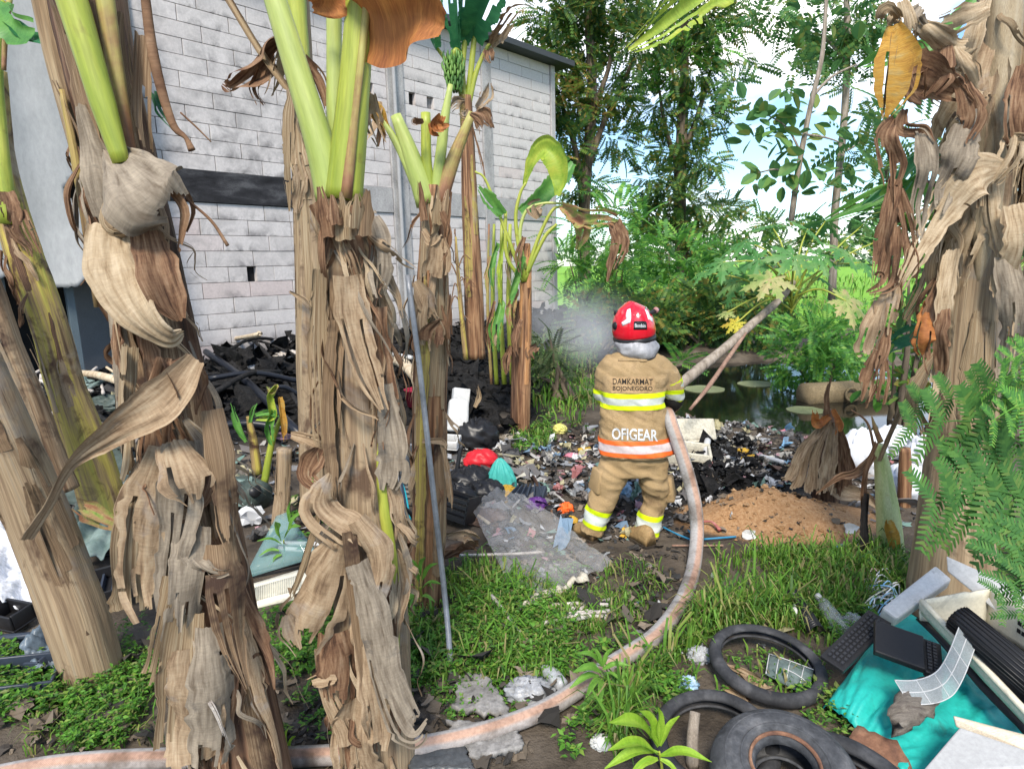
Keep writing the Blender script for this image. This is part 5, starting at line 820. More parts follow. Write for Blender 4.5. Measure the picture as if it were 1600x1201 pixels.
for k, (x, y, sz, mt, dy) in enumerate([(1130, 410, 42, FOL_P, -.3), (1165, 378, 46, FOL_P, .1), (1205, 352, 46, FOL_P, .5), (1262, 358, 48, FOL_P, .3), (1310, 388, 50, FOL_P, -.1), (1345, 410, 44, FOL_P, .3), (1290, 345, 40, FOL_P, .8), (1205, 436, 48, FOL_PP, -.5), (1150, 440, 40, FOL_P, .2), (1322, 470, 50, FOL_PP, -.4), (1150, 505, 26, FOL_PY, -.4), (1136, 488, 22, FOL_PP, -.2), (1375, 375, 44, FOL_P, .4), (1240, 400, 46, FOL_P, -.4), (1185, 405, 44, FOL_P, -.2), (1280, 400, 46, FOL_P, -.2), (1100, 425, 30, FOL_P, .2), (1350, 350, 44, FOL_P, .6), (1270, 430, 40, FOL_P, .5)]):
    c = P(x, y, 7.7 + dy); r = np.random.default_rng(k); out = c - top; out[2] = 0; sb = top - (0, 0, .02 * k)
    mb = MB(); tube(mb, [sb, (sb + c) / 2 + (0, 0, .12), c], [.014, .011, .008], 6); pet = mb.build('leaf_stalk', STALK, PA)
    mb = MB(); palmate(mb, c, np.array((0, -.45, 1)) + .5 * unit(out + 1e-4) + r.normal(0, .15, 3), out + r.normal(0, .05, 3), pxm(sz, c), k); o = mb.build('leaf', mt, PA, False)
mb = MB(); q = [P(1078, 640, 6.3), P(1110, 600, 6.5), P(1150, 542, 6.9), P(1166, 520, 7.05)]; tube(mb, q, [.016, .024, .022, .012], 8, None, .05); solo(mb, 'dry_branch', M('red_brown_branch', [(.18, .10, .07), (.34, .22, .16)], ns=8, bump=.4), 'thin reddish-brown branch propped below the leaning papaya trunk', 'branch', G(1078, 640))
# ---- ferns and mimosa fronds
def frond_thing(root, base, tip, w, pairs, mat, sag=.1, seed=0, comb=10, name='frond'):
    """a twice-divided frond: a rachis, paired pinnae, each a comb of leaflets."""
    r = np.random.default_rng(seed); b, e = np.array(base), np.array(tip); L_ = np.linalg.norm(e - b); pts = [b, (b + e) / 2 + (0, 0, sag * L_), e]; mb = MB(); p = tube(mb, pts, [.004, .003, .0015], 5, 12)
    T, U, V = frames(p); side = unit(np.cross(unit(e - b), (CC - b))); nv = np.cross(side, unit(e - b)); polys = []
    for i in range(pairs):
        f = .12 + .86 * i / (pairs - 1); c = p[int(f * 11)]; pl = w * (1 - .55 * abs(f - .45)) * r.uniform(.85, 1.1); ax = unit(e - b)
        for s in (-1, 1):
            d = unit(side * s * math.sin(R(60)) + ax * math.cos(R(60)) + nv * r.normal(0, .12) + np.array((0, 0, -.12))); q = unit(np.cross(d, nv)); nn = np.cross(q, d)
            for j in range(comb):
                g = (j + .6) / comb; cc = c + d * pl * g - np.array((0, 0, .18 * pl * g * g)); lw = pl / comb * .47; ll = pl * .27 * (1 - .6 * abs(g - .4))
                for s2 in (-1, 1):
                    t_ = unit(q * s2 + d * .45); polys.append([cc - d * lw, cc + t_ * ll - d * lw * .3, cc + t_ * ll * 1.02 + d * lw * .6, cc + d * lw])
    mb.quads(np.array(polys)); return mb.build(name, mat, root, False)
MI = thing('mimosa_plant', 'feathery green mimosa plant leaning in from the right edge', 'plant', P(1640, 1000, 2.6) * np.array((1, 1, 0)))
mb = MB(); stem = [P(1660, 1010, 2.5), P(1640, 850, 2.5), P(1612, 720, 2.45), P(1590, 600, 2.4)]; tube(mb, stem, [.02, .017, .012, .006], 8); mb.build('stem', STALK_B, MI)
for k, (a, b_, w, y) in enumerate([((1640, 720), (1400, 668), 62, 2.4), ((1650, 660), (1420, 640), 56, 2.5), ((1650, 800), (1440, 790), 78, 2.3), ((1660, 860), (1470, 800), 74, 2.3), ((1650, 900), (1555, 935), 48, 1.9), ((1640, 900), (1590, 970), 40, 1.9), ((1650, 700), (1500, 660), 60, 2.5), ((1640, 620), (1560, 590), 46, 2.4), ((1640, 560), (1560, 575), 36, 2.4), ((1640, 640), (1545, 660), 40, 2.3), ((1650, 780), (1480, 740), 70, 2.4), ((1660, 840), (1560, 880), 60, 2.0)]):
    A_, B_ = P(*a, y), P(*b_, y - .12); frond_thing(MI, A_, B_, pxm(w * 1.25, B_), 6, FOL_L if k in (7, 8, 9) else FOL_F, .12, k)
FE = thing('fern', 'small green fern at the water edge right of the firefighter', 'fern', G(1065, 572))
for k, (b_) in enumerate([(1100, 540), (1096, 560), (1030, 545), (1050, 525), (1080, 528), (1040, 570), (1102, 572), (1020, 560)]):
    A_, B_ = P(1062, 566, 8.5), P(*b_, 8.3); L_ = unit(B_ - A_); r_ = orient(L_[None], np.array([.2 * (k - 3)])); mb = MB(); scatter(mb, FROND_F, A_[None], r_, np.array([np.linalg.norm(B_ - A_) * 1.05])); mb.build('frond', FOL_L, FE, False)
# ------------------------------------------------------------------ the firefighter, seen from behind
YF0 = 4.33
def J(px, py, dy=0.0): return P(px, py, YF0 + dy)
def M1(w, dy=0.0): return w * dep(J(990, 650, dy)) / F
FG = G(982, 838); FF = thing('person', 'firefighter from behind in tan turnout suit and red helmet, holding the hose', 'person', FG)
def evalmesh(o, mods):
    for k, kw in mods:
        m_ = o.modifiers.new(k, k)
        for a, v in kw.items(): setattr(m_, a, v)
    bpy.context.view_layer.update(); dg = bpy.context.evaluated_depsgraph_get(); me = bpy.data.meshes.new_from_object(o.evaluated_get(dg)); o.modifiers.clear(); return me
def ring_loft(mb, rings, n=28, p=2.4):       # rings: (centre, half width x, half depth y)
    a = np.linspace(0, 2 * math.pi, n, endpoint=False); ca, sa = np.cos(a), np.sin(a); g = []
    for c, hx, hy in rings: g.append(np.stack([c[0] + hx * np.sign(ca) * np.abs(ca) ** (2 / p), c[1] + hy * np.sign(sa) * np.abs(sa) ** (2 / p), np.full(n, c[2])], -1))
    k0 = mb.n; mb.grid(np.array(g), None, wrap=True); mb.f.append([k0 + i for i in range(n)][::-1]); mb.f.append([k0 + (len(g) - 1) * n + i for i in range(n)])
def limb3(mb, pts, rad, n=16): tube(mb, pts, rad, n, len(pts) * 7, cap=True)
CLOTH = M('tan_turnout_cloth', [(.33, .222, .108), (.40, .278, .142), (.46, .322, .176)], (1, 1, 1), 5, 'Object', .85, .6, .022, .14, None, 130, blotch=[((.20, .13, .07), 3.2, .62), ((.10, .075, .05), 9, .70)])
def body(name, mb, wr, seed, mat=CLOTH):
    o = mb.build(name, mat, FF); me = evalmesh(o, [('REMESH', dict(mode='VOXEL', voxel_size=.0105)), ('SMOOTH', dict(factor=.5, iterations=9))])
    n = len(me.vertices); co = np.empty(n * 3); me.vertices.foreach_get('co', co); co = co.reshape(-1, 3); nr = np.empty(n * 3); me.vertices.foreach_get('normal', nr); nr = nr.reshape(-1, 3)
    w = snoise(co[:, 0] * 3.5 + co[:, 1] * 3, co[:, 2] * 7 + co[:, 0] * 2, seed, 4, 1.6); w2 = 1 - 2.5 * np.abs(snoise(co[:, 0] * 2.5 + co[:, 2] * 4, co[:, 2] * 5 - co[:, 1] * 4, seed + 4, 3, 1.8))
    co = co + nr * (wr * (.7 * w + .5 * w2))[:, None]; me.vertices.foreach_set('co', co.ravel()); me.polygons.foreach_set('use_smooth', np.ones(len(me.polygons), bool)); me.update()
    old = o.data; o.data = me; me.materials.clear(); me.materials.append(mat); return o
# jacket with sleeves
jb = MB()
ring_loft(jb, [(J(994, 708, .02), M1(59), .170), (J(994, 699, .02), M1(59), .172), (J(992, 685, .02), M1(57), .165), (J(989, 655, .02), M1(51), .150), (J(988, 628, .03), M1(49), .145), (J(990, 600, .04), M1(49), .145), (J(993, 578, .05), M1(53), .135), (J(994, 562, .06), M1(46), .110), (J(994, 552, .07), M1(32), .085), (J(994, 545, .08), M1(24), .075)])
limb3(jb, [J(1024, 569, .05), J(1038, 579, .06), J(1049, 602, .08), J(1052, 624, .13), J(1042, 634, .30), J(1034, 632, .42)], [.080, .080, .074, .068, .060, .055])
limb3(jb, [J(963, 567, .05), J(951, 577, .06), J(944, 600, .10), J(945, 620, .16), J(960, 634, .34), J(972, 632, .46)], [.080, .078, .070, .066, .058, .054])
jk = body('jacket', jb, .0145, 51)
# trousers
tb = MB(); ring_loft(tb, [(J(990, 738, .02), M1(46), .135), (J(991, 715, .02), M1(50), .145), (J(990, 690, .02), M1(46), .13)])
limb3(tb, [J(965, 712, .02), J(953, 748, .01), J(940, 784, .02), J(929, 818, .0), J(925, 832, .0)], [.115, .108, .097, .087, .090])
limb3(tb, [J(1016, 712, .02), J(1022, 745, .01), J(1023, 778, .05), J(1014, 815, .02), J(1010, 838, .0)], [.115, .106, .095, .087, .090])
tr = body('trousers', tb, .012, 77)
for (c, s) in ((J(943, 752, -.02), 1), (J(1040, 765, .02), -1)):
    bm_ = MB(); bm_.box(c + np.array((-.035 * s, .03, 0)), (.07, .15, .17), rot3(R(4), R(8 * s), R(20 * s)), .12); bm_.build('thigh_pocket', CLOTH, FF, True, .015)
bv = BVHTree.FromPolygons([Vector(v.co) + Vector(FG) for v in jk.data.vertices], [p.vertices[:] for p in jk.data.polygons])
bvt = BVHTree.FromPolygons([Vector(v.co) + Vector(FG) for v in tr.data.vertices], [p.vertices[:] for p in tr.data.polygons])
def proj(px, py, b=None, off=.005):
    d = Vector(ray(px, py)).normalized(); h = (b or bv).ray_cast(Vector(CC), d)
    p = h[0] if h[0] is not None else Vector(J(px, py)); return np.array(p - d * off)
def band(src, parent, name, mat, planes, off, ylim=None):      # a strip of sewn-on tape: the garment's own surface between two planes
    bm_ = bmesh.new(); bm_.from_mesh(src.data)
    for co, no in planes:
        bmesh.ops.bisect_plane(bm_, geom=bm_.verts[:] + bm_.edges[:] + bm_.faces[:], plane_co=Vector(co) - Vector(FG), plane_no=Vector(no), clear_outer=True, dist=1e-5)
    bm_.normal_update()
    for v in bm_.verts: v.co += v.normal * off
    me = bpy.data.meshes.new(name); bm_.to_mesh(me); bm_.free(); me.materials.clear(); me.materials.append(mat)
    o = bpy.data.objects.new(name, me); COL.objects.link(o); o.parent = parent; ORG[o.name] = ORG[parent.name]; return o
LIME = M('lime_tape', [(.55, .72, .0), (.66, .82, .01)], ns=6, rough=.6, bump=.05, fine=.06); SILV = M('silver_tape', [(.42, .46, .42), (.54, .57, .53)], ns=8, rough=.4, bump=.1, fine=.12, fns=120); ORNG = M('orange_tape', [(.80, .12, .02), (.90, .16, .03)], ns=6, rough=.6, bump=.05, fine=.06); SILP = M('pinkish_silver_tape', [(.48, .40, .40), (.58, .50, .50)], ns=8, rough=.4, bump=.1, fine=.12)
def zb(py, yo=-.14): return P(990, py, YF0 + yo)[2]
UPV = Vector((0, 0, 1))
def hband(src, py0, py1, mat, tilt=0.0, off=.0035, yl=None, name='reflective_tape'):
    n_ = Vector((tilt, 0, 1)).normalized(); c0, c1 = P(990, py0, YF0 - .14), P(990, py1, YF0 - .14); pl = [(c0, n_), (c1, -n_)]
    if yl: pl.append(((0, YF0 + yl, 0), (0, 1, 0)))
    return band(src, src, name, mat, pl, off)
for a, b_, mt in ((617, 624.5, LIME), (624.7, 635.3, SILV), (635.5, 642.5, LIME)): hband(jk, a, b_, mt, .01, .0035, .15)
for a, b_, mt in ((690, 696.5, ORNG), (696.7, 708.3, SILP), (708.5, 715, ORNG)): hband(jk, a, b_, mt, .0)
for (cx, cy, ax, y0) in ((928, 814, (J(929, 818) - J(940, 784)), 0), (1013, 824, (J(1010, 836) - J(1020, 785)), .02)):
    ax = Vector(unit(ax)); xlo, xhi = (880, 968) if cx < 960 else (975, 1060)
    for a, b_, mt in ((-17, -9, LIME), (-9, 6, SILV), (6, 13, LIME)):
        c0 = J(cx, cy + a, -.08 + y0); c1 = J(cx, cy + b_, -.08 + y0); band(tr, tr, 'reflective_tape', mt, [(c0, -ax), (c1, ax), (J(968, 800), (1, 0, 0) if cx < 960 else (-1, 0, 0))], .0035)
def text_on(word, box, mat, name, b=None, off=.006, bold=.0, parent=None):
    cu = bpy.data.curves.new(name, 'FONT'); cu.body = word; cu.resolution_u = 3; cu.offset = bold; o = bpy.data.objects.new(name, cu); COL.objects.link(o); bpy.context.view_layer.update()
    me = bpy.data.meshes.new_from_object(o.evaluated_get(bpy.context.evaluated_depsgraph_get())); bpy.data.objects.remove(o)
    co = np.array([v.co[:2] for v in me.vertices]); lo_, hi_ = co.min(0), co.max(0); t_ = (co - lo_) / (hi_ - lo_); x0, y0, x1, y1, x2, y2 = box    # left-top, right-top(y), height
    P_ = np.array([proj(x0 + (x1 - x0) * a, (y0 + (y1 - y0) * a) + (1 - c) * y2, b, off) for a, c in t_]); mb = MB(); mb.add(P_, [list(p.vertices) for p in me.polygons]); return mb.build(name, mat, parent or jk, False)
INK = M('black_lettering', [(.012, .011, .01), (.02, .018, .016)], rough=.8, bump=0); WLET = M('white_lettering', [(.62, .64, .66), (.72, .74, .76)], ns=9, rough=.5, bump=0)
g = np.array([[proj(954.5 + 68 * u, 588.5 + 25.5 * v, None, .0035) for u in np.linspace(0, 1, 14)] for v in np.linspace(0, 1, 7)]); mb = MB(); mb.grid(g); mb.build('name_patch', M('patch_cloth', [(.38, .25, .125), (.43, .29, .155)], ns=8, rough=.8, bump=.1), jk)
text_on('DAMKARMAT', (957.5, 591, 1020, 592, 0, 9), INK, 'lettering', None, .007, .004); text_on('BOJONEGORO', (957.5, 603, 1019.5, 603.5, 0, 9), INK, 'lettering', None, .007, .004); text_on('OFIGEAR', (956, 668, 1028, 671, 0, 18.5), WLET, 'lettering', None, .0055, .022)
mb = MB(); mb.grid(np.array([[proj(966 + 46 * u, 561 + 3 * v, None, .004) for u in np.linspace(0, 1, 10)] for v in (0, 1)])); mb.build('collar_seam', CLOTH, jk, True, solid=.006)
mb = MB(); mb.grid(np.array([[proj(1000 + 11 * u, 560 + 5 * v, None, .006) for u in np.linspace(0, 1, 4)] for v in (0, 1)])); mb.build('hanger_loop', CLOTH, jk, True, solid=.008)
for xs_ in ((956, 640, 962, 684), (1020, 640, 1022, 684)):
    mb = MB(); tube(mb, [proj(xs_[0] + (xs_[2] - xs_[0]) * f, xs_[1] + (xs_[3] - xs_[1]) * f, None, .0) for f in np.linspace(0, 1, 8)], .003, 6); mb.build('seam', CLOTH, jk)
# black cuffs and gloved hands: palm, four fingers and a thumb curled round the hose
GLOVE = M('black_glove', [(.012, .012, .013), (.03, .03, .032)], ns=8, rough=.7, bump=.3)
HOSE_IN = [J(1046, 652, -.02), J(1040, 640, .22), J(1030, 634, .46), J(1000, 628, .62), J(965, 622, .80)]
def hand(c, along, inward, side):
    hb = MB(); along, inward = unit(np.array(along)), unit(np.array(inward)); up = np.cross(inward, along) * side
    blob(hb, c, (.044, .03, .048), 3, .04, 2, 12, 16)
    for k in range(4):
        b0 = c + along * (.034 - .022 * k) + inward * -.02; l = (.075, .085, .08, .062)[k]
        tube(hb, [b0 + up * .02, b0 + up * .045 + inward * .02, b0 + up * .04 + inward * (.02 + l * .55), b0 + up * .0 + inward * (.03 + l * .6)], [.0125, .0115, .0105, .009], 8)
    tube(hb, [c + along * .03 - up * .01, c + along * .06 - up * .03 + inward * .02, c + along * .05 - up * .045 + inward * .055], [.014, .012, .010], 8); return hb
for (wr_, c, al, iw, sd) in ((J(1036, 632, .42), J(1033, 634, .50), (-.3, 1, 0), (-1, -.2, 0), 1), (J(972, 632, .46), J(978, 628, .60), (.5, 1, 0), (1, -.3, 0), -1)):
    hb = hand(c, al, iw, sd); tube(hb, [wr_, (wr_ + c) / 2, c], [.05, .042, .036], 12); hb.build('glove', GLOVE, FF)
mb = MB(); tube(mb, [J(1052, 612, .09), J(1052, 624, .13), J(1047, 632, .24)], [.072, .073, .066], 18, 10); mb.build('sleeve_cuff', GLOVE, FF)
g = [(J(1046, 592, .07), .088), (J(1049.2, 603, .085), .0835), (J(1051, 613, .10), .0785)]
mb = MB(); tube(mb, [q[0] for q in g], [q[1] * .985 for q in g], 22, 9, cap=False); mb.build('reflective_tape', LIME, jk); mb = MB(); tube(mb, [J(1048, 599, .08), J(1050, 606, .09)], [.0862, .0830], 22, 4, cap=False); mb.build('reflective_tape', SILV, jk)
# boots
BOOT = M('tan_boot', [(.26, .16, .07), (.36, .24, .11)], ns=6, rough=.7, bump=.2, blotch=[((.10, .07, .04), 6, .6)]); SOLE = M('boot_sole', [(.025, .02, .016), (.06, .045, .03)], ns=8, rough=.9, bump=.4)
for heel, dr in ((G(921, 842), (-.55, .83)), (G(1006, 850), (-.42, .9))):
    d = unit(np.array((dr[0], dr[1], 0))); s_ = np.array((-d[1], d[0], 0)); gz_ = heel[2]; mb = MB(); sb = MB(); secs = [(-.06, .040, .11), (-.03, .048, .13), (.03, .050, .125), (.08, .046, .10), (.11, .050, .080), (.145, .050, .070), (.17, .042, .055), (.185, .020, .03)]
    rows_ = []; n = 18; a = np.linspace(0, 2 * math.pi, n, endpoint=False)
    for x, hw, h in secs:
        zz = np.maximum(np.sin(a), -.0); sq = np.sign(np.cos(a)) * np.abs(np.cos(a)) ** .7; rows_.append(np.array([heel * (1, 1, 0) + d * (x - .025) + s_ * hw * q + np.array((0, 0, gz_ + .022 + h * w)) for q, w in zip(sq, zz)]))
    mb.grid(np.array(rows_), None, wrap=True); mb.f.append(list(range(n))[::-1]); mb.f.append([(len(secs) - 1) * n + i for i in range(n)]); mb.build('boot', BOOT, FF)
    o2 = []
    for x, hw, h in secs: o2.append(np.array([heel * (1, 1, 0) + d * (x * 1.03 - .025) + s_ * hw * 1.12 * sg + np.array((0, 0, gz_ + zz)) for sg, zz in ((-1, -.005), (1, -.005), (1, .024), (-1, .024))]))
    sb.grid(np.array(o2), None, wrap=True); sb.f.append([0, 1, 2, 3][::-1]); sb.f.append([(len(secs) - 1) * 4 + i for i in range(4)]); sb.build('boot_sole', SOLE, FF, False, .004)
# head, helmet
HC = J(990, 512, .10); hx = M1(31.5)
SKIN = M('skin', [(.24, .13, .08), (.32, .18, .115)], ns=6, rough=.55, bump=.1)
mb = MB(); blob(mb, HC + (0, .0, -.06), (.078, .095, .12), 2, .02, 1.5); tube(mb, [HC + (0, 0, -.12), J(994, 552, .07)], [.06, .065], 14)
tube(mb, [HC + (0, .088, -.03), HC + (0, .115, -.07), HC + (0, .09, -.075)], [.010, .017, .012], 8); [blob(mb, HC + (s * .08, .0, -.06), (.012, .024, .034), 4, .1, 2, 8, 10) for s in (-1, 1)]
hd = body('head', mb, .0005, 3, SKIN)
for s in (-1, 1):
    mb = MB(); blob(mb, HC + (s * .032, .088, -.035), (.014, .008, .009), 5, .0, 1, 8, 12); mb.build('eye', INK, hd)
mb = MB(); blob(mb, HC + (0, .09, -.115), (.026, .008, .008), 5, .0, 1, 8, 12); mb.build('mouth', M('lips', [(.25, .09, .07)], bump=0), hd)
REDH = M('red_helmet_shell', [(.62, .006, .02), (.70, .012, .03)], ns=3, rough=.16, bump=.02, fine=.04, spec=.6, coat=.5, blotch=[((.5, .02, .03), 9, .72)])
def dome(rx, ry, rz, n=40, m=22, z0=-.32, crest=.018):
    th = np.linspace(math.pi / 2 * .995, math.asin(z0), m)[:, None]; a = np.linspace(0, 2 * math.pi, n, endpoint=False)[None]; c_ = np.cos(th) ** .86; g = np.stack([rx * c_ * np.cos(a), ry * c_ * np.sin(a), rz * np.sin(th) + 0 * a], -1)
    g[..., 2] += crest * np.exp(-(g[..., 0] / (.25 * rx)) ** 2) * np.clip(np.sin(th), 0, 1) ** .5 + 0 * a; g[..., 0] *= 1 + .03 * (g[..., 2] < 0); return g
TILT = rot3(R(4), R(-7), R(12))
hm = MB(); dg_ = dome(hx, .168, M1(37)); HB = HC + np.array((0, .0, .0)); hm.grid(dg_ @ TILT.T + HB, None, wrap=True); shell = hm.build('helmet', REDH, FF, solid=.006)
bvh = BVHTree.FromPolygons([Vector(q) for q in (dg_ @ TILT.T + HB).reshape(-1, 3)], [list(f) for f in hm.f])
def ringtube(rad_k, z, r0, mat, name, parent, n=48, zs=1.0):
    a = np.linspace(0, 2 * math.pi, n, endpoint=False); g = []
    for b_ in np.linspace(0, 2 * math.pi, 10, endpoint=False):
        g.append(np.stack([(hx * rad_k + r0 * math.cos(b_)) * np.cos(a), (.168 * rad_k + r0 * math.cos(b_)) * np.sin(a), np.full(n, z + r0 * zs * math.sin(b_))], -1))
    g = np.array(g + g[:1]); mb = MB(); mb.grid(g @ TILT.T + HB, None, wrap=True); return mb.build(name, mat, parent)
ringtube(.955, -.068, .011, BLACKP, 'helmet_rim', shell, zs=1.9)
def decal(pts, mat, name, b=bvh, off=.004, sub=8, th=.004, parent=None):     # a sticker on the shell: two edges given in the photograph's pixels
    a, c = np.array(pts[0], float), np.array(pts[1], float); A_, C_ = catmull(a, sub), catmull(c, sub) if len(c) > 1 else np.repeat(c, sub, 0)
    g = np.array([[proj(*(A_[i] * (1 - w) + C_[i] * w), b, off) for w in np.linspace(0, 1, 4)] for i in range(sub)]); mb = MB(); mb.grid(g); return mb.build(name, mat, parent or shell, True, solid=th)
WST = M('white_sticker', [(.78, .78, .80), (.84, .84, .86)], rough=.3, bump=0)
decal(([(980, 484), (978, 492), (978.5, 499)], [(985, 482), (986, 492), (985.5, 503)]), WST, 'white_sticker'); decal(([(979, 498.5), (971, 504)], [(985.5, 503.5), (973, 509)]), WST, 'white_sticker', off=.0055)
decal(([(1006, 481), (1010, 490), (1013, 500)], [(1010.5, 480), (1014.5, 490), (1016.5, 497)]), WST, 'white_sticker'); decal(([(1012.5, 497), (1019.5, 503.5)], [(1016, 493.5), (1019.8, 498)]), WST, 'white_sticker', off=.0055)
bd = decal(([(990, 515), (990.5, 503), (995, 501.5)], [(1011, 515), (1010, 503.5), (1005, 501.5)]), BLACKP, 'helmet_badge'); text_on('Bonbin', (992, 505.5, 1009, 505.8, 0, 6), WLET, 'lettering', bvh, .0105, .01, bd)
for dx in (-1, 1): decal(([(996 + dx * 5.5, 478), (996 + dx * 6, 495)], [(996 + dx * 4.5, 478), (996 + dx * 5, 495)]), REDH, 'shell_rib', off=.002, th=.008)
lathe(mb := MB(), proj(962, 509, bvh, -.004), [(.0, .016), (.018, .016), (.026, .010), (.032, -.008)], 22, (-.85, -.5, .05)); so = mb.build('side_disc', BLACKP, shell); lathe(mb := MB(), proj(962, 508, bvh, .012), [(.0, .005), (.009, .003), (.011, -.004)], 14, (-.85, -.5, .05)); mb.build('red_button', REDH, so)
mb = MB(); mb.box(proj(963, 489, bvh, .0), (.03, .05, .035), TILT, .2); mb.build('visor_hinge', BLACKP, shell, True, .006)
mb = MB(); tube(mb, [J(1014, 490, .02), J(1021, 487, .06), J(1027, 484.5, .12)], [.011, .017, .019], 12); tl = mb.build('helmet_torch', BLACKP, shell); mb = MB(); tube(mb, [J(1024.5, 484.5, .055), J(1025.5, 484, .06)], [.0205, .0205], 12, 3); mb.build('torch_ring', M('torch_red', [(.35, .06, .04)], bump=0), tl)
a = np.linspace(R(20), R(160), 24); zz = np.linspace(-.02, -.15, 10); mb = MB(); mb.grid(np.array([[((hx * (1.0 - .1 * k / 9)) * math.cos(q), (.175 - .01 * k / 9) * math.sin(q), z) for q in a] for k, z in enumerate(zz)]) @ TILT.T + HB); mb.build('face_shield', M('tinted_visor', [(.03, .03, .035)], rough=.08, bump=0, alpha=.6), shell)
CURT = M('silver_neck_curtain', [(.28, .28, .30), (.38, .38, .40), (.46, .46, .48)], ns=5, rough=.55, bump=.6, bd=.012, fine=.2, fns=16, metal=.1)
nk = 12; a = np.linspace(R(175), R(365), 44); rows_ = []
for k in range(nk):
    f = k / (nk - 1); ph = (a - a.mean()) / (a[-1] - a[0]); drop = M1(29) * f * (1 - .55 * (2 * ph) ** 2 * f) + M1(5) * f * (ph < 0) * 0; sw = hx * (.90 + .20 * math.sin(math.pi * min(1, f * .75)) - .03 * f); wv = .006 * f * np.sin(a * 5 + 2 * f) + .006 * snoise(a * 2, a * 0 + f * 3, 6, 3, 1.6)
    rows_.append(np.stack([(sw + wv) * np.cos(a) + .02 * f, (.158 + .04 * math.sin(math.pi * min(1, f * .8)) - .02 * f + wv) * np.sin(a), -.07 - drop], -1))
mb = MB(); mb.grid(np.array(rows_) @ rot3(R(2), R(-3), R(6)).T + HB); mb.build('neck_curtain', CURT, FF, solid=.004)
mb = MB(); tube(mb, [q + np.array((0, -.001, -.001)) for q in (np.array(rows_)[-1] @ rot3(R(2), R(-3), R(6)).T + HB)[::4]], .0045, 6); mb.build('curtain_hem', BLACKP, FF)

# ------------------------------------------------------------------ the hose
HOSEM = M('grey_pink_hose', [(.42, .34, .30), (.52, .44, .41), (.48, .47, .47)], (1, 14, 1), 1.0, 'UV', .7, .2, .004, .2, (60, 60, 1), 2, blotch=[((.25, .22, .20), 5, .66)])
m, t, o = _nodes('fire_hose'); uvn = t.nodes.new('ShaderNodeTexCoord'); sx = t.nodes.new('ShaderNodeSeparateXYZ'); t.links.new(uvn.outputs['UV'], sx.inputs[0])
rr_u = ramp(t, [(.0, (.36, .35, .345)), (.44, (.36, .345, .335)), (.53, (.44, .28, .21)), (.72, (.44, .275, .20)), (.84, (.37, .33, .31))]); mu = t.nodes.new('ShaderNodeMath'); mu.operation = 'MULTIPLY'; mu.inputs[1].default_value = 1 / (math.pi * .0395); t.links.new(sx.outputs['X'], mu.inputs[0]); t.links.new(mu.outputs[0], rr_u.inputs['Fac'])
n1 = tex(t, 'Object', (1, 1, 1), 5, 5); n2 = tex(t, 'UV', (1, 1, 1), 60, 4); r1 = ramp(t, [(.34, (.42, .38, .34)), (.50, (1, 1, 1))]); t.links.new(n1.outputs['Fac'], r1.inputs['Fac']); r2 = ramp(t, [(.35, (.8, .8, .8)), (.6, (1.04, 1.04, 1.04))]); t.links.new(n2.outputs['Fac'], r2.inputs['Fac'])
c = mixc(t, 1, rr_u.outputs['Color'], r1.outputs['Color'], 'MULTIPLY'); c = mixc(t, 1, c, r2.outputs['Color'], 'MULTIPLY'); b = t.nodes.new('ShaderNodeBsdfPrincipled'); b.inputs['Roughness'].default_value = .75; t.links.new(c, b.inputs['Base Color']); wv = t.nodes.new('ShaderNodeTexWave'); wv.bands_direction = 'DIAGONAL'; wv.inputs['Scale'].default_value = 90; t.links.new(uvn.outputs['UV'], wv.inputs['Vector']); bq = t.nodes.new('ShaderNodeBump'); bq.inputs['Strength'].default_value = .35; bq.inputs['Distance'].default_value = .003; t.links.new(wv.outputs['Fac'], bq.inputs['Height']); t.links.new(bq.outputs[0], b.inputs['Normal']); t.links.new(b.outputs[0], o.inputs['Surface']); HOSEM = m
hs = thing('fire_hose', 'thick grey and orange fire hose curving from the firefighter across the grass', 'hose', G(1080, 880))
hose_pts = HOSE_IN[::-1][1:] + [J(1050, 665, -.08), J(1062, 700, -.12), J(1076, 745, -.16), J(1086, 790, -.22), J(1089, 835, -.27), G(1084, 885, .042)]
for q in ((1072, 925), (1052, 960), (1022, 995), (985, 1020), (945, 1045), (900, 1078), (850, 1108), (790, 1132), (720, 1152), (640, 1167), (540, 1177), (430, 1182), (320, 1183), (220, 1185), (130, 1190), (50, 1200), (-60, 1222)): hose_pts.append(G(*q, .052))
mb = MB(); tube(mb, hose_pts, [.042, .045, .046, .044, .041, .039, .038, .0375], 22, 240, .012, .006, 4); mb.build('hose_body', HOSEM, hs)
mb = MB(); tube(mb, [HOSE_IN[-2], HOSE_IN[-1], HOSE_IN[-1] + (HOSE_IN[-1] - HOSE_IN[-2]) * .8], [.042, .036, .02], 14); mb.build('nozzle', STEEL, hs)
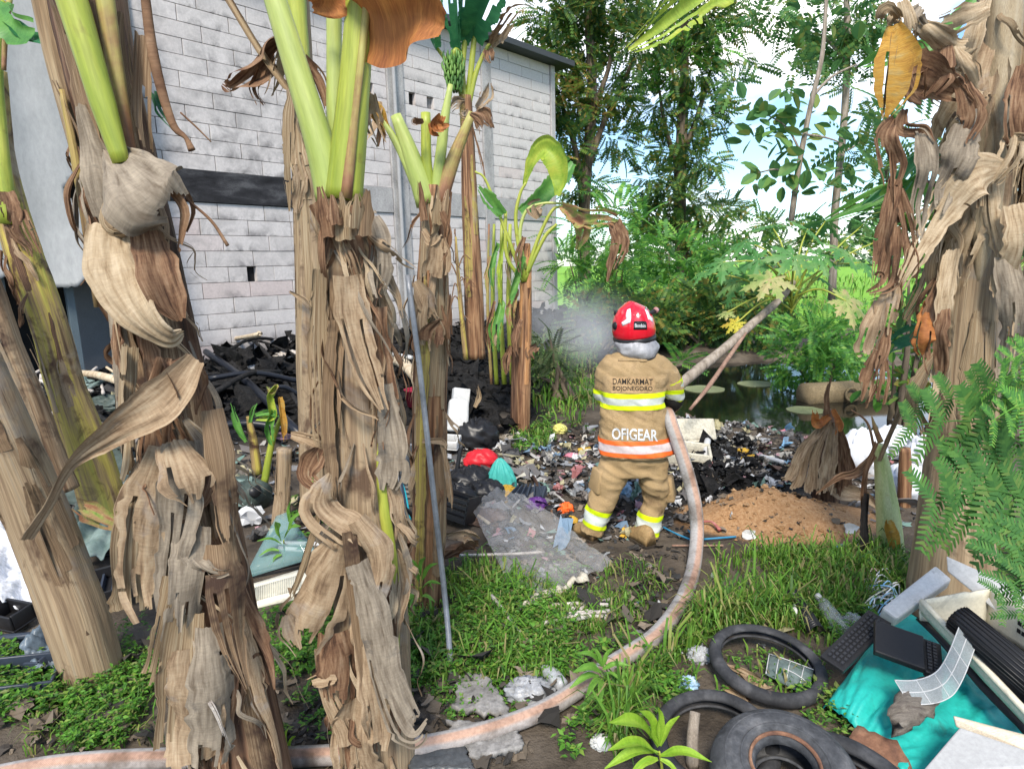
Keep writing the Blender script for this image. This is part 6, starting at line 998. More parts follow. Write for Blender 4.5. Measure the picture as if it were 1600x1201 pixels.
# ------------------------------------------------------------------ rubbish
def obox(mb, c, size, t=.02, rot=None, lip=False):      # an open-topped tray or box
    x, y, z = size; rot = np.eye(3) if rot is None else rot; c = np.asarray(c)
    def a(o, s): mb.box(c + rot @ np.array(o), s, rot)
    a((0, 0, t / 2), (x, y, t)); a((0, -y / 2 + t / 2, z / 2 + t * .5), (x, t * .98, z - t)); a((0, y / 2 - t / 2, z / 2 + t * .5), (x, t * .98, z - t)); a((-x / 2 + t / 2, 0, z / 2 + t * .5), (t * .98, y - 2 * t, z - t * 1.02)); a((x / 2 - t / 2, 0, z / 2 + t * .5), (t * .98, y - 2 * t, z - t * 1.02))
def one_box(name, label, cat, px, py, size, mat, rz=0, rx=0, ry=0, dz=0.0, bevel=.008, group=None, **k):
    c = G(px, py); mb = MB(); mb.box(c + (0, 0, size[2] / 2 + dz), size, rot3(R(rx), R(ry), R(rz))); return solo(mb, name, mat, label, cat, c, group, bevel=bevel, **k)
def rod(name, label, cat, pts, r, mat, group=None, n=8, lump=.03, **k):
    mb = MB(); tube(mb, pts, r, n, max(4, len(pts) * 4), lump, 0); return solo(mb, name, mat, label, cat, pts[0], group, **k)
def bag(name, label, cat, px, py, rad, mat, seed, amp=.22, f=2.4, dz=.5, rot=0.0, group=None):
    c = G(px, py); mb = MB(); blob(mb, c + (0, 0, rad[2] * dz), rad, seed, amp, f, 26, 36, .75, rot, True); return solo(mb, name, mat, label, cat, c, group)
def film(name, label, cat, corners, mat, nu=30, nv=24, amp=.02, f=3.0, seed=0, drape=.012, rag=.05, bow=0.0, group=None, solid=.003):
    mb = MB(); sheet(mb, corners, nu, nv, amp, f, seed, drape, rag, bow); return solo(mb, name, mat, label, cat, None, group, solid=solid)
def px_film(name, label, cat, pc, mat, lift=(0, 0, 0, 0), **k): return film(name, label, cat, [G(*q) + (0, 0, h) for q, h in zip(pc, lift)], mat, **k)
# --- left yard
px_film('tarpaulin', 'dark green-grey tarpaulin spread over junk between the two left trunks', 'tarpaulin', [(68, 812), (72, 742), (205, 700), (215, 775)], TARPG, (.05, .12, .2, .1), amp=.05, seed=1, f=3.4)
px_film('plastic_sheet', 'pale green-grey plastic sheet lying below the dark tarpaulin at left', 'sheet', [(128, 900), (120, 845), (200, 770), (214, 860)], TARPL, (.08, .12, .1, .1), amp=.04, seed=2)
px_film('tarpaulin', 'second grey-green cloth heap beside the left trunk base', 'tarpaulin', [(100, 870), (104, 815), (150, 800), (150, 850)], TARPG, (.03, .1, .1, .04), amp=.06, seed=3)
px_film('plastic_sheet', 'big crumpled white plastic sheet at the far left edge', 'sheet', [(-40, 985), (-40, 840), (45, 850), (66, 950)], M('white_film', [(.62, .64, .68), (.74, .76, .80)], ns=5, rough=.35, bump=.3), (.1, .15, .12, .05), amp=.06, seed=4, f=4)
px_film('plastic_sheet', 'small whitish sheet behind the left leaning trunk', 'sheet', [(-20, 880), (-20, 800), (40, 790), (60, 830)], M('white_film', []), (.05, .2, .2, .1), amp=.05, seed=44, f=4)
q = thing('black_tray', 'black plastic appliance tray with ribs beside the left leaning trunk', 'plastic tray', G(168, 925))
c = G(165, 935); Rm = rot3(R(8), R(-6), R(24)); mb = MB(); obox(mb, c + (0, 0, .04), (.36, .30, .09), .014, Rm); mb.build('tray_body', BLACKP, q, False, .006)
for i in range(5): mb = MB(); mb.box(c + Rm @ np.array((-.13 + .065 * i, 0, .075)), (.012, .26, .04), Rm); mb.build('rib', DARKP, q, False)
one_box('appliance_panel', 'thin black panel lying on the pale green sheet at left', 'panel', 140, 868, (.26, .12, .02), BLACKP, 30, 14, 6, .06)
for k, (lab, cen, sz, rz, ry) in enumerate([('dark blue plastic panel curved like a car bumper at the lower left', (40, 1012), (.34, .12, .06), 8, 12), ('dark blue moulded plastic box under the bumper piece', (60, 1045), (.3, .2, .1), -12, -8), ('grey-blue plastic lump at the bottom left under weeds', (30, 1085), (.34, .22, .12), 20, 6), ('black plastic crate corner at the left edge above the bumper piece', (22, 978), (.2, .14, .1), -18, 0)]):
    c = G(*cen); mb = MB(); Rm = rot3(R(8), R(ry), R(rz))
    if k == 0: tube(mb, [c + (-.24, 0, .06), c + (-.18, -.05, .09), c + (0, -.06, .10), c + (.16, -.03, .10)], [.02, .034, .034, .03], 12, 20, oval=.6)
    else: obox(mb, c + (0, 0, .02), sz, .014, Rm)
    solo(mb, 'plastic_part', DARKP if k != 3 else BLACKP, lab, 'plastic part', c, 'dark moulded parts in the left corner', bevel=.006 if k else 0)
px_film('plastic_sheet', 'slate blue film folded over the lower left plastic parts', 'sheet', [(50, 1078), (36, 1040), (110, 1010), (122, 1060)], M('slate_film', [(.09, .12, .15), (.16, .20, .24)], ns=4, rough=.35, bump=.2), (.1, .14, .16, .1), amp=.05, seed=6, drape=.06)
# pots, planks and poles by the shed
q = thing('green_drum', 'battered dark green plastic drum with a torn black mouth behind the dry stump', 'drum', G(388, 792)); c = G(388, 792)
mb = MB(); tube(mb, [c + (-.16, .1, .12), c + (.0, .02, .13), c + (.14, -.08, .12)], [.12, .135, .125], 22, 14, .08, .0, 5); mb.build('drum_body', TARPG, q); mb = MB(); tube(mb, [c + (.10, -.10, .17), c + (.13, -.13, .19)], [.055, .05], 16, 4, .1, 0, 3); mb.build('torn_mouth', BLACKP, q)
mb = MB(); sheet(mb, [c + (-.1, -.16, .05), c + (-.14, -.05, .25), c + (.08, -.02, .27), c + (.10, -.15, .08)], 14, 14, .03, 3, 3); mb.build('torn_flap', TARPL, q, solid=.006)
PIPEB = PL('black_pipe', (.012, .014, .02), .35)
pp = [((325, 575), (470, 700), .30, .05), ((330, 625), (472, 615), .34, .035), ((395, 560), (470, 660), .5, .03), ((330, 690), (460, 690), .15, .045), ((350, 590), (430, 545), .45, .03), ((420, 640), (475, 640), .3, .03), ((340, 650), (440, 600), .36, .035), ((395, 540), (330, 560), .5, .025), ((60, 640), (170, 680), .3, .03), ((360, 560), (470, 575), .45, .022), ((555, 560), (600, 640), .3, .03), ((600, 640), (640, 580), .3, .025)]
lb = ['longest black pipe slanting down to the middle trunk', 'black pipe lying level across the burnt heap', 'thin black rod leaning toward the wall on the burnt heap', 'low black pipe at the front of the burnt heap', 'burnt rod pointing up to the wall', 'short black pipe stub at the middle trunk', 'black bar crossing the burnt heap diagonally', 'thin black bar near the brown stick', 'dark pipe between the two left trunks', 'thin black lath at the top of the burnt heap', 'charred stick right of the middle plant', 'charred stick leaning the other way right of the middle plant']
for k, (a, b_, h, r) in enumerate(pp): rod('burnt_pipe', lb[k], 'pipe', [G(*a) + (0, 0, h * .6 + .08), (G(*a) + G(*b_)) / 2 + (0, 0, h * .6 + .12), G(*b_) + (0, 0, .1 + h * .2)], r, PIPEB if k in (0, 1, 3, 5) else CHAR, 'pipes and rods on the burnt heap')
rod('brown_stick', 'pale brown stick with a charred bent end against the wall foot', 'stick', [G(312, 560) + (0, 0, .25), G(350, 560) + (0, 0, .42), P(398, 524, 8.6), P(404, 519, 8.6)], [.045, .04, .035, .02], BAMBOO)
for k, (a, b_, h, w, mt, lab) in enumerate([((128, 602), (190, 632), .45, .055, BAMBOO, 'thick pale bamboo pole lying behind the left trunks'), ((130, 590), (172, 545), .5, .03, FOAM, 'white-grey plank leaning up at the left behind the yellow trunk'), ((100, 560), (190, 575), .4, .03, STICK, 'flat pale plank among the debris near the shed'), ((90, 600), (150, 550), .35, .02, STICK, 'thin grey lath leaning by the shed post'), ((165, 690), (205, 730), .3, .03, STEEL, 'bent grey metal strip beside the big left plant'), ((50, 560), (100, 610), .3, .03, STICK, 'grey stick half hidden behind the left trunk'), ((110, 640), (185, 600), .25, .03, TARPL, 'grey-green pipe under the bamboo pole'), ((150, 560), (165, 640), .3, .02, STICK, 'short upright lath by the yellow blotched trunk')]):
    rod('debris_pole', lab, 'pole', [G(*a) + (0, 0, h * .4), (G(*a) + G(*b_)) / 2 + (0, 0, h * .6), G(*b_) + (0, 0, h * .7)], w, mt, 'poles and planks in front of the shed')
for k, (px, py, w, mt, lab) in enumerate([(170, 640, .3, TARPG, 'grey-green crumpled sheet in the debris behind the big plant'), (80, 590, .35, FOAM, 'white crumpled sheet at the foot of the shed'), (140, 540, .3, FOAM, 'white crumpled wad by the shed opening'), (110, 610, .3, TARPL, 'pale green crumpled sheet by the left trunks'), (400, 577, .12, GREYP, 'pale ash-streaked wad on the black heap'), (60, 700, .3, M('dead_banana_leaf', []), 'brown crumpled leaf litter wad at the left'), (455, 560, .25, STICK, 'charred-edged pale lath bundle by the wall')]):
    bag('crumpled_sheet', lab, 'sheet', px, py, (w, w * .6, w * .35), mt, 200 + k, .35, 3)
rng = np.random.default_rng(31)
for k in range(16):
    x, y = rng.uniform(335, 480), rng.uniform(560, 690); a = rng.uniform(0, 3.14); c = G(x, y); d = np.array((math.cos(a), math.sin(a), rng.uniform(-.1, .45))) * rng.uniform(.2, .5); mb = MB(); mb.box(c + (0, 0, .12), (np.linalg.norm(d) * 2, .07, .025), np.array(Vector((1, 0, 0)).rotation_difference(Vector(d)).to_matrix())); solo(mb, 'charred_plank', CHAR, 'charred black plank jutting from the burnt heap between the two near plants', 'plank', c, 'charred planks on the burnt heap', smooth=False, bevel=.004)
for k in range(18):
    x, y = rng.uniform(30, 200), rng.uniform(545, 690); a = rng.uniform(0, 3.14); c = G(x, y); d = np.array((math.cos(a), math.sin(a), rng.uniform(-.1, .6))) * rng.uniform(.2, .45); rod('broken_lath', 'pale broken lath in the debris heap before the shed', 'lath', [c - d + (0, 0, .2), c + (0, 0, .16), c + d + (0, 0, .14)], .012 + .016 * rng.random(), [STICK, BAMBOO, FOAM, TARPL, CHAR][k % 5] if k % 5 < 2 else STICK, 'broken laths before the shed', 6)
# glass, hose, pipes, vent panel
GLASS = M('greenish_glass', [(.16, .30, .30), (.22, .36, .36)], ns=4, rough=.08, bump=.02, alpha=.42, fine=.05)
c0 = [G(395, 905) + (0, 0, .03), G(500, 895) + (0, 0, .03), G(470, 860) + (0, 0, .22), G(450, 850) + (0, 0, .26)]
mb = MB(); sheet(mb, [P(380, 905, 3.55), P(500, 868, 3.6), P(448, 800, 3.75), P(432, 806, 3.75)], 6, 6, .002, 2, 1, 0, .0); solo(mb, 'glass_pane', GLASS, 'pale teal broken glass pane leaning by the dry stump', 'glass', G(440, 905), solid=.006)
rod('black_hose', 'thin black hose running behind the vented cream panel', 'hose', [G(380, 900, .03), G(440, 885, .05), G(500, 872, .05), G(560, 868, .04)], .018, BLACKP)
for k, (y0, y1) in enumerate(((848, 850), (856, 862))): rod('white_pipe', ['upper of two white plastic pipes behind the cut dead leaf', 'lower of two white plastic pipes behind the cut dead leaf'][k], 'pipe', [G(436, y0, .07), G(510, y1, .07), G(560, y1 + 2, .06)], .017, WHITEP, 'pair of white pipes')
q = thing('vent_panel', 'cream plastic panel with a slotted vent, lying in weeds between the two near plants', 'panel', G(450, 945)); a, b_, c_, d_ = P(385, 915, 3.15), P(505, 880, 3.25), P(505, 925, 3.12), P(385, 955, 3.02)
mb = MB(); sheet(mb, [a, b_, c_, d_], 12, 8, .004, 2, 4, 0, 0, .02); mb.build('panel_face', CREAMP, q, solid=.012)
for i in range(26):
    u = .12 + .62 * i / 26; p0 = a * (1 - u) + b_ * u; p1 = d_ * (1 - u) + c_ * u; nrm = unit(np.cross(b_ - a, d_ - a)); nrm = nrm * (1 if np.dot(nrm, CC - a) > 0 else -1)
    mb = MB(); tube(mb, [p0 * .75 + p1 * .25 + nrm * .02, p0 * .5 + p1 * .5 + nrm * .026, p0 * .22 + p1 * .78 + nrm * .02], .0032, 5, 5); mb.build('slat', PL('slat_grey', (.45, .44, .37), .5), q)
# --- middle junk
q = thing('cyan_crate', 'bright cyan perforated plastic crate behind the middle plant', 'crate', G(612, 832)); A_, B_, C_, D_ = P(586, 838, 4.3), P(640, 812, 4.35), P(625, 752, 4.6), P(588, 735, 4.65)
mb = MB(); sheet(mb, [A_, B_, C_, D_], 8, 8, .002, 2, 2, 0, 0); mb.build('crate_side', CYANP, q, solid=.02)
nrm = unit(np.cross(B_ - A_, D_ - A_)); nrm = nrm * (1 if np.dot(nrm, CC - A_) > 0 else -1)
for i in range(5):
    for j in range(2):
        u, v = .25 + .42 * j + .08 * (i % 2), .12 + .19 * i; c = A_ * (1 - u) * (1 - v) + B_ * u * (1 - v) + C_ * u * v + D_ * (1 - u) * v; mb = MB(); ex, ey = unit(B_ - A_), unit(D_ - A_); mb.quads(np.array([[c + nrm * .0115 + ex * sx_ * .022 + ey * sy_ * .014 for sx_, sy_ in ((-1, -1), (1, -1), (1, 1), (-1, 1))]])); mb.build('slot', HOLE, q, False)
mb = MB(); tube(mb, [D_, C_, B_], .014, 8); mb.build('crate_rim', CYANP, q)
c = G(620, 800) + (0, .1, .30); mb = MB(); lathe(mb, c, [(.0, .0), (.10, .0), (.125, .24), (.135, .25), (.12, .24), (.095, .02)], 22, (.15, .25, 1)); solo(mb, 'grey_bucket', GREYP, 'grey plastic bucket above the cyan crate', 'bucket', G(620, 800))
rod('black_cable', 'black cable looped across the cyan crate', 'cable', [P(590, 784, 4.2), P(615, 784, 4.15), P(640, 800, 4.2), P(655, 830, 4.3)], .014, BLACKP); rod('grey_conduit', 'grey conduit standing at a slant right of the cyan crate', 'pipe', [P(640, 835, 4.25), P(628, 770, 4.5), P(620, 735, 4.6)], .02, DARKP)
q = thing('grey_machine', 'grey finned motor housing beside the slim trunk', 'machine', G(655, 800)); c = G(650, 790) + (0, .1, .18); mb = MB(); tube(mb, [c + (0, 0, -.18), c + (0, .02, .02), c + (0, .04, .2)], [.13, .13, .11], 20, 8); mb.build('housing', M('grey_alloy', [(.14, .13, .12), (.24, .225, .21)], ns=7, rough=.6, bump=.3), q)
for i in range(7): mb = MB(); lathe(mb, c + (0, .0 + .003 * i, -.1 + .04 * i), [(.12, 0), (.145, .004), (.145, .012), (.12, .016)], 22); mb.build('fin', M('grey_alloy', []), q)
for k, (px, py, s_, rz, rx, lab) in enumerate([(718, 640, (.20, .16, .30), 12, -14, 'upright dirty white foam box behind the slim trunk'), (702, 688, (.24, .2, .10), -12, 12, 'lower tilted white foam box beside the slim trunk'), (655, 720, (.22, .2, .14), 30, -20, 'pale grey metal box half hidden left of the slim trunk')]):
    c = G(px, py + 20); mb = MB(); obox(mb, c + (0, 0, .12 - .04 * k), s_, .02, rot3(R(rx), R(10 - 8 * k), R(rz))); solo(mb, 'foam_box' if k < 2 else 'metal_box', FOAM if k < 2 else GREYP, lab, 'box', c, None, bevel=.015)
c = G(717, 700); mb = MB(); mb.box(c + (0, .05, .36), (.24, .19, .36), rot3(R(-16), R(8), R(10)), .12); solo(mb, 'foam_block', FOAM, 'tall white foam block standing in the burnt heap', 'foam block', c, bevel=.03)
c = G(652, 640); mb = MB(); lathe(mb, c + (0, 0, .05), [(.0, 0), (.12, 0), (.15, .22), (.16, .22), (.14, .2), (.11, .02)], 20); solo(mb, 'red_bucket', PL('dull_red_plastic', (.34, .02, .05), .5), 'dull red bucket on the burnt heap behind the pole', 'bucket', c)
rod('pale_plank', 'pale cream broken plank on the burnt heap', 'plank', [G(612, 595) + (0, 0, .3), G(630, 600) + (0, 0, .32), G(655, 630) + (0, 0, .3)], [.05, .09, .06], BAMBOO); rod('white_rod', 'short white rod above the cream plank', 'rod', [G(610, 590) + (0, 0, .38), G(645, 600) + (0, 0, .38)], .03, WHITEP)
bag('red_bag', 'bright red plastic sheet bundle beside the turquoise bag', 'bag', 752, 732, (.17, .12, .11), REDP, 11, .14, 1.6, .75, .3); bag('black_bag', 'black bin bag under the red bundle', 'bag', 735, 765, (.2, .16, .13), BLACKP, 12, .2, 2.2, .6, group=None); bag('black_bag', 'large black bin bag against the ash behind the foam block', 'bag', 745, 700, (.22, .16, .2), BLACKP, 13, .22, 2.2, .6); bag('black_bag', 'black bag in front, right of the slim trunk', 'bag', 712, 800, (.17, .13, .14), BLACKP, 14, .2, 2, .6)
bag('black_bag', 'slumped black bag next to the yellow cloth', 'bag', 760, 785, (.16, .12, .12), BLACKP, 15, .2, 2, .6); bag('yellow_cloth', 'crumpled ochre yellow cloth below the turquoise bag', 'cloth', 786, 780, (.13, .08, .07), YELC, 16, .3, 3, .6); bag('purple_bag', 'small purple plastic bag at the edge of the litter', 'bag', 838, 795, (.08, .06, .06), PL('purple_plastic', (.10, .03, .18), .4), 17, .3, 3, .5); bag('brown_cloth', 'dark brown cloth under the clear sheet corner', 'cloth', 760, 815, (.16, .1, .06), M('brown_cloth', [(.10, .06, .045), (.18, .12, .09)], ns=6, rough=.9), 18, .3, 3, .5)
# knotted turquoise bag with gathered pleats
c = G(784, 765); th = np.linspace(0, 2 * math.pi, 64, endpoint=False)[None]; f = np.linspace(0, 1, 22)[:, None]; rr = .12 * np.sin(np.pi * np.clip(f * .55 + .45, 0, 1)) ** .8 * (1 + .16 * f * np.sin(th * 13) + .06 * snoise(th * 2, f * 4, 3, 3, 2)) + .012
mb = MB(); mb.grid(np.stack([c[0] + .01 + rr * np.cos(th) - .02 * f, c[1] + rr * .8 * np.sin(th), c[2] + .30 * f + 0 * th], -1), None, wrap=True); solo(mb, 'turquoise_bag', TEALB, 'turquoise plastic bag with gathered pleats tied at its tip', 'bag', c)
q = thing('fan_blade_part', 'dark blue-grey moulded plastic piece with radial ribs, right of the yellow cloth', 'plastic part', G(825, 785)); c = G(825, 785)
mb = MB(); mb.box(c + (0, 0, .06), (.30, .2, .05), rot3(R(18), R(-10), R(-20))); mb.build('moulding', DARKP, q, False, .01)
for i in range(6): mb = MB(); mb.box(c + rot3(R(18), R(-10), R(-20)) @ np.array((-.12 + .048 * i, 0, .03)) + (0, 0, .07), (.012, .17, .05), rot3(R(18), R(-10), R(-20 + 8 * (i - 2.5)))); mb.build('rib', DARKP, q, False, .003)
rod('brown_lath', 'dark brown lath lying by the ribbed plastic piece', 'lath', [G(833, 752) + (0, 0, .05), G(866, 808) + (0, 0, .02)], .016, M('banana_bark_dark', [])); rod('black_post', 'thin black board standing in front of the foam block', 'board', [G(708, 765), P(722, 690, G(708, 765)[1] + .1)], .02, BLACKP); rod('tan_stick', 'short tan stick by the black finned crate', 'stick', [G(725, 790, .1), G(765, 818, .05)], .014, BAMBOO)
for k, (px, py, w, mt, lab) in enumerate([(775, 700, .1, WHITEP, 'torn white foam bit on the black heap edge'), (762, 690, .07, FOAM, 'small white angular scrap by the black heap'), (805, 712, .09, BLACKP, 'black crumpled scrap right of the red bundle'), (690, 745, .1, GREYP, 'grey cloth scrap beside the slim trunk'), (735, 745, .06, WHITEP, 'white paper wad on the black bag'), (795, 690, .1, M('dusty_cloth', [(.2, .17, .13), (.34, .3, .25)], ns=6), 'dusty rag at the edge of the ash')]): bag('scrap', lab, 'scrap', px, py, (w, w * .7, w * .5), mt, 300 + k, .4, 3)
q = thing('black_crate', 'black slatted plastic crate right of the slim trunk', 'crate', G(712, 822)); c = G(712, 822); Rm = rot3(R(-12), R(8), R(-28))
mb = MB(); mb.box(c + (0, 0, .08), (.26, .2, .015), Rm); mb.build('crate_floor', BLACKP, q, False)
for i in range(4):
    for s in (-1, 1): mb = MB(); mb.box(c + Rm @ np.array((0, s * .1, .03 + .045 * i)) + (0, 0, .07), (.27, .014, .026), Rm); mb.build('slat', BLACKP, q, False)
for s in (-1, 1): mb = MB(); mb.box(c + Rm @ np.array((s * .135, 0, .1)) + (0, 0, .07), (.014, .2, .2), Rm); mb.build('crate_end', BLACKP, q, False)
# clear corrugated plastic sheet
CLEAR = M('dust_and_sky_sheen_plastic', [(.42, .42, .42), (.58, .58, .58)], ns=4, rough=.15, bump=.12, alpha=.27, fine=.15, blotch=[((.32, .27, .20), 2.5, .64)])  # pale base colour stands for dust and for sky reflection painted in
q = thing('clear_plastic_sheet', 'large dusty clear plastic sheet, pale with painted-in sky reflection, with a frayed cream edge, lying before the firefighter', 'plastic sheet', G(840, 880)); cs = [G(735, 815) + (0, 0, .14), G(812, 965) + (0, 0, .05), G(958, 888) + (0, 0, .04), G(815, 790) + (0, 0, .12)]
mb = MB(); u = np.linspace(0, 1, 60)[:, None, None]; v = np.linspace(0, 1, 64)[None, :, None]; g = cs[0] * (1 - u) * (1 - v) + cs[1] * u * (1 - v) + cs[2] * u * v + cs[3] * (1 - u) * v; g[..., 2] += .006 * np.abs(np.sin(v[..., 0] * 9)) * (1 - .2 * u[..., 0]) + .03 * snoise(u[..., 0] * 3, v[..., 0] * 3, 5, 3, 1.5) + .012 * (1 - 2.6 * np.abs(snoise(u[..., 0] * 4, v[..., 0] * 5, 15, 3, 1.6))) + .05 * np.sin(np.pi * v[..., 0]) * (1 - u[..., 0]); g[..., 2] = np.maximum(g[..., 2], gz(g[..., 0], g[..., 1]) + .02); mb.grid(g); mb.build('clear_film', CLEAR, q)
e = g[-1, :44]; mb = MB(); w = .028 + .02 * snoise(np.linspace(0, 8, 44), np.zeros(44), 4, 3, 1); dn = unit(g[-1, :44] - g[-4, :44]); mb.grid(np.stack([e - dn * w[:, None] * 1.2 + (0, 0, .008), e + dn * w[:, None] * .2 + (0, 0, .02), e + dn * w[:, None] + (0, 0, -.005)], 1)); mb.build('frayed_edge', M('cream_cloth', [(.42, .38, .30), (.55, .51, .42)], ns=9, rough=.9, bump=.4), q, solid=.003)
# sticks, poles
rng = np.random.default_rng(3)
for k in range(13):
    a = G(rng.uniform(842, 885), rng.uniform(938, 985), .02 + .004 * k); b_ = G(rng.uniform(915, 965), rng.uniform(935, 968), .02 + .004 * k); rod('weathered_stick', 'bleached thin stick in the bundle below the clear plastic sheet, ' + ('at its near side' if k < 5 else 'in its middle' if k < 9 else 'on top of it'), 'stick', [a, (a + b_) / 2 + (0, 0, .01), b_], .0085 + .003 * rng.random(), STICK, 'bundle of bleached sticks', 7)
rod('weathered_stick', 'lone bleached stick crossing the bundle at a steep slant', 'stick', [G(862, 975, .06), G(925, 940, .07)], .009, STICK, 'bundle of bleached sticks', 7)
rod('grey_pole', 'thin grey metal pole leaning across the slim banana trunk', 'pole', [G(706, 1072) , P(698, 960, 3.0), P(676, 760, 3.12), P(655, 570, 3.22), P(637, 430, 3.3)], [.0145, .0145, .0145, .0145], STEEL, None, 12, 0)
q = thing('white_pole', 'thin white pole with a cloudy plastic bottle on its lower end', 'pole', G(858, 1050)); mb = MB(); tube(mb, [G(768, 930, .10), G(815, 990, .05), G(852, 1042, .03)], .0105, 9, 12); mb.build('pole_rod', STICK, q); mb = MB(); tube(mb, [G(846, 1034, .035), G(856, 1048, .045), G(868, 1060, .045), G(880, 1072, .04)], [.014, .034, .038, .03], 14, 12, .08, 0, 3); mb.build('bottle', M('cloudy_plastic', [(.5, .52, .55), (.62, .64, .67)], ns=6, rough=.25, bump=.2, alpha=.6), q)
rod('white_pole', 'horizontal thin white pole under the clear plastic sheet', 'pole', [G(700, 868, .06), G(800, 865, .05), G(850, 862, .05)], .010, STICK); rod('white_stick', 'short curved white stick left of the white pole', 'stick', [G(756, 965, .02), G(768, 985, .03), G(772, 982, .05)], .008, FOAM)
bag('grey_plastic_bag', 'crumpled dull grey plastic bag in the weeds by the hose', 'bag', 826, 1088, (.10, .07, .05), M('grey_film', [(.26, .27, .29), (.40, .41, .43)], ns=6, rough=.35, bump=.3), 41, .3, 3, .5)
for k, (pc, lab) in enumerate([([(708, 1120), (716, 1068), (760, 1066), (800, 1130)], 'long grey slab in front of the grey pole foot'), ([(740, 1195), (700, 1140), (800, 1140), (820, 1180)], 'second grey slab under the hose'), ([(640, 1215), (640, 1172), (720, 1165), (740, 1215)], 'dark wet slab at the bottom edge under the hose')]):
    px_film('stone_slab', lab, 'slab', pc, STONE if k < 2 else M('wet_slab', [(.05, .055, .06), (.09, .095, .1)], ns=5, rough=.4), (.03,) * 4, amp=.006, seed=50 + k, drape=.022, rag=.06, solid=.03, group='grey slabs')
# --- by the sand heap
for k, (px, py, s_, lab) in enumerate([(1171, 838, .05, 'broken white plate piece at the front left of the sand heap'), (1325, 830, .06, 'broken white plate piece at the right of the sand heap'), (1334, 856, .055, 'white torn paper piece joined to the blue strap'), (1140, 808, .03, 'tiny white shard on the left of the sand heap')]):
    c = G(px, py); mb = MB(); a = np.linspace(0, 2 * math.pi, 9, endpoint=False); r0 = s_ * (1 + .35 * snoise(a * 2, a * 0, k, 2, 1)); top_ = np.stack([r0 * np.cos(a), r0 * np.sin(a) * .6, .02 * np.sin(a) + .03], -1) @ rot3(R(30), 0, R(20 * k)).T; mb.grid(np.array([np.zeros((9, 3)) + (0, 0, .02), top_ * .6 + (0, 0, .004), top_, top_ * .99 + (0, 0, -.008), top_ * .5 + (0, 0, -.006)]) + c, None, wrap=True); solo(mb, 'white_shard', FOAM, lab, 'shard', c, 'white shards round the sand heap', smooth=False)
BLUE = PL('blue_strap', (.03, .22, .40), .5)
rod('blue_strap', 'flat blue strap in front of the sand heap', 'strap', [G(1272, 858, .012), G(1295, 858, .014), G(1318, 850, .02)], .007, BLUE); rod('blue_strap', 'tangled blue strap by the hose at the firefighter side', 'strap', [G(1030, 820, .02), G(1060, 835, .04), G(1090, 845, .02), G(1075, 828, .04)], .007, BLUE); rod('blue_strap', 'short blue strap end left of the white plate piece', 'strap', [G(1100, 842, .02), G(1125, 840, .03), G(1150, 838, .02)], .007, BLUE)
rod('red_white_handle', 'red-tipped white handle at the left foot of the sand heap', 'handle', [G(1095, 815, .03), G(1112, 815, .05), G(1125, 828, .03)], [.007, .008, .014], M('worn_red', [(.30, .04, .04), (.45, .2, .18)], ns=9)); rod('red_lath', 'thin reddish lath lying at the front of the litter', 'lath', [G(1050, 852, .02), G(1130, 852, .02)], .008, M('red_brown_branch', []))
FOAMW = M('white_woven_sack', [(.60, .62, .66), (.74, .76, .80)], ns=5, rough=.5, bump=.25, fine=.1)
for k, (px, py, s_, lab) in enumerate([(1345, 735, (.20, .16, .24), 'upright white woven sack behind the pale sprout'), (1392, 705, (.22, .16, .16), 'white sack leaning on the upright one'), (1412, 770, (.24, .16, .15), 'white sack lying by the brown stump'), (1370, 665, (.2, .14, .2), 'rear white sack at the pond edge'), (1440, 730, (.2, .14, .18), 'right-hand white sack next to the shaggy trunk')]): bag('white_sack', lab, 'sack', px, py, s_, FOAMW, 60 + k, .16, 1.8, .6, .3 * k, 'white sacks by the shaggy trunk')
# --- pond edge
for k, (px, py, r0, lab) in enumerate([(1180, 600, .30, 'round pale green disc floating in front of the round bush'), (1100, 608, .34, 'larger pale disc floating by the papaya trunk'), (1258, 641, .25, 'pale disc at the near edge of the pond, beside the collapsed plant')]):
    p = G0(px, py, WATER_Z); mb = MB(); lathe(mb, p, [(.0, .006), (r0 * .93, .006), (r0, .010), (r0 * .99, .002)], 26, lump=.05, seed=k); solo(mb, 'floating_disc', M('pale_green_disc', [(.18, .21, .10), (.26, .28, .15)], ns=3, rough=.6, bump=.2), lab, 'disc', p, 'pale discs floating on the pond')
for k, (px, py, s_, rz, lab) in enumerate([(1078, 585, (.5, .36, .26), 20, 'open cream foam box behind the papaya trunk'), (1070, 632, (.5, .34, .16), -12, 'flat cream foam tray at the water, right of the firefighter'), (1110, 640, (.5, .3, .05), 10, 'cream foam lid floating beside the tray')]):
    c = P(px, py, 6.7 if k != 1 else 6.2); c[2] = max(float(gz(c[0], c[1])), WATER_Z); mb = MB(); obox(mb, c, s_, .03, rot3(R(-24 if k == 0 else 6), R(6), R(rz))); solo(mb, 'foam_box', M('cream_foam', [(.50, .46, .36), (.62, .58, .47)], ns=5, rough=.8, bump=.2), lab, 'box', c, 'cream foam boxes at the pond', bevel=.01)
c = G(1310, 615) + (0, .6, .2); mb = MB(); tube(mb, [P(1256, 618, 9.4), P(1310, 615, 9.5), P(1400, 610, 9.6)], .19, 26, 8); culv = thing('concrete_culvert', 'ochre concrete pipe end showing on the far right bank', 'culvert', G(1310, 640)); mb.build('pipe_barrel', M('ochre_concrete', [(.16, .12, .07), (.25, .19, .11)], ns=3, rough=.9, bump=.4, blotch=[((.10, .085, .06), 2.5, .58)]), culv)
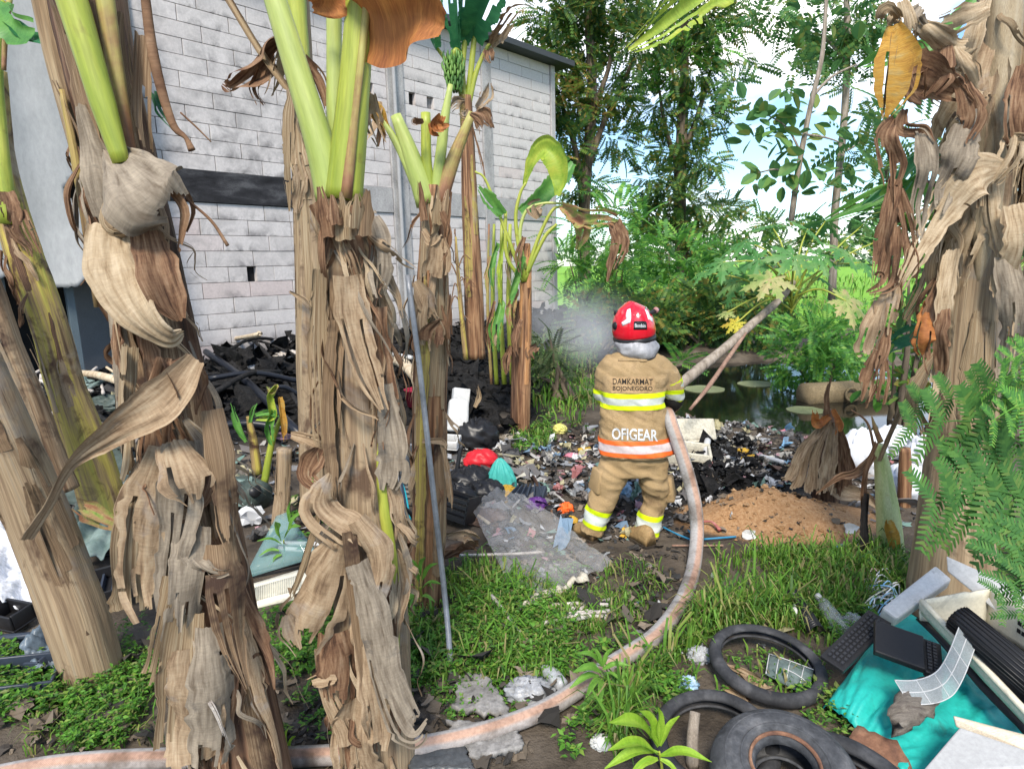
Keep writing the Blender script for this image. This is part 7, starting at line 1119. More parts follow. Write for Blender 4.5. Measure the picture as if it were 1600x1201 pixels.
mb = MB(); lathe(mb, P(1330, 616, 9.3), [(.08, 0), (.11, .0), (.11, .04), (.08, .04), (.08, 0)], 20, (0, -1, .1)); mb.build('pipe_mouth', M('ochre_concrete', []), culv)
rod('driftwood', 'reddish branch half sunk in the litter by the pond', 'branch', [G(1060, 640, .05), G(1090, 660, .06), G(1105, 668, .02)], [.03, .035, .02], M('red_brown_branch', [])); rod('white_curl', 'white curved plastic piece in the black water edge', 'plastic part', [G(1102, 712, .05), G(1108, 680, .07), G(1122, 650, .05), G(1150, 642, .03)], [.03, .035, .03, .02], WHITEP); rod('white_plank', 'white angular slat on the ash in front of the collapsed plant', 'slat', [G(1188, 712, .05), G(1224, 722, .06)], .022, WHITEP)
bag('blue_wad', 'crumpled blue and white plastic wad between the firefighter legs', 'plastic wad', 974, 775, (.06, .05, .07), M('blue_white_film', [(.1, .35, .6), (.65, .7, .75)], ns=9, rough=.4), 71, .35, 3, .6); bag('yellow_wad', 'small pale yellow wad near the scorched stem', 'plastic wad', 875, 676, (.07, .05, .06), M('pale_yellow', [(.6, .55, .12), (.7, .66, .25)], ns=6), 72, .4, 3, .6); bag('tan_stone', 'tan flat stone on the grassy mound left of the firefighter', 'stone', 915, 615, (.16, .1, .05), STONE, 73, .15, 2, .5)
bag('orange_clip', 'bright orange plastic scrap beside the left boot', 'scrap', 884, 800, (.05, .02, .05), ORNG, 74, .5, 3, .4); bag('yellow_cup', 'crumpled yellow cup left of the left boot', 'cup', 893, 818, (.05, .04, .04), YELC, 75, .2, 2, .5)

# ------------------------------------------------------------------ right front pile
def torus_tyre(root, c, Rm, R0, r0, mat, name, arc=(0, 2 * math.pi), tread=None, n=72):
    a = np.linspace(arc[0], arc[1], n, endpoint=(arc[1] - arc[0]) < 6.2); b = np.linspace(R(-152), R(152), 18); g = []
    for q in b: g.append(np.stack([(R0 + r0 * math.cos(q)) * np.cos(a), (R0 + r0 * math.cos(q)) * np.sin(a), np.full(len(a), r0 * 1.02 * math.sin(q))], -1))
    mb = MB(); mb.grid(np.array(g) @ Rm.T + c, None, wrap=(arc[1] - arc[0]) > 6.2); o = mb.build(name, mat, root, solid=.01)
    if tread:
        nt_, h = tread; tm = MB()
        for k in range(nt_):
            f = (k + .5) / nt_; th = arc[0] + (arc[1] - arc[0]) * f; er = np.array((math.cos(th), math.sin(th), 0)); et = np.array((-math.sin(th), math.cos(th), 0))
            for z in (-.6, 0, .6):
                q = z * .95; p = er * (R0 + r0 * math.cos(q) + h * .3) + np.array((0, 0, r0 * math.sin(q))); nn = er * math.cos(q) + np.array((0, 0, math.sin(q))); kk = np.cross(nn, et); wd = (arc[1] - arc[0]) / nt_ * R0 * .30
                tm.box(c + Rm @ (p + et * (wd * .5 * (1 if z == 0 else -1))), (wd * 2, r0 * .38, h), Rm @ np.stack([et, kk, nn], -1))
        tm.build('tread', mat, root, False, kind='stuff')
    return o
tc = G(1197, 1058); q = thing('bicycle_tyre', 'worn bicycle tyre lying in the grass round a dead leaf and white-lined tile', 'tyre', tc); Rm = rot3(R(7), R(3), R(10))
torus_tyre(q, tc + (0, 0, .075), Rm, .232, .026, RUBBER, 'tyre_casing', tread=(52, .005))
tc = G(1098, 1165); q = thing('motorcycle_tyre', 'smooth thin black tyre lying left of the car tyre', 'tyre', tc); torus_tyre(q, tc + (0.03, -.05, .06), rot3(R(10), R(-6), 0), .215, .03, RUBBER, 'tyre_casing')
tc = G(1217, 1246); q = thing('car_tyre', 'dusty grey car tyre at the bottom edge', 'tyre', tc); torus_tyre(q, tc + (0, -.03, .115), rot3(R(14), R(-4), 0),   .172, .080, RUBBER_G, 'tyre_casing')
for r_, z_, mt_ in ((.118, .084, RUST), (.150, .088, RUBBER_G), (.205, .080, RUBBER_G)):
    mb = MB(); lathe(mb, tc + (0, -.03, .115), [(r_ - .006, z_ - .012), (r_ - .003, z_), (r_ + .003, z_), (r_ + .006, z_ - .012)], 60, tuple(rot3(R(14), R(-4), 0)[:, 2])); mb.build('bead_ring', mt_, q)
tc = G(1330, 1225); q = thing('tyre_strip', 'cut strip of black tyre curving right of the car tyre', 'tyre', tc); torus_tyre(q, tc + (-.13, -.22, .06), rot3(R(16), R(8), R(-6)), .29, .035, RUBBER, 'tyre_casing', (R(15), R(110)))
one = MB(); sheet(one, [G(1290, 1222) + (0, 0, .05), G(1338, 1168) + (0, 0, .10), G(1400, 1190) + (0, 0, .09), G(1440, 1240) + (0, 0, .03)], 8, 8, .006, 2, 3, .02, .04); solo(one, 'rusty_plate', RUST, 'flat rust-brown metal plate below the rotten wood', 'metal plate', None, solid=.008)
q = thing('lined_tile', 'curved green-grey panel with white grid lines inside the bicycle tyre', 'panel', G(1225, 1075)); cs = [G(1195, 1062) + (0, 0, .03), G(1262, 1098) + (0, 0, .03), G(1270, 1068) + (0, 0, .07), G(1200, 1036) + (0, 0, .05)]
mb = MB(); sheet(mb, cs, 12, 10, .0, 2, 2, .02, 0, .025); mb.build('panel_face', M('green_grey_panel', [(.10, .14, .13), (.16, .20, .19)], ns=4, rough=.35, bump=.1), q, solid=.006)
def on_sheet(u, v, h): return cs[0] * (1 - u) * (1 - v) + cs[1] * u * (1 - v) + cs[2] * u * v + cs[3] * (1 - u) * v + np.array((0, 0, .025 * 16 * u * (1 - u) * v * (1 - v) + h))
for uv_ in [[(0, .98), (.5, .98), (1, .98)], [(.02, 0), (.02, .5), (.02, 1)], [(.25, 0), (.25, .5), (.25, 1)], [(.5, 0), (.5, .5), (.5, 1)], [(.8, 0), (.8, .5), (.8, 1)], [(.4, .4), (.7, .4), (1, .4)]]: mb = MB(); tube(mb, [on_sheet(u, v, .006) for u, v in uv_], .0024, 5, 8); mb.build('grid_line', WHITEP, q)
q = thing('dead_leaf', 'curled brown dead leaf lying inside the bicycle tyre', 'leaf', G(1165, 1080))
for k, (pp_, w, mt) in enumerate([([(1130, 1038), (1160, 1050), (1185, 1065), (1208, 1068)], [8, 20, 30, 10], DEAD), ([(1150, 1055), (1165, 1080), (1180, 1095)], [16, 36, 14], DEAD_B), ([(1130, 1075), (1150, 1082), (1172, 1096)], [8, 22, 16], DEAD), ([(1120, 1034), (1140, 1042), (1172, 1056)], [3, 4, 3], SHEATH)]): lf(q, [tuple(x) + (float(G(*x)[1]) - .03,) for x in pp_], w, mt, twist=[20, -20], fold=.4, curl=.4, wr=.015, tears=0, name='leaf_blade')
# teal tarpaulin bundle
mb = MB(); cc_ = [(1270, 1150), (1300, 1040), (1420, 1010), (1640, 1120), (1640, 1230), (1400, 1215)]
nu, nv = 60, 44; u = np.linspace(0, 1, nu)[:, None]; v = np.linspace(0, 1, nv)[None]; c0, c1, c2, c3 = G(1283, 1115), G(1420, 1235), G(1700, 1190), G(1400, 960); uu, vv = u[..., None], v[..., None]
g = c0 * (1 - uu) * (1 - vv) + c1 * uu * (1 - vv) + c2 * uu * vv + c3 * (1 - uu) * vv
dome_ = np.clip(np.minimum(np.minimum(u, 1 - u * 0 + .0 * u), np.minimum(v + .06, 1.06 - v)) / .16, 0, 1); dome_ = np.sin(dome_ * math.pi / 2)
bulge = np.exp(-((u - .22) / .25) ** 2 - ((v - .45) / .4) ** 2)
g[..., 2] = gz(g[..., 0], g[..., 1]) + .02 + dome_ * (.06 + .13 * bulge + .03 * snoise(u * 3, v * 3, 3, 3, 1.6) + .008 * (1 - 2.5 * np.abs(snoise(u * 7, v * 4, 5, 3, 2))))
mb.grid(g); solo(mb, 'teal_tarpaulin', TEALP, 'bright teal tarpaulin bulging over junk in the right foreground', 'tarpaulin', None, solid=.004)
TB = lambda px, py, h=0.0: G(px, py) + np.array((0, 0, .12 + h))
c = G(1425, 1165) + (0, 0, .16); mb = MB(); gN = 16; rows_ = []
for k, f in enumerate(np.linspace(-1, 1, 15)):
    a = np.linspace(0, 2 * math.pi, gN, endpoint=False); w = .058 * (1 - .45 * abs(f) ** 2) * (1 + .3 * snoise(a * 0 + f * 3, a, 4, 3, 2)); rows_.append(np.stack([f * .17 + .05 * snoise(a, a * 0 + f, 7, 3, 2) * (abs(f) > .85), w * np.cos(a), .03 * np.sin(a) * (1 + .4 * snoise(a * 3, a * 0 + f, 8, 3, 2))], -1))
mb.grid(np.array(rows_) @ rot3(R(30), R(-4), R(36)).T + c + (0, 0, .04), None, wrap=True); mb.f.append(list(range(gN))[::-1]); mb.f.append([14 * gN + i for i in range(gN)]); solo(mb, 'rotten_wood', OLDWOOD, 'grey splintered chunk of rotten wood on the teal tarpaulin', 'wood', c - (0, 0, .05))
# keyboards and black cases
def keyboard(label, c, Rm, size, rows__, cols_, mat, keys):
    q = thing('keyboard', label, 'keyboard', c); mb = MB(); mb.box(c, size, Rm); mb.build('case', mat, q, False, .004)
    for i in range(rows__):
        for j in range(cols_): mb = MB(); mb.box(c + Rm @ np.array((-size[0] * .45 + size[0] * .9 * (j + .5) / cols_, -size[1] * .36 + size[1] * .72 * (i + .5) / rows__, size[2] / 2 + .004)), (size[0] * .9 / cols_ * .74, size[1] * .72 / rows__ * .72, .008), Rm, .2); mb.build('key', keys, q, False)
    return q
KEYM = PL('key_black', (.028, .029, .034), .5)
keyboard('long black keyboard slanting between the clear bottle and the black tray', P(1338, 1000, 2.58), rot3(R(12), R(-12), R(34)), (.40, .105, .02), 4, 14, BLACKP, KEYM)
q = thing('black_case', 'black plastic case with a keyed strip, propped on the teal tarpaulin', 'plastic case', P(1404, 1020, 2.47)); c = P(1404, 1008, 2.47); Rm = rot3(R(20), R(12), R(-24)); mb = MB(); mb.box(c, (.19, .175, .03), Rm); mb.build('case_lid', BLACKP, q, False, .006); mb = MB(); mb.box(c + Rm @ np.array((.13, 0, -.012)), (.07, .175, .03), Rm); mb.build('case_edge', BLACKP, q, False, .006)
for i in range(9):
    for j in (0, 1): mb = MB(); mb.box(c + Rm @ np.array((.112 + .022 * j, -.068 + .017 * i, .007)), (.014, .011, .012), Rm); mb.build('key', KEYM, q, False)
c = G(1262, 985) + (0, .05, .05); mb = MB(); g = np.array([[c + np.array((.045 * (v * 2 - 1), (u - .5) * .30, .04 * (1 - (v * 2 - 1) ** 2) + .003 * math.sin(u * 130) + .05 * u)) for v in np.linspace(0, 1, 10)] for u in np.linspace(0, 1, 120)]); mb.grid(g); solo(mb, 'ribbed_mat', BLACKP, 'black ribbed rubber strip standing in the grass left of the clear bottle', 'rubber strip', c - (0, 0, .05), solid=.006)
CLB = M('clear_bottle', [(.40, .44, .44), (.52, .56, .56)], ns=5, rough=.12, bump=.25, bd=.01, alpha=.4)
q = thing('plastic_bottle', 'crushed clear plastic bottle between the ribbed strip and the keyboard', 'bottle', G(1302, 985)); c = G(1302, 985); mb = MB(); tube(mb, [c + (-.02, .12, .12), c + (-.015, .10, .11), c + (0, .02, .07), c + (.01, -.09, .05)], [.016, .030, .042, .038], 16, 22, .16, .04, 6); mb.build('bottle_body', CLB, q); mb = MB(); tube(mb, [c + (-.022, .125, .122), c + (-.028, .145, .13)], [.018, .018], 12, 3); mb.build('cap', WHITEP, q)
bag('clear_bag', 'crumpled clear plastic bag in front of the keyboard', 'bag', 1330, 985, (.05, .05, .05), CLB, 81, .3, 3, .8); bag('snack_wrapper', 'small white and red wrapper standing in the grass', 'wrapper', 1240, 975, (.012, .03, .06), M('wrapper', [(.7, .7, .7), (.75, .75, .75), (.6, .1, .05)], ns=7, rough=.4), 82, .25, 3, .8)
rng = np.random.default_rng(11); wires = [(.05, .35, .62), (.55, .57, .60), (.02, .22, .40), (.45, .47, .5), (.06, .42, .6), (.05, .06, .08), (.5, .48, .3), (.55, .2, .25)]
q = thing('cable_tangle', 'tangle of blue, white and grey cables beyond the keyboard', 'cables', G(1368, 935))
for k in range(34):
    a = G(rng.uniform(1338, 1372), rng.uniform(925, 965), .02); b_ = G(rng.uniform(1380, 1425), rng.uniform(910, 945), .02); m_ = (a + b_) / 2 + np.array((rng.normal(0, .04), rng.normal(0, .05), rng.uniform(.03, .12))); mb = MB(); tube(mb, [a, a * .6 + m_ * .4 + (0, 0, .03), m_, b_ * .6 + m_ * .4 + rng.normal(0, .02, 3), b_], .0042, 6, 14); wc = wires[k % 8]; mb.build('cable', M('cable_%d' % (k % 8), [wc], rough=.4, bump=0, fine=.1), q)
# white moulded panels and the cream casing
def slab(name, label, cat, pts4, th, mat, bevel=.006, group=None):
    mb = MB(); a, b_, c_, d_ = [np.asarray(x, float) for x in pts4]; n_ = unit(np.cross(b_ - a, d_ - a)); n_ = n_ if n_[2] > 0 else -n_; top_ = np.array([a, b_, c_, d_]); bot_ = top_ - n_ * th
    mb.add(np.vstack([top_, bot_]), [(0, 1, 2, 3), (7, 6, 5, 4), (0, 4, 5, 1), (1, 5, 6, 2), (2, 6, 7, 3), (3, 7, 4, 0)]); return solo(mb, name, mat, label, cat, None, group, smooth=False, bevel=bevel)
slab('white_housing', 'white oblong plastic housing lying beyond the teal tarpaulin', 'housing', [P(1378, 948, 2.72), P(1402, 966, 2.66), P(1488, 904, 2.86), P(1462, 882, 2.92)], .07, WHITEP, .012)
slab('white_cover', 'white flat cover panel tilted behind the cream casing at right', 'panel', [P(1478, 868, 2.98), P(1480, 892, 2.93), P(1625, 1010, 2.45), P(1640, 940, 2.55)], .02, WHITEP)
q = thing('cream_casing', 'cream air-conditioner casing lying open with a black fan roller in it', 'appliance casing', G(1520, 1060)); A_, B_, C_, D_ = P(1440, 938, 2.70), P(1625, 1135, 2.06), P(1700, 1030, 2.18), P(1546, 928, 2.72); up = np.array((0, 0, 1.0))
mb = MB(); tube(mb, [A_, A_ * .5 + B_ * .5, B_], [.013, .014, .015], 8, 14); mb.build('front_rail', CREAMP, q); mb = MB(); sheet(mb, [A_ - up * .0, B_, B_ - up * .05, A_ - up * .06], 16, 4, .002, 1, 3); mb.build('front_lip', CREAMP, q, solid=.006)
mb = MB(); sheet(mb, [A_ + (0, 0, .0), D_ + (0, 0, .03), D_ - up * .16, A_ - up * .10], 12, 6, .003, 1, 4); mb.build('end_panel', CREAMP, q, solid=.01); mb = MB(); sheet(mb, [D_ + (0, 0, .03), C_ + (0, 0, .05), C_ - up * .12, D_ - up * .16], 12, 8, .003, 1, 5); mb.build('back_panel', CREAMP, q, solid=.01)
mb = MB(); sheet(mb, [A_ - up * .10, B_ - up * .1, C_ - up * .12, D_ - up * .16], 8, 8, .004, 1, 6); mb.build('floor_panel', BLACKP, q, solid=.008)
for i in range(9):
    for j in range(3): f, z = .38 + .05 * i, -.03 - .035 * j; p = D_ * (1 - f) + C_ * f + up * (.03 + z); dxy = unit(C_ - D_); nn = unit(np.cross(dxy, up)); nn = nn if np.dot(nn, CC - p) > 0 else -nn; mb = MB(); mb.quads(np.array([[p + nn * .0075 + dxy * a * .011 + up * b_ * .010 for a, b_ in ((-1, -1), (1, -1), (1, 1), (-1, 1))]])); mb.build('grille_slot', HOLE, q, False)
mb = MB(); p0, p1 = P(1496, 965, 2.50), P(1640, 1085, 2.14); tube(mb, [p0, p0 * .5 + p1 * .5, p1], [.058, .06, .06], 26, 10, 0, .01); rl = mb.build('fan_roller', BLACKP, q); ax = unit(p1 - p0); u1 = unit(np.cross(ax, up)); u2 = np.cross(u1, ax)
for k in range(22): th = 2 * math.pi * k / 22; e_ = u1 * math.cos(th) + u2 * math.sin(th); mb = MB(); tube(mb, [p0 + e_ * .060, p1 + e_ * .062], .0035, 4, 3); mb.build('blade', BLACKP, rl)
q = thing('filter_screen', 'bent white-framed grey mesh filter lying on the teal tarpaulin', 'filter', G(1450, 1065)); prof = [P(1398, 1062, 2.32), P(1430, 1062, 2.31), P(1462, 1050, 2.30), P(1482, 1020, 2.36), P(1500, 975, 2.44)]; dv = np.array((.0, -.04, -.055)); crv = catmull(prof, 24)
mb = MB(); mb.grid(np.stack([crv + dv * f * 1.0 + np.array((.02, -.03, 0)) * f for f in np.linspace(0, 1, 6)], 1)); mb.build('mesh', M('filter_mesh', [(.22, .25, .26), (.32, .35, .36)], ns=4, rough=.5, bump=0, alpha=.75, fine=.3, fns=200), q)
for f in (0, .5, 1): mb = MB(); tube(mb, list((crv + dv * f + np.array((.02, -.03, 0)) * f)[::3]) + [crv[-1] + dv * f + np.array((.02, -.03, 0)) * f], .0024, 6); mb.build('frame_bar', WHITEP, q)
for k in (0, 6, 11, 15, 19, 23): mb = MB(); tube(mb, [crv[k], crv[k] + dv * .5 + np.array((.01, -.015, 0)), crv[k] + dv + np.array((.02, -.03, 0))], .0016, 6); mb.build('cross_bar', WHITEP, q)
slab('white_board', 'white board with a wooden edge strip at the bottom right corner', 'board', [P(1440, 1205, 1.98), P(1500, 1135, 2.10), P(1660, 1190, 1.92), P(1660, 1290, 1.78)], .015, PL('off_white_board', (.40, .40, .40), .6)); slab('wood_strip', 'pale wooden strip along the white board at the bottom right', 'strip', [P(1490, 1120, 2.13), P(1494, 1136, 2.12), P(1640, 1190, 1.96), P(1640, 1160, 2.0)], .02, M('pale_wood', [(.55, .46, .34), (.66, .58, .46)], (1, 8, 8), 3, rough=.6))
for k, (px, py, s_, rz, mt, lab) in enumerate([(1545, 1095, (.10, .045, .03), 40, GREYP, 'grey finned metal block under the cream casing'), (1515, 1080, (.09, .07, .05), 25, BLACKP, 'small black box under the cream casing'), (1570, 1060, (.2, .1, .05), -20, DARKP, 'dark circuit tray under the cream casing'), (1490, 1095, (.05, .05, .03), 10, BLACKP, 'tiny black block on the teal tarpaulin edge')]): one_box('electronic_part', lab, 'electronic part', px, py, s_, mt, rz, 8, -6, .14, .004, 'electronic parts by the cream casing')
one_box('paper_scrap', 'square white paper scrap beside the thin tyre', 'paper', 996, 1122, (.06, .05, .004), FOAM, 20, 10, 0, .03, 0); one_box('blue_carton', 'little blue carton beside the white paper scrap', 'carton', 978, 1108, (.03, .02, .04), PL('deep_blue', (.01, .10, .30), .4), 15, 0, 0, .0, .003); bag('paper_wad', 'white paper wad under the front broad-leaf weed', 'paper', 940, 1165, (.04, .03, .03), FOAM, 91, .3, 3); bag('grey_wad', 'pale grey plastic wad left of the bicycle tyre', 'plastic wad', 1092, 1030, (.05, .04, .04), M('cloudy_plastic', []), 92, .35, 3); bag('grey_wad', 'white and blue plastic wad above the thin tyre', 'plastic wad', 1075, 1075, (.04, .03, .035), M('blue_white_film', []), 93, .35, 3); bag('yellow_wrapper', 'yellow wrapper at the edge of the thin tyre', 'wrapper', 1076, 1096, (.035, .02, .015), YELC, 94, .3, 3)
rod('cut_stump', 'thin cut grey sapling stump standing inside the thin tyre', 'stump', [G(1082, 1195), P(1082, 1150, 2.2), P(1086, 1112, 2.25)], [.026, .022, .020], WOODG, None, 12, .08)
# ------------------------------------------------------------------ loose litter
_hp = catmull(np.array(hose_pts), 300); HOSE_XY = _hp[_hp[:, 2] < .25][:, :2]
def off_hose(xy, rng, r=.12):
    d = np.sqrt(((xy[:, None] - HOSE_XY[None]) ** 2).sum(-1)).min(1); return xy[(d > r) | (rng.random(len(xy)) < .04)]
def in_poly(x, y, pts):
    pts = np.array(pts, float); c = np.zeros(len(x), bool); j = len(pts) - 1
    for i in range(len(pts)):
        xi, yi, xj, yj = *pts[i], *pts[j]; k = ((yi > y) != (yj > y)) & (x < (xj - xi) * (y - yi) / (yj - yi + 1e-9) + xi); c ^= k; j = i
    return c
def world_poly(pp): return [tuple(G0(*q)[:2]) for q in pp]
def sample(pp, n, rng, wt=None):
    w = world_poly(pp); a = np.array(w); lo_, hi_ = a.min(0), a.max(0); out = np.zeros((0, 2))
    while len(out) < n:
        q = rng.uniform(lo_, hi_, (n * 4, 2)); q = q[in_poly(q[:, 0], q[:, 1], w)]
        if wt is not None: q = q[rng.random(len(q)) < wt(q[:, 0], q[:, 1])]
        out = np.vstack([out, q])
    return out[:n]
def crumple(mb, xy, size, rng, lift=.01, flat=.5, nn=(3, 5)):
    for (x, y), s in zip(xy, size):
        n = rng.integers(*nn); u = np.linspace(-1, 1, n); X_, Y_ = np.meshgrid(u, u * rng.uniform(.3, .9), indexing='ij'); X_ = X_ + rng.normal(0, .18, X_.shape); Y_ = Y_ + rng.normal(0, .14, X_.shape); Z_ = rng.normal(0, .22 * flat, X_.shape) + .25 * flat * X_ * Y_
        g = np.stack([X_, Y_, Z_], -1) * s @ rot3(rng.normal(0, .35), rng.normal(0, .35), rng.uniform(0, 6.28)).T; g[..., 2] -= g[..., 2].min(); g = g + np.array((x, y, float(gz(x, y)) + lift * rng.random() - .004)); mb.grid(g)
rng = np.random.default_rng(77)
LITP = [(0.441, 0.441, 0.446), (0.0162, 0.0162, 0.0171), (0.312, 0.303, 0.29), (0.0382, 0.036, 0.0338), (0.158, 0.153, 0.153), (0.501, 0.505, 0.514), (0.077, 0.0726, 0.0704), (0.218, 0.192, 0.166), (0.0246, 0.0246, 0.0268), (0.106, 0.0972, 0.0928), (0.299, 0.114, 0.114), (0.129, 0.204, 0.292), (0.208, 0.217, 0.23), (0.336, 0.314, 0.27), (0.032, 0.032, 0.032), (0.131, 0.113, 0.1), (0.362, 0.208, 0.23), (0.288, 0.297, 0.31), (0.09, 0.0812, 0.0768), (0.345, 0.31, 0.178), (0.0622, 0.06, 0.0578), (0.118, 0.206, 0.171), (0.169, 0.16, 0.151), (0.016, 0.016, 0.016)]
LIT = M('mixed_litter', [(.3, .3, .3), (.4, .4, .4)], ns=9, coord='World', rough=.5, bump=0, fine=0, isl=LITP, isl_amt=.95)
DIRT = M('dark_litter', [(.04, .035, .03), (.08, .07, .06)], ns=9, coord='World', rough=.9, bump=0, fine=0, isl=[(.02, .018, .016), (.05, .042, .035), (.09, .075, .06), (.14, .11, .08), (.03, .028, .026), (.2, .16, .12)], isl_amt=.9)
MAIN = [(820, 700), (870, 670), (1060, 650), (1180, 640), (1260, 690), (1330, 690), (1330, 760), (1200, 765), (1100, 800), (1080, 845), (900, 850), (860, 800), (800, 760)]
mb = MB(); xy = sample(MAIN, 1900, rng, lambda x, y: np.clip(.55 + .9 * snoise(x, y, 31, 3, 1.6), .1, 1)); crumple(mb, xy, rng.gamma(1.5, .011, len(xy)) + .005, rng); LEFT = [(60, 830), (60, 700), (480, 690), (600, 690), (640, 760), (480, 830), (380, 860), (200, 900)]
xy = sample(LEFT, 500, rng); crumple(mb, xy, rng.gamma(2.2, .014, len(xy)) + .012, rng); xy = sample([(20, 650), (60, 560), (300, 560), (330, 700), (60, 710)], 380, rng); crumple(mb, xy, rng.gamma(2.2, .022, len(xy)) + .02, rng, .05)
xy = sample([(700, 690), (860, 680), (880, 800), (700, 800)], 350, rng); crumple(mb, xy, rng.gamma(2.2, .014, len(xy)) + .01, rng, .04)
xy = sample([(1290, 700), (1450, 690), (1450, 800), (1380, 850), (1330, 790)], 200, rng); crumple(mb, xy, rng.gamma(2.2, .012, len(xy)) + .01, rng); xy = sample([(880, 860), (880, 1090), (1240, 1090), (1240, 900)], 50, rng); crumple(mb, xy, rng.gamma(2, .006, len(xy)) + .006, rng)
xy = sample(MAIN, 200, rng); crumple(mb, xy, rng.uniform(.03, .075, len(xy)), rng, .015, 1.3, (6, 8)); xy = sample(LEFT, 90, rng); crumple(mb, xy, rng.uniform(.04, .10, len(xy)), rng, .02, 1.3, (6, 8))
SHT = [(750, 820), (812, 950), (940, 885), (815, 800)]; xy = sample(SHT, 110, rng); crumple(mb, xy, rng.gamma(2.2, .010, len(xy)) + .008, rng, .01)
tag(mb.build('loose_litter', LIT, None, False), 'carpet of small mixed rubbish', 'litter', None, 'stuff')
mb = MB(); xy = sample(MAIN, 2200, rng); crumple(mb, xy, rng.gamma(1.6, .007, len(xy)) + .005, rng, .015, 1.0); xy = sample([(840, 860), (1090, 850), (1060, 960), (880, 1000), (800, 900)], 600, rng); crumple(mb, xy, rng.gamma(2, .005, len(xy)) + .004, rng)
xy = sample([(440, 1100), (640, 1000), (820, 1190), (440, 1195)], 700, rng); crumple(mb, xy, rng.gamma(2, .005, len(xy)) + .004, rng); xy = sample([(1100, 820), (1160, 765), (1300, 775), (1340, 870), (1150, 850)], 160, rng); crumple(mb, xy, rng.gamma(2, .005, len(xy)) + .004, rng)
for reg, n in (([(-10, 1190), (20, 1060), (250, 1000), (260, 1190)], 160), ([(400, 1090), (430, 950), (640, 930), (640, 1180)], 130), ([(620, 1100), (640, 900), (900, 960), (1050, 900), (1000, 1100), (860, 1190)], 260)): xy = sample(reg, n, rng); crumple(mb, xy, rng.gamma(2, .009, len(xy)) + .006, rng, .05, .9)
tag(mb.build('dirt_crumbs', DIRT, None, False), 'dark crumbs and scraps strewn over the soil', 'debris', None, 'stuff')
# larger pieces one can point at
kinds = [('white', FOAM), ('red', REDP), ('pale blue', PL('pale_blue', (.22, .42, .62), .4)), ('black', BLACKP), ('cream', CREAMP), ('brown', M('brown_cloth', [])), ('grey', GREYP), ('clear', CLB), ('pink', PL('pink_plastic', (.55, .2, .26), .4)), ('yellow', YELC)]
xy = sample(MAIN, 70, rng, lambda x, y: np.clip(.5 + snoise(x, y, 31, 3, 1.6), .1, 1)); marks = [('the firefighter', G(985, 800)), ('the sand heap', SAND), ('the collapsed banana plant', G(1280, 740)), ('the pond edge', G(1150, 655)), ('the scorched clump', G(820, 690)), ('the clear plastic sheet', G(850, 830))]
order = rng.permutation(70) % 10; order = np.where(order == 1, 0, order)
for k, (x, y) in enumerate(xy):
    nm, mt = kinds[order[k]]; mk = min(marks, key=lambda m_: np.hypot(m_[1][0] - x, m_[1][1] - y))[0]; s = rng.uniform(.035, .075); c = gp(x, y); mb = MB()
    if k % 5 == 4: tube(mb, [c + (0, 0, .02), c + (s, .3 * s, .025), c + (1.9 * s, 1.1 * s, .02)], [.3 * s, .32 * s, .18 * s], 10, 10, .14, 0, k); wd, ct = 'plastic_tube', 'crushed %s plastic tube in the litter near %s' % (nm, mk)
    elif k % 5 == 2: blob(mb, c + (0, 0, s * .3), (s, s * .7, s * .5), k, .35, 3, 12, 16); wd, ct = 'crumpled_wrapper', 'crumpled %s wrapper in the litter near %s' % (nm, mk)
    else: crumple(mb, [(x, y)], [s], rng, .02, .9); wd, ct = 'plastic_scrap', 'bent %s plastic scrap in the litter near %s' % (nm, mk)
    solo(mb, wd, mt, ct, 'litter', c, '%ss in the litter' % ct.split(' near ')[0].replace(' in the litter', '') + ' near ' + mk)
# burnt lumps and sticks on the ash
mb = MB(); rng = np.random.default_rng(8)
for reg, n, sc in (([(330, 600), (480, 540), (480, 690), (330, 700)], 300, .085), ([(20, 690), (60, 570), (330, 560), (330, 700)], 420, .07), ([(560, 700), (600, 530), (830, 520), (920, 510), (880, 560), (820, 680), (700, 700)], 900, .075), ([(870, 560), (860, 505), (1000, 520), (960, 570)], 120, .08), ([(1060, 700), (1180, 690), (1200, 760), (1090, 800)], 160, .03)):
    xy = sample(reg, n, rng)
    for x, y in xy:
        c = gp(x, y, .0); s = sc * rng.uniform(.4, 1.5)
        if rng.random() < .16: d = unit(rng.normal(0, 1, 3) * (1, 1, .35)); tube(mb, [c - d * s * 2 + (0, 0, s * .5), c + (0, 0, s * .6), c + d * s * 2 + (0, 0, s * .5)], [s * .14, s * .2, s * .1], 5, 4, cap=True)
        else: blob(mb, c + (0, 0, s * .15), (s, s * .8, s * .6), int(rng.integers(1e6)), .35, 2.5, 6, 8)
    xy = sample(reg, n * 2, rng); crumple(mb, xy, rng.gamma(2, sc * .35, len(xy)) + .01, rng, .04, 1.4)
tag(mb.build('burnt_debris', ASH, None, False), 'charred lumps and sticks heaped along the wall', 'burnt debris', None, 'stuff')
# clods on the sand
mb = MB(); xy = sample([(1110, 800), (1160, 762), (1300, 775), (1345, 850), (1300, 872), (1150, 850)], 500, rng)
for x, y in xy: s = rng.gamma(1.5, .0045) + .002; blob(mb, gp(x, y, s * .2), (s, s * .8, s * .6), int(rng.integers(1e6)), .5, 2, 6, 7)
tag(mb.build('sand_clods', M('sandy_clod', [(.22, .115, .05), (.33, .19, .09), (.41, .265, .145)], ns=8, rough=.95, bump=.4), None, False), 'orange clods on the sand heap', 'clods', None, 'stuff')

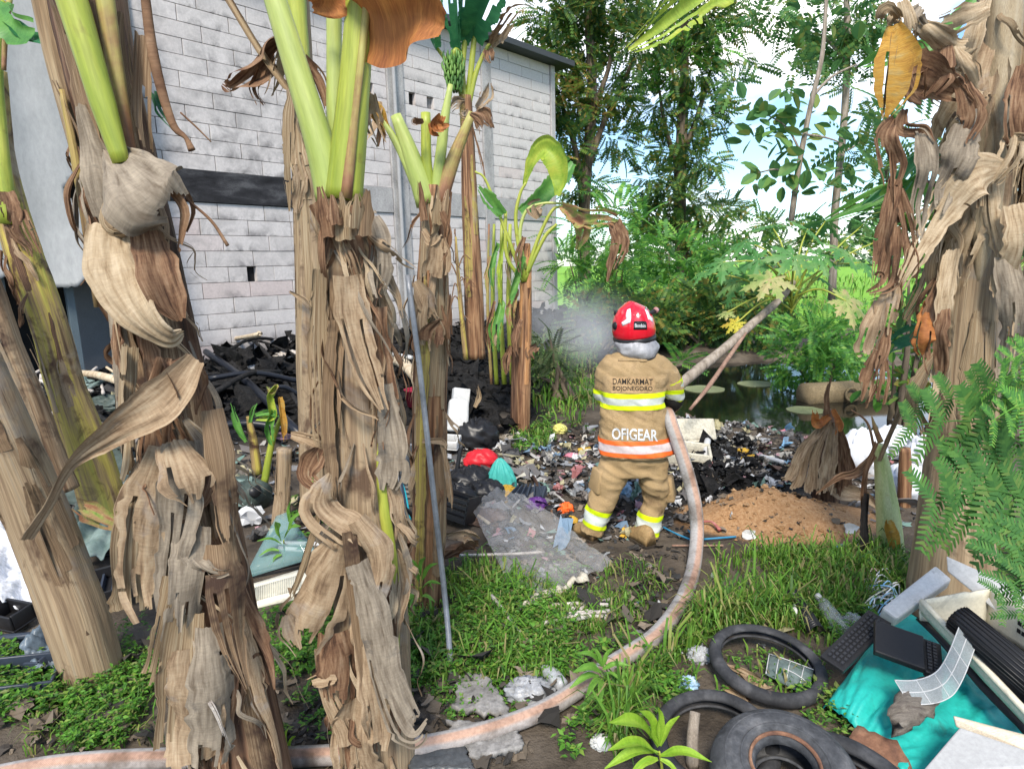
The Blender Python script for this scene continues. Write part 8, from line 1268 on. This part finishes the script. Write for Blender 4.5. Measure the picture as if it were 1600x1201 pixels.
# ------------------------------------------------------------------ grass, weeds
def grass(mb, xy, h, rng, w=.0045, lean=.5):
    n = len(xy); z = gz(xy[:, 0], xy[:, 1]); b = np.stack([xy[:, 0], xy[:, 1], z - .005], -1); a = rng.uniform(0, 6.283, n); d = np.stack([np.cos(a), np.sin(a), 0 * a], -1); s = np.stack([-np.sin(a), np.cos(a), 0 * a], -1); h = h[:, None]; ln = rng.uniform(.15, lean + .3, n)[:, None]; up = np.array((0, 0, 1.0)); ww = w * rng.uniform(.6, 1.6, n)[:, None]
    p1 = b + up * h * .55 + d * h * ln * .25; p2 = b + up * h * (.98 - .35 * ln) + d * h * ln * .8; p3 = b + up * h * (1.0 - .75 * ln) + d * h * ln * 1.25
    mb.quads(np.stack([b - s * ww * .7, b + s * ww * .7, p1 + s * ww, p1 - s * ww], 1)); k = mb
    V = np.stack([p1 - s * ww, p1 + s * ww, p2 + s * ww * .7, p2 - s * ww * .7], 1); V2 = np.stack([p2 - s * ww * .7, p2 + s * ww * .7, p3, p3], 1)[:, :3]
    allv = np.stack([b - s * ww * .7, b + s * ww * .7, p1 - s * ww, p1 + s * ww, p2 - s * ww * .7, p2 + s * ww * .7, p3], 1).reshape(-1, 3); mb.v.pop(); mb.uv.pop(); mb.n -= 4 * n; del mb.f[-n:]
    i = np.arange(n)[:, None] * 7; f4 = np.concatenate([i + [0, 1, 3, 2], i + [2, 3, 5, 4]], 0).tolist(); f3 = (i + [4, 5, 6]).tolist(); mb.add(allv, f4 + f3)
rng = np.random.default_rng(21); mb = MB()
def gpatch(pp, n, h, w=.0045, lean=.5, thr=.35, seed=41, f=1.3):
    xy = sample(pp, n, rng, lambda x, y: np.clip(thr + .9 * snoise(x, y, seed, 4, f), .04, 1)); xy = off_hose(xy, rng); n = len(xy); grass(mb, xy, rng.gamma(4, h / 4, n) + .02, rng, w, lean)
gpatch([(1080, 870), (1400, 860), (1420, 925), (1240, 985), (1100, 1000), (1090, 1080), (960, 1140), (960, 1060), (1060, 960)], 9000, .085); gpatch([(960, 1060), (1110, 960), (1240, 960), (1110, 1000), (1000, 1100), (960, 1190)], 3200, .11, .005)
gpatch([(860, 960), (980, 880), (1060, 900), (1010, 990), (900, 1060), (800, 1040)], 1700, .055, .0035, .8, .05); gpatch([(620, 900), (760, 880), (900, 960), (880, 1080), (700, 1080), (630, 1060)], 2600, .075, .0045, .6, .15, 43)
gpatch([(40, 1195), (60, 1090), (240, 1010), (250, 1195)], 1200, .05, .003, .6, .2); gpatch([(1350, 900), (1480, 870), (1600, 1000), (1400, 930)], 900, .08); gpatch([(830, 560), (930, 540), (940, 640), (900, 670), (830, 680)], 2600, .14, .008, .7, .4); gpatch([(800, 680), (860, 670), (860, 700), (800, 710)], 300, .09, .006)
gpatch([(890, 480), (1400, 470), (1500, 540), (1300, 512), (1000, 500)], 1600, .3, .02, .6, .5); gpatch([(1110, 1020), (1290, 1020), (1285, 1100), (1120, 1100)], 160, .05); gpatch([(1230, 960), (1330, 930), (1300, 1010), (1240, 1000)], 260, .06); gpatch([(860, 470), (1000, 440), (1500, 430), (1500, 460), (1000, 490)], 1500, .4, .03, .6, .6)
tag(mb.build('grass', GRASS, None, False), 'ragged green grass along the hose and behind the pond', 'grass', None, 'stuff')
WT = np.array([[(0, 0, 0), (.42, .24, .05), (1, 0, -.06), (.42, -.24, .05)]])
def weeds(mb, xy, size, rng, hmax=.08):
    for (x, y), s in zip(xy, size):
        h = rng.uniform(.3, 1) * hmax; k = rng.integers(5, 9); c = gp(x, y, h); n = k; a = np.linspace(0, 6.283, k, endpoint=False) + rng.uniform(0, 6); d = np.stack([np.cos(a), np.sin(a), rng.normal(.05, .25, k)], -1); p = np.repeat(c[None], n, 0) + rng.normal(0, .2 * s, (n, 3)) * (1, 1, .8); scatter(mb, WT, p, orient(d, rng.normal(0, .4, n)), s * rng.uniform(.6, 1.2, n))
        l2 = rng.integers(0, 4)
        if l2: d2 = np.stack([rng.normal(0, 1, l2), rng.normal(0, 1, l2), rng.normal(0, .3, l2)], -1); scatter(mb, WT, gp(x, y, h * .45)[None] + rng.normal(0, .25 * s, (l2, 3)), orient(d2, rng.normal(0, .4, l2)), s * rng.uniform(.5, .9, l2))
mb = MB(); rng = np.random.default_rng(22)
def wpatch(pp, n, s, hmax=.08, thr=.45, seed=51, f=1.5):
    xy = sample(pp, n, rng, lambda x, y: np.clip(thr + .9 * snoise(x, y, seed, 4, f), .03, 1)); xy = off_hose(xy, rng, .09); n = len(xy); weeds(mb, xy, rng.uniform(.6, 1.3, n) * s, rng, hmax)
wpatch([(610, 950), (680, 870), (760, 900), (900, 990), (880, 1070), (740, 1060), (620, 1090)], 1250, .030, .10); wpatch([(400, 960), (500, 930), (540, 960), (520, 1040), (420, 1080)], 620, .028, .12, .7); wpatch([(120, 1110), (140, 1010), (240, 970), (258, 1090), (180, 1190), (90, 1195)], 900, .024, .10, .6)
wpatch([(-20, 1150), (-20, 1040), (80, 1040), (120, 1130)], 380, .032, .12, .4); wpatch([(860, 1195), (900, 1040), (1010, 1010), (1080, 1090), (1000, 1195)], 420, .034, .09, .4); wpatch([(640, 1050), (820, 1050), (880, 1110), (700, 1130)], 260, .022, .05, .3); wpatch([(1390, 880), (1480, 870), (1560, 930), (1420, 920)], 240, .03, .1); wpatch([(430, 1090), (640, 1090), (620, 1170), (440, 1170)], 90, .03, .06, .2)
wpatch([(1330, 905), (1420, 900), (1350, 980), (1300, 1010)], 130, .03, .09); wpatch([(800, 680), (860, 660), (870, 700), (810, 710)], 160, .05, .1, .7); wpatch([(830, 540), (940, 540), (930, 680), (840, 660)], 500, .05, .14, .5); wpatch([(240, 1195), (260, 1140), (340, 1140), (330, 1195)], 40, .02, .05); wpatch([(460, 790), (620, 800), (620, 880), (470, 880)], 120, .05, .1, .5)
wpatch([(760, 840), (812, 950), (930, 890), (830, 830)], 130, .022, .03, .5); wpatch([(1240, 1090), (1330, 1100), (1330, 1190), (1280, 1190)], 60, .03, .1); wpatch([(1110, 1030), (1260, 1020), (1270, 1100), (1120, 1100)], 70, .02, .05); wpatch([(1430, 880), (1600, 820), (1640, 900), (1500, 900)], 260, .035, .16, .6)
tag(mb.build('ground_weeds', WEED, None, False), 'bright green low weeds covering the soil', 'weeds', None, 'stuff')
# broad-leaved weeds one can point at
def broad(label, base, Y, leaves, mat, name='broadleaf_weed', stemh=.2):
    q = thing(name, label, 'weed', G(*base)); b0 = G(*base); mb = MB(); tops = [P(a[0], a[1], Y) for a, _ in leaves]; c = np.mean(tops, 0); tube(mb, [b0, (b0 + c) / 2 + (.01, 0, 0), c], [.007, .006, .004], 7); mb.build('stem', STALK, q)
    for k, (a, b_) in enumerate(leaves):
        rr = np.random.default_rng(k + base[0]); A_, B_ = P(*a, Y), P(*b_, Y - .06 + rr.normal(0, .04)); L_ = np.linalg.norm(B_ - A_); mb = MB(); leafmesh(mb, [A_, A_ * .55 + B_ * .45 + (0, 0, .14 * L_), B_], [.01, L_ * .22, L_ * .19, .004], [rr.uniform(-35, 35), rr.uniform(-20, 20)], .3, .15, .003, .02, 0, k, 7, n=14, ref=np.array((0, -.5, 1))); mb.build('leaf', mat, q)
LW = M('lush_weed_leaf', [(.11, .27, .04), (.17, .36, .055), (.24, .44, .08)], (1.2, 3, 1), 2, 'UV', .45, .3, .004, .2, (1, 40, 1), 2, trans=.35); LW2 = M('lime_weed_leaf', [(.20, .40, .03), (.30, .50, .045), (.38, .55, .07)], (1.2, 3, 1), 2, 'UV', .45, .3, .004, .2, (1, 40, 1), 2, trans=.35)
broad('lush broad-leaved weed growing over the hose', (935, 1110), 2.55, [((940, 1040), (902, 1020)), ((940, 1040), (925, 1012)), ((942, 1040), (960, 1012)), ((942, 1045), (985, 1040)), ((940, 1050), (895, 1050)), ((938, 1060), (915, 1090)), ((942, 1060), (965, 1085)), ((940, 1060), (938, 1105)), ((936, 1055), (890, 1075)), ((945, 1050), (975, 1068)), ((938, 1080), (905, 1120)), ((940, 1080), (980, 1110)), ((936, 1090), (890, 1130)), ((940, 1090), (945, 1140))], LW)
broad('bright lime weed with long pointed leaves at the bottom edge', (1030, 1230), 2.05, [((1028, 1165), (952, 1128)), ((1028, 1165), (1000, 1110)), ((1030, 1160), (1028, 1105)), ((1032, 1165), (1062, 1118)), ((1030, 1180), (950, 1172)), ((1032, 1180), (1112, 1190)), ((1028, 1185), (980, 1215)), ((1032, 1185), (1065, 1215)), ((1030, 1175), (945, 1200))], LW2)
broad('leafy weed climbing the foot of the slim banana trunk', (655, 945), 3.25, [((655, 910), (632, 890)), ((655, 905), (640, 872)), ((658, 900), (665, 870)), ((660, 905), (684, 880)), ((655, 920), (630, 915)), ((658, 920), (690, 912)), ((656, 935), (628, 940)), ((660, 930), (680, 940)), ((650, 925), (640, 950))], LW)
broad('round-leaved climber in front of the broken glass pane', (440, 880), 3.6, [((440, 850), (402, 845)), ((440, 845), (430, 815)), ((445, 840), (470, 822)), ((436, 860), (405, 868)), ((450, 830), (478, 800)), ((452, 815), (455, 780)), ((440, 866), (420, 885))], LW, 'climber')
broad('green leafy weed between the dry stump and the middle plant', (490, 800), 4.1, [((490, 770), (470, 755)), ((490, 765), (492, 735)), ((494, 768), (512, 750)), ((488, 780), (468, 785)), ((494, 780), (510, 785))], LW, 'leafy_weed')
broad('single broad weed leaf on bare soil between the near plants', (450, 1175), 2.3, [((452, 1172), (440, 1145)), ((452, 1172), (462, 1150))], LW2, 'seedling')
broad('small white-edged leaf clump under the middle plant dead leaf', (485, 1070), 2.6, [((485, 1050), (468, 1040)), ((486, 1050), (500, 1040)), ((486, 1060), (476, 1085))], LW, 'seedling')
broad('weed sprig hanging by the shaggy trunk foot at the right', (1560, 690), 2.6, [((1570, 660), (1545, 640)), ((1570, 655), (1560, 625)), ((1572, 660), (1595, 640)), ((1570, 670), (1545, 680))], LW2, 'seedling')

# ------------------------------------------------------------------ water mist blown off the nozzle
def mist(name, label, px, py, Y, rad, dens, seed):
    mb = MB(); c = P(px, py, Y); blob(mb, np.zeros(3), rad, seed, .12, 1.5, 16, 24); m, t, o = _nodes(name + '_volume'); v = t.nodes.new('ShaderNodeVolumePrincipled'); v.inputs['Color'].default_value = (.95, .96, 1, 1)
    tc = t.nodes.new('ShaderNodeTexCoord'); mp = t.nodes.new('ShaderNodeMapping'); mp.inputs['Scale'].default_value = tuple(1 / r_ for r_ in rad); ln_ = t.nodes.new('ShaderNodeVectorMath'); ln_.operation = 'LENGTH'; t.links.new(tc.outputs['Object'], mp.inputs[0]); t.links.new(mp.outputs[0], ln_.inputs[0])
    mr = t.nodes.new('ShaderNodeMapRange'); mr.inputs[1].default_value = 0; mr.inputs[2].default_value = .95; mr.inputs[3].default_value = 1; mr.inputs[4].default_value = 0; mr.interpolation_type = 'SMOOTHSTEP'; t.links.new(ln_.outputs['Value'], mr.inputs[0])
    nz_ = tex(t, 'Object', (1, 1, 1), 3.0, 4); m1 = t.nodes.new('ShaderNodeMath'); m1.operation = 'MULTIPLY'; t.links.new(mr.outputs[0], m1.inputs[0]); t.links.new(nz_.outputs['Fac'], m1.inputs[1]); m2 = t.nodes.new('ShaderNodeMath'); m2.operation = 'MULTIPLY'; m2.inputs[1].default_value = dens; t.links.new(m1.outputs[0], m2.inputs[0]); t.links.new(m2.outputs[0], v.inputs['Density']); t.links.new(v.outputs[0], o.inputs['Volume'])
    ob = mb.build(name, m, None); ob.data.flip_normals(); ob.location = tuple(c); tag(ob, label, 'mist', None, 'stuff')
mist('water_mist', 'white water mist drifting left of the helmet', 925, 530, 6.6, (.5, .6, .42), 1.7, 1)
mist('smoke', 'thin smoke over the burnt mound at the wall end', 885, 500, 12.0, (1.8, 1.4, .9), .7, 2)
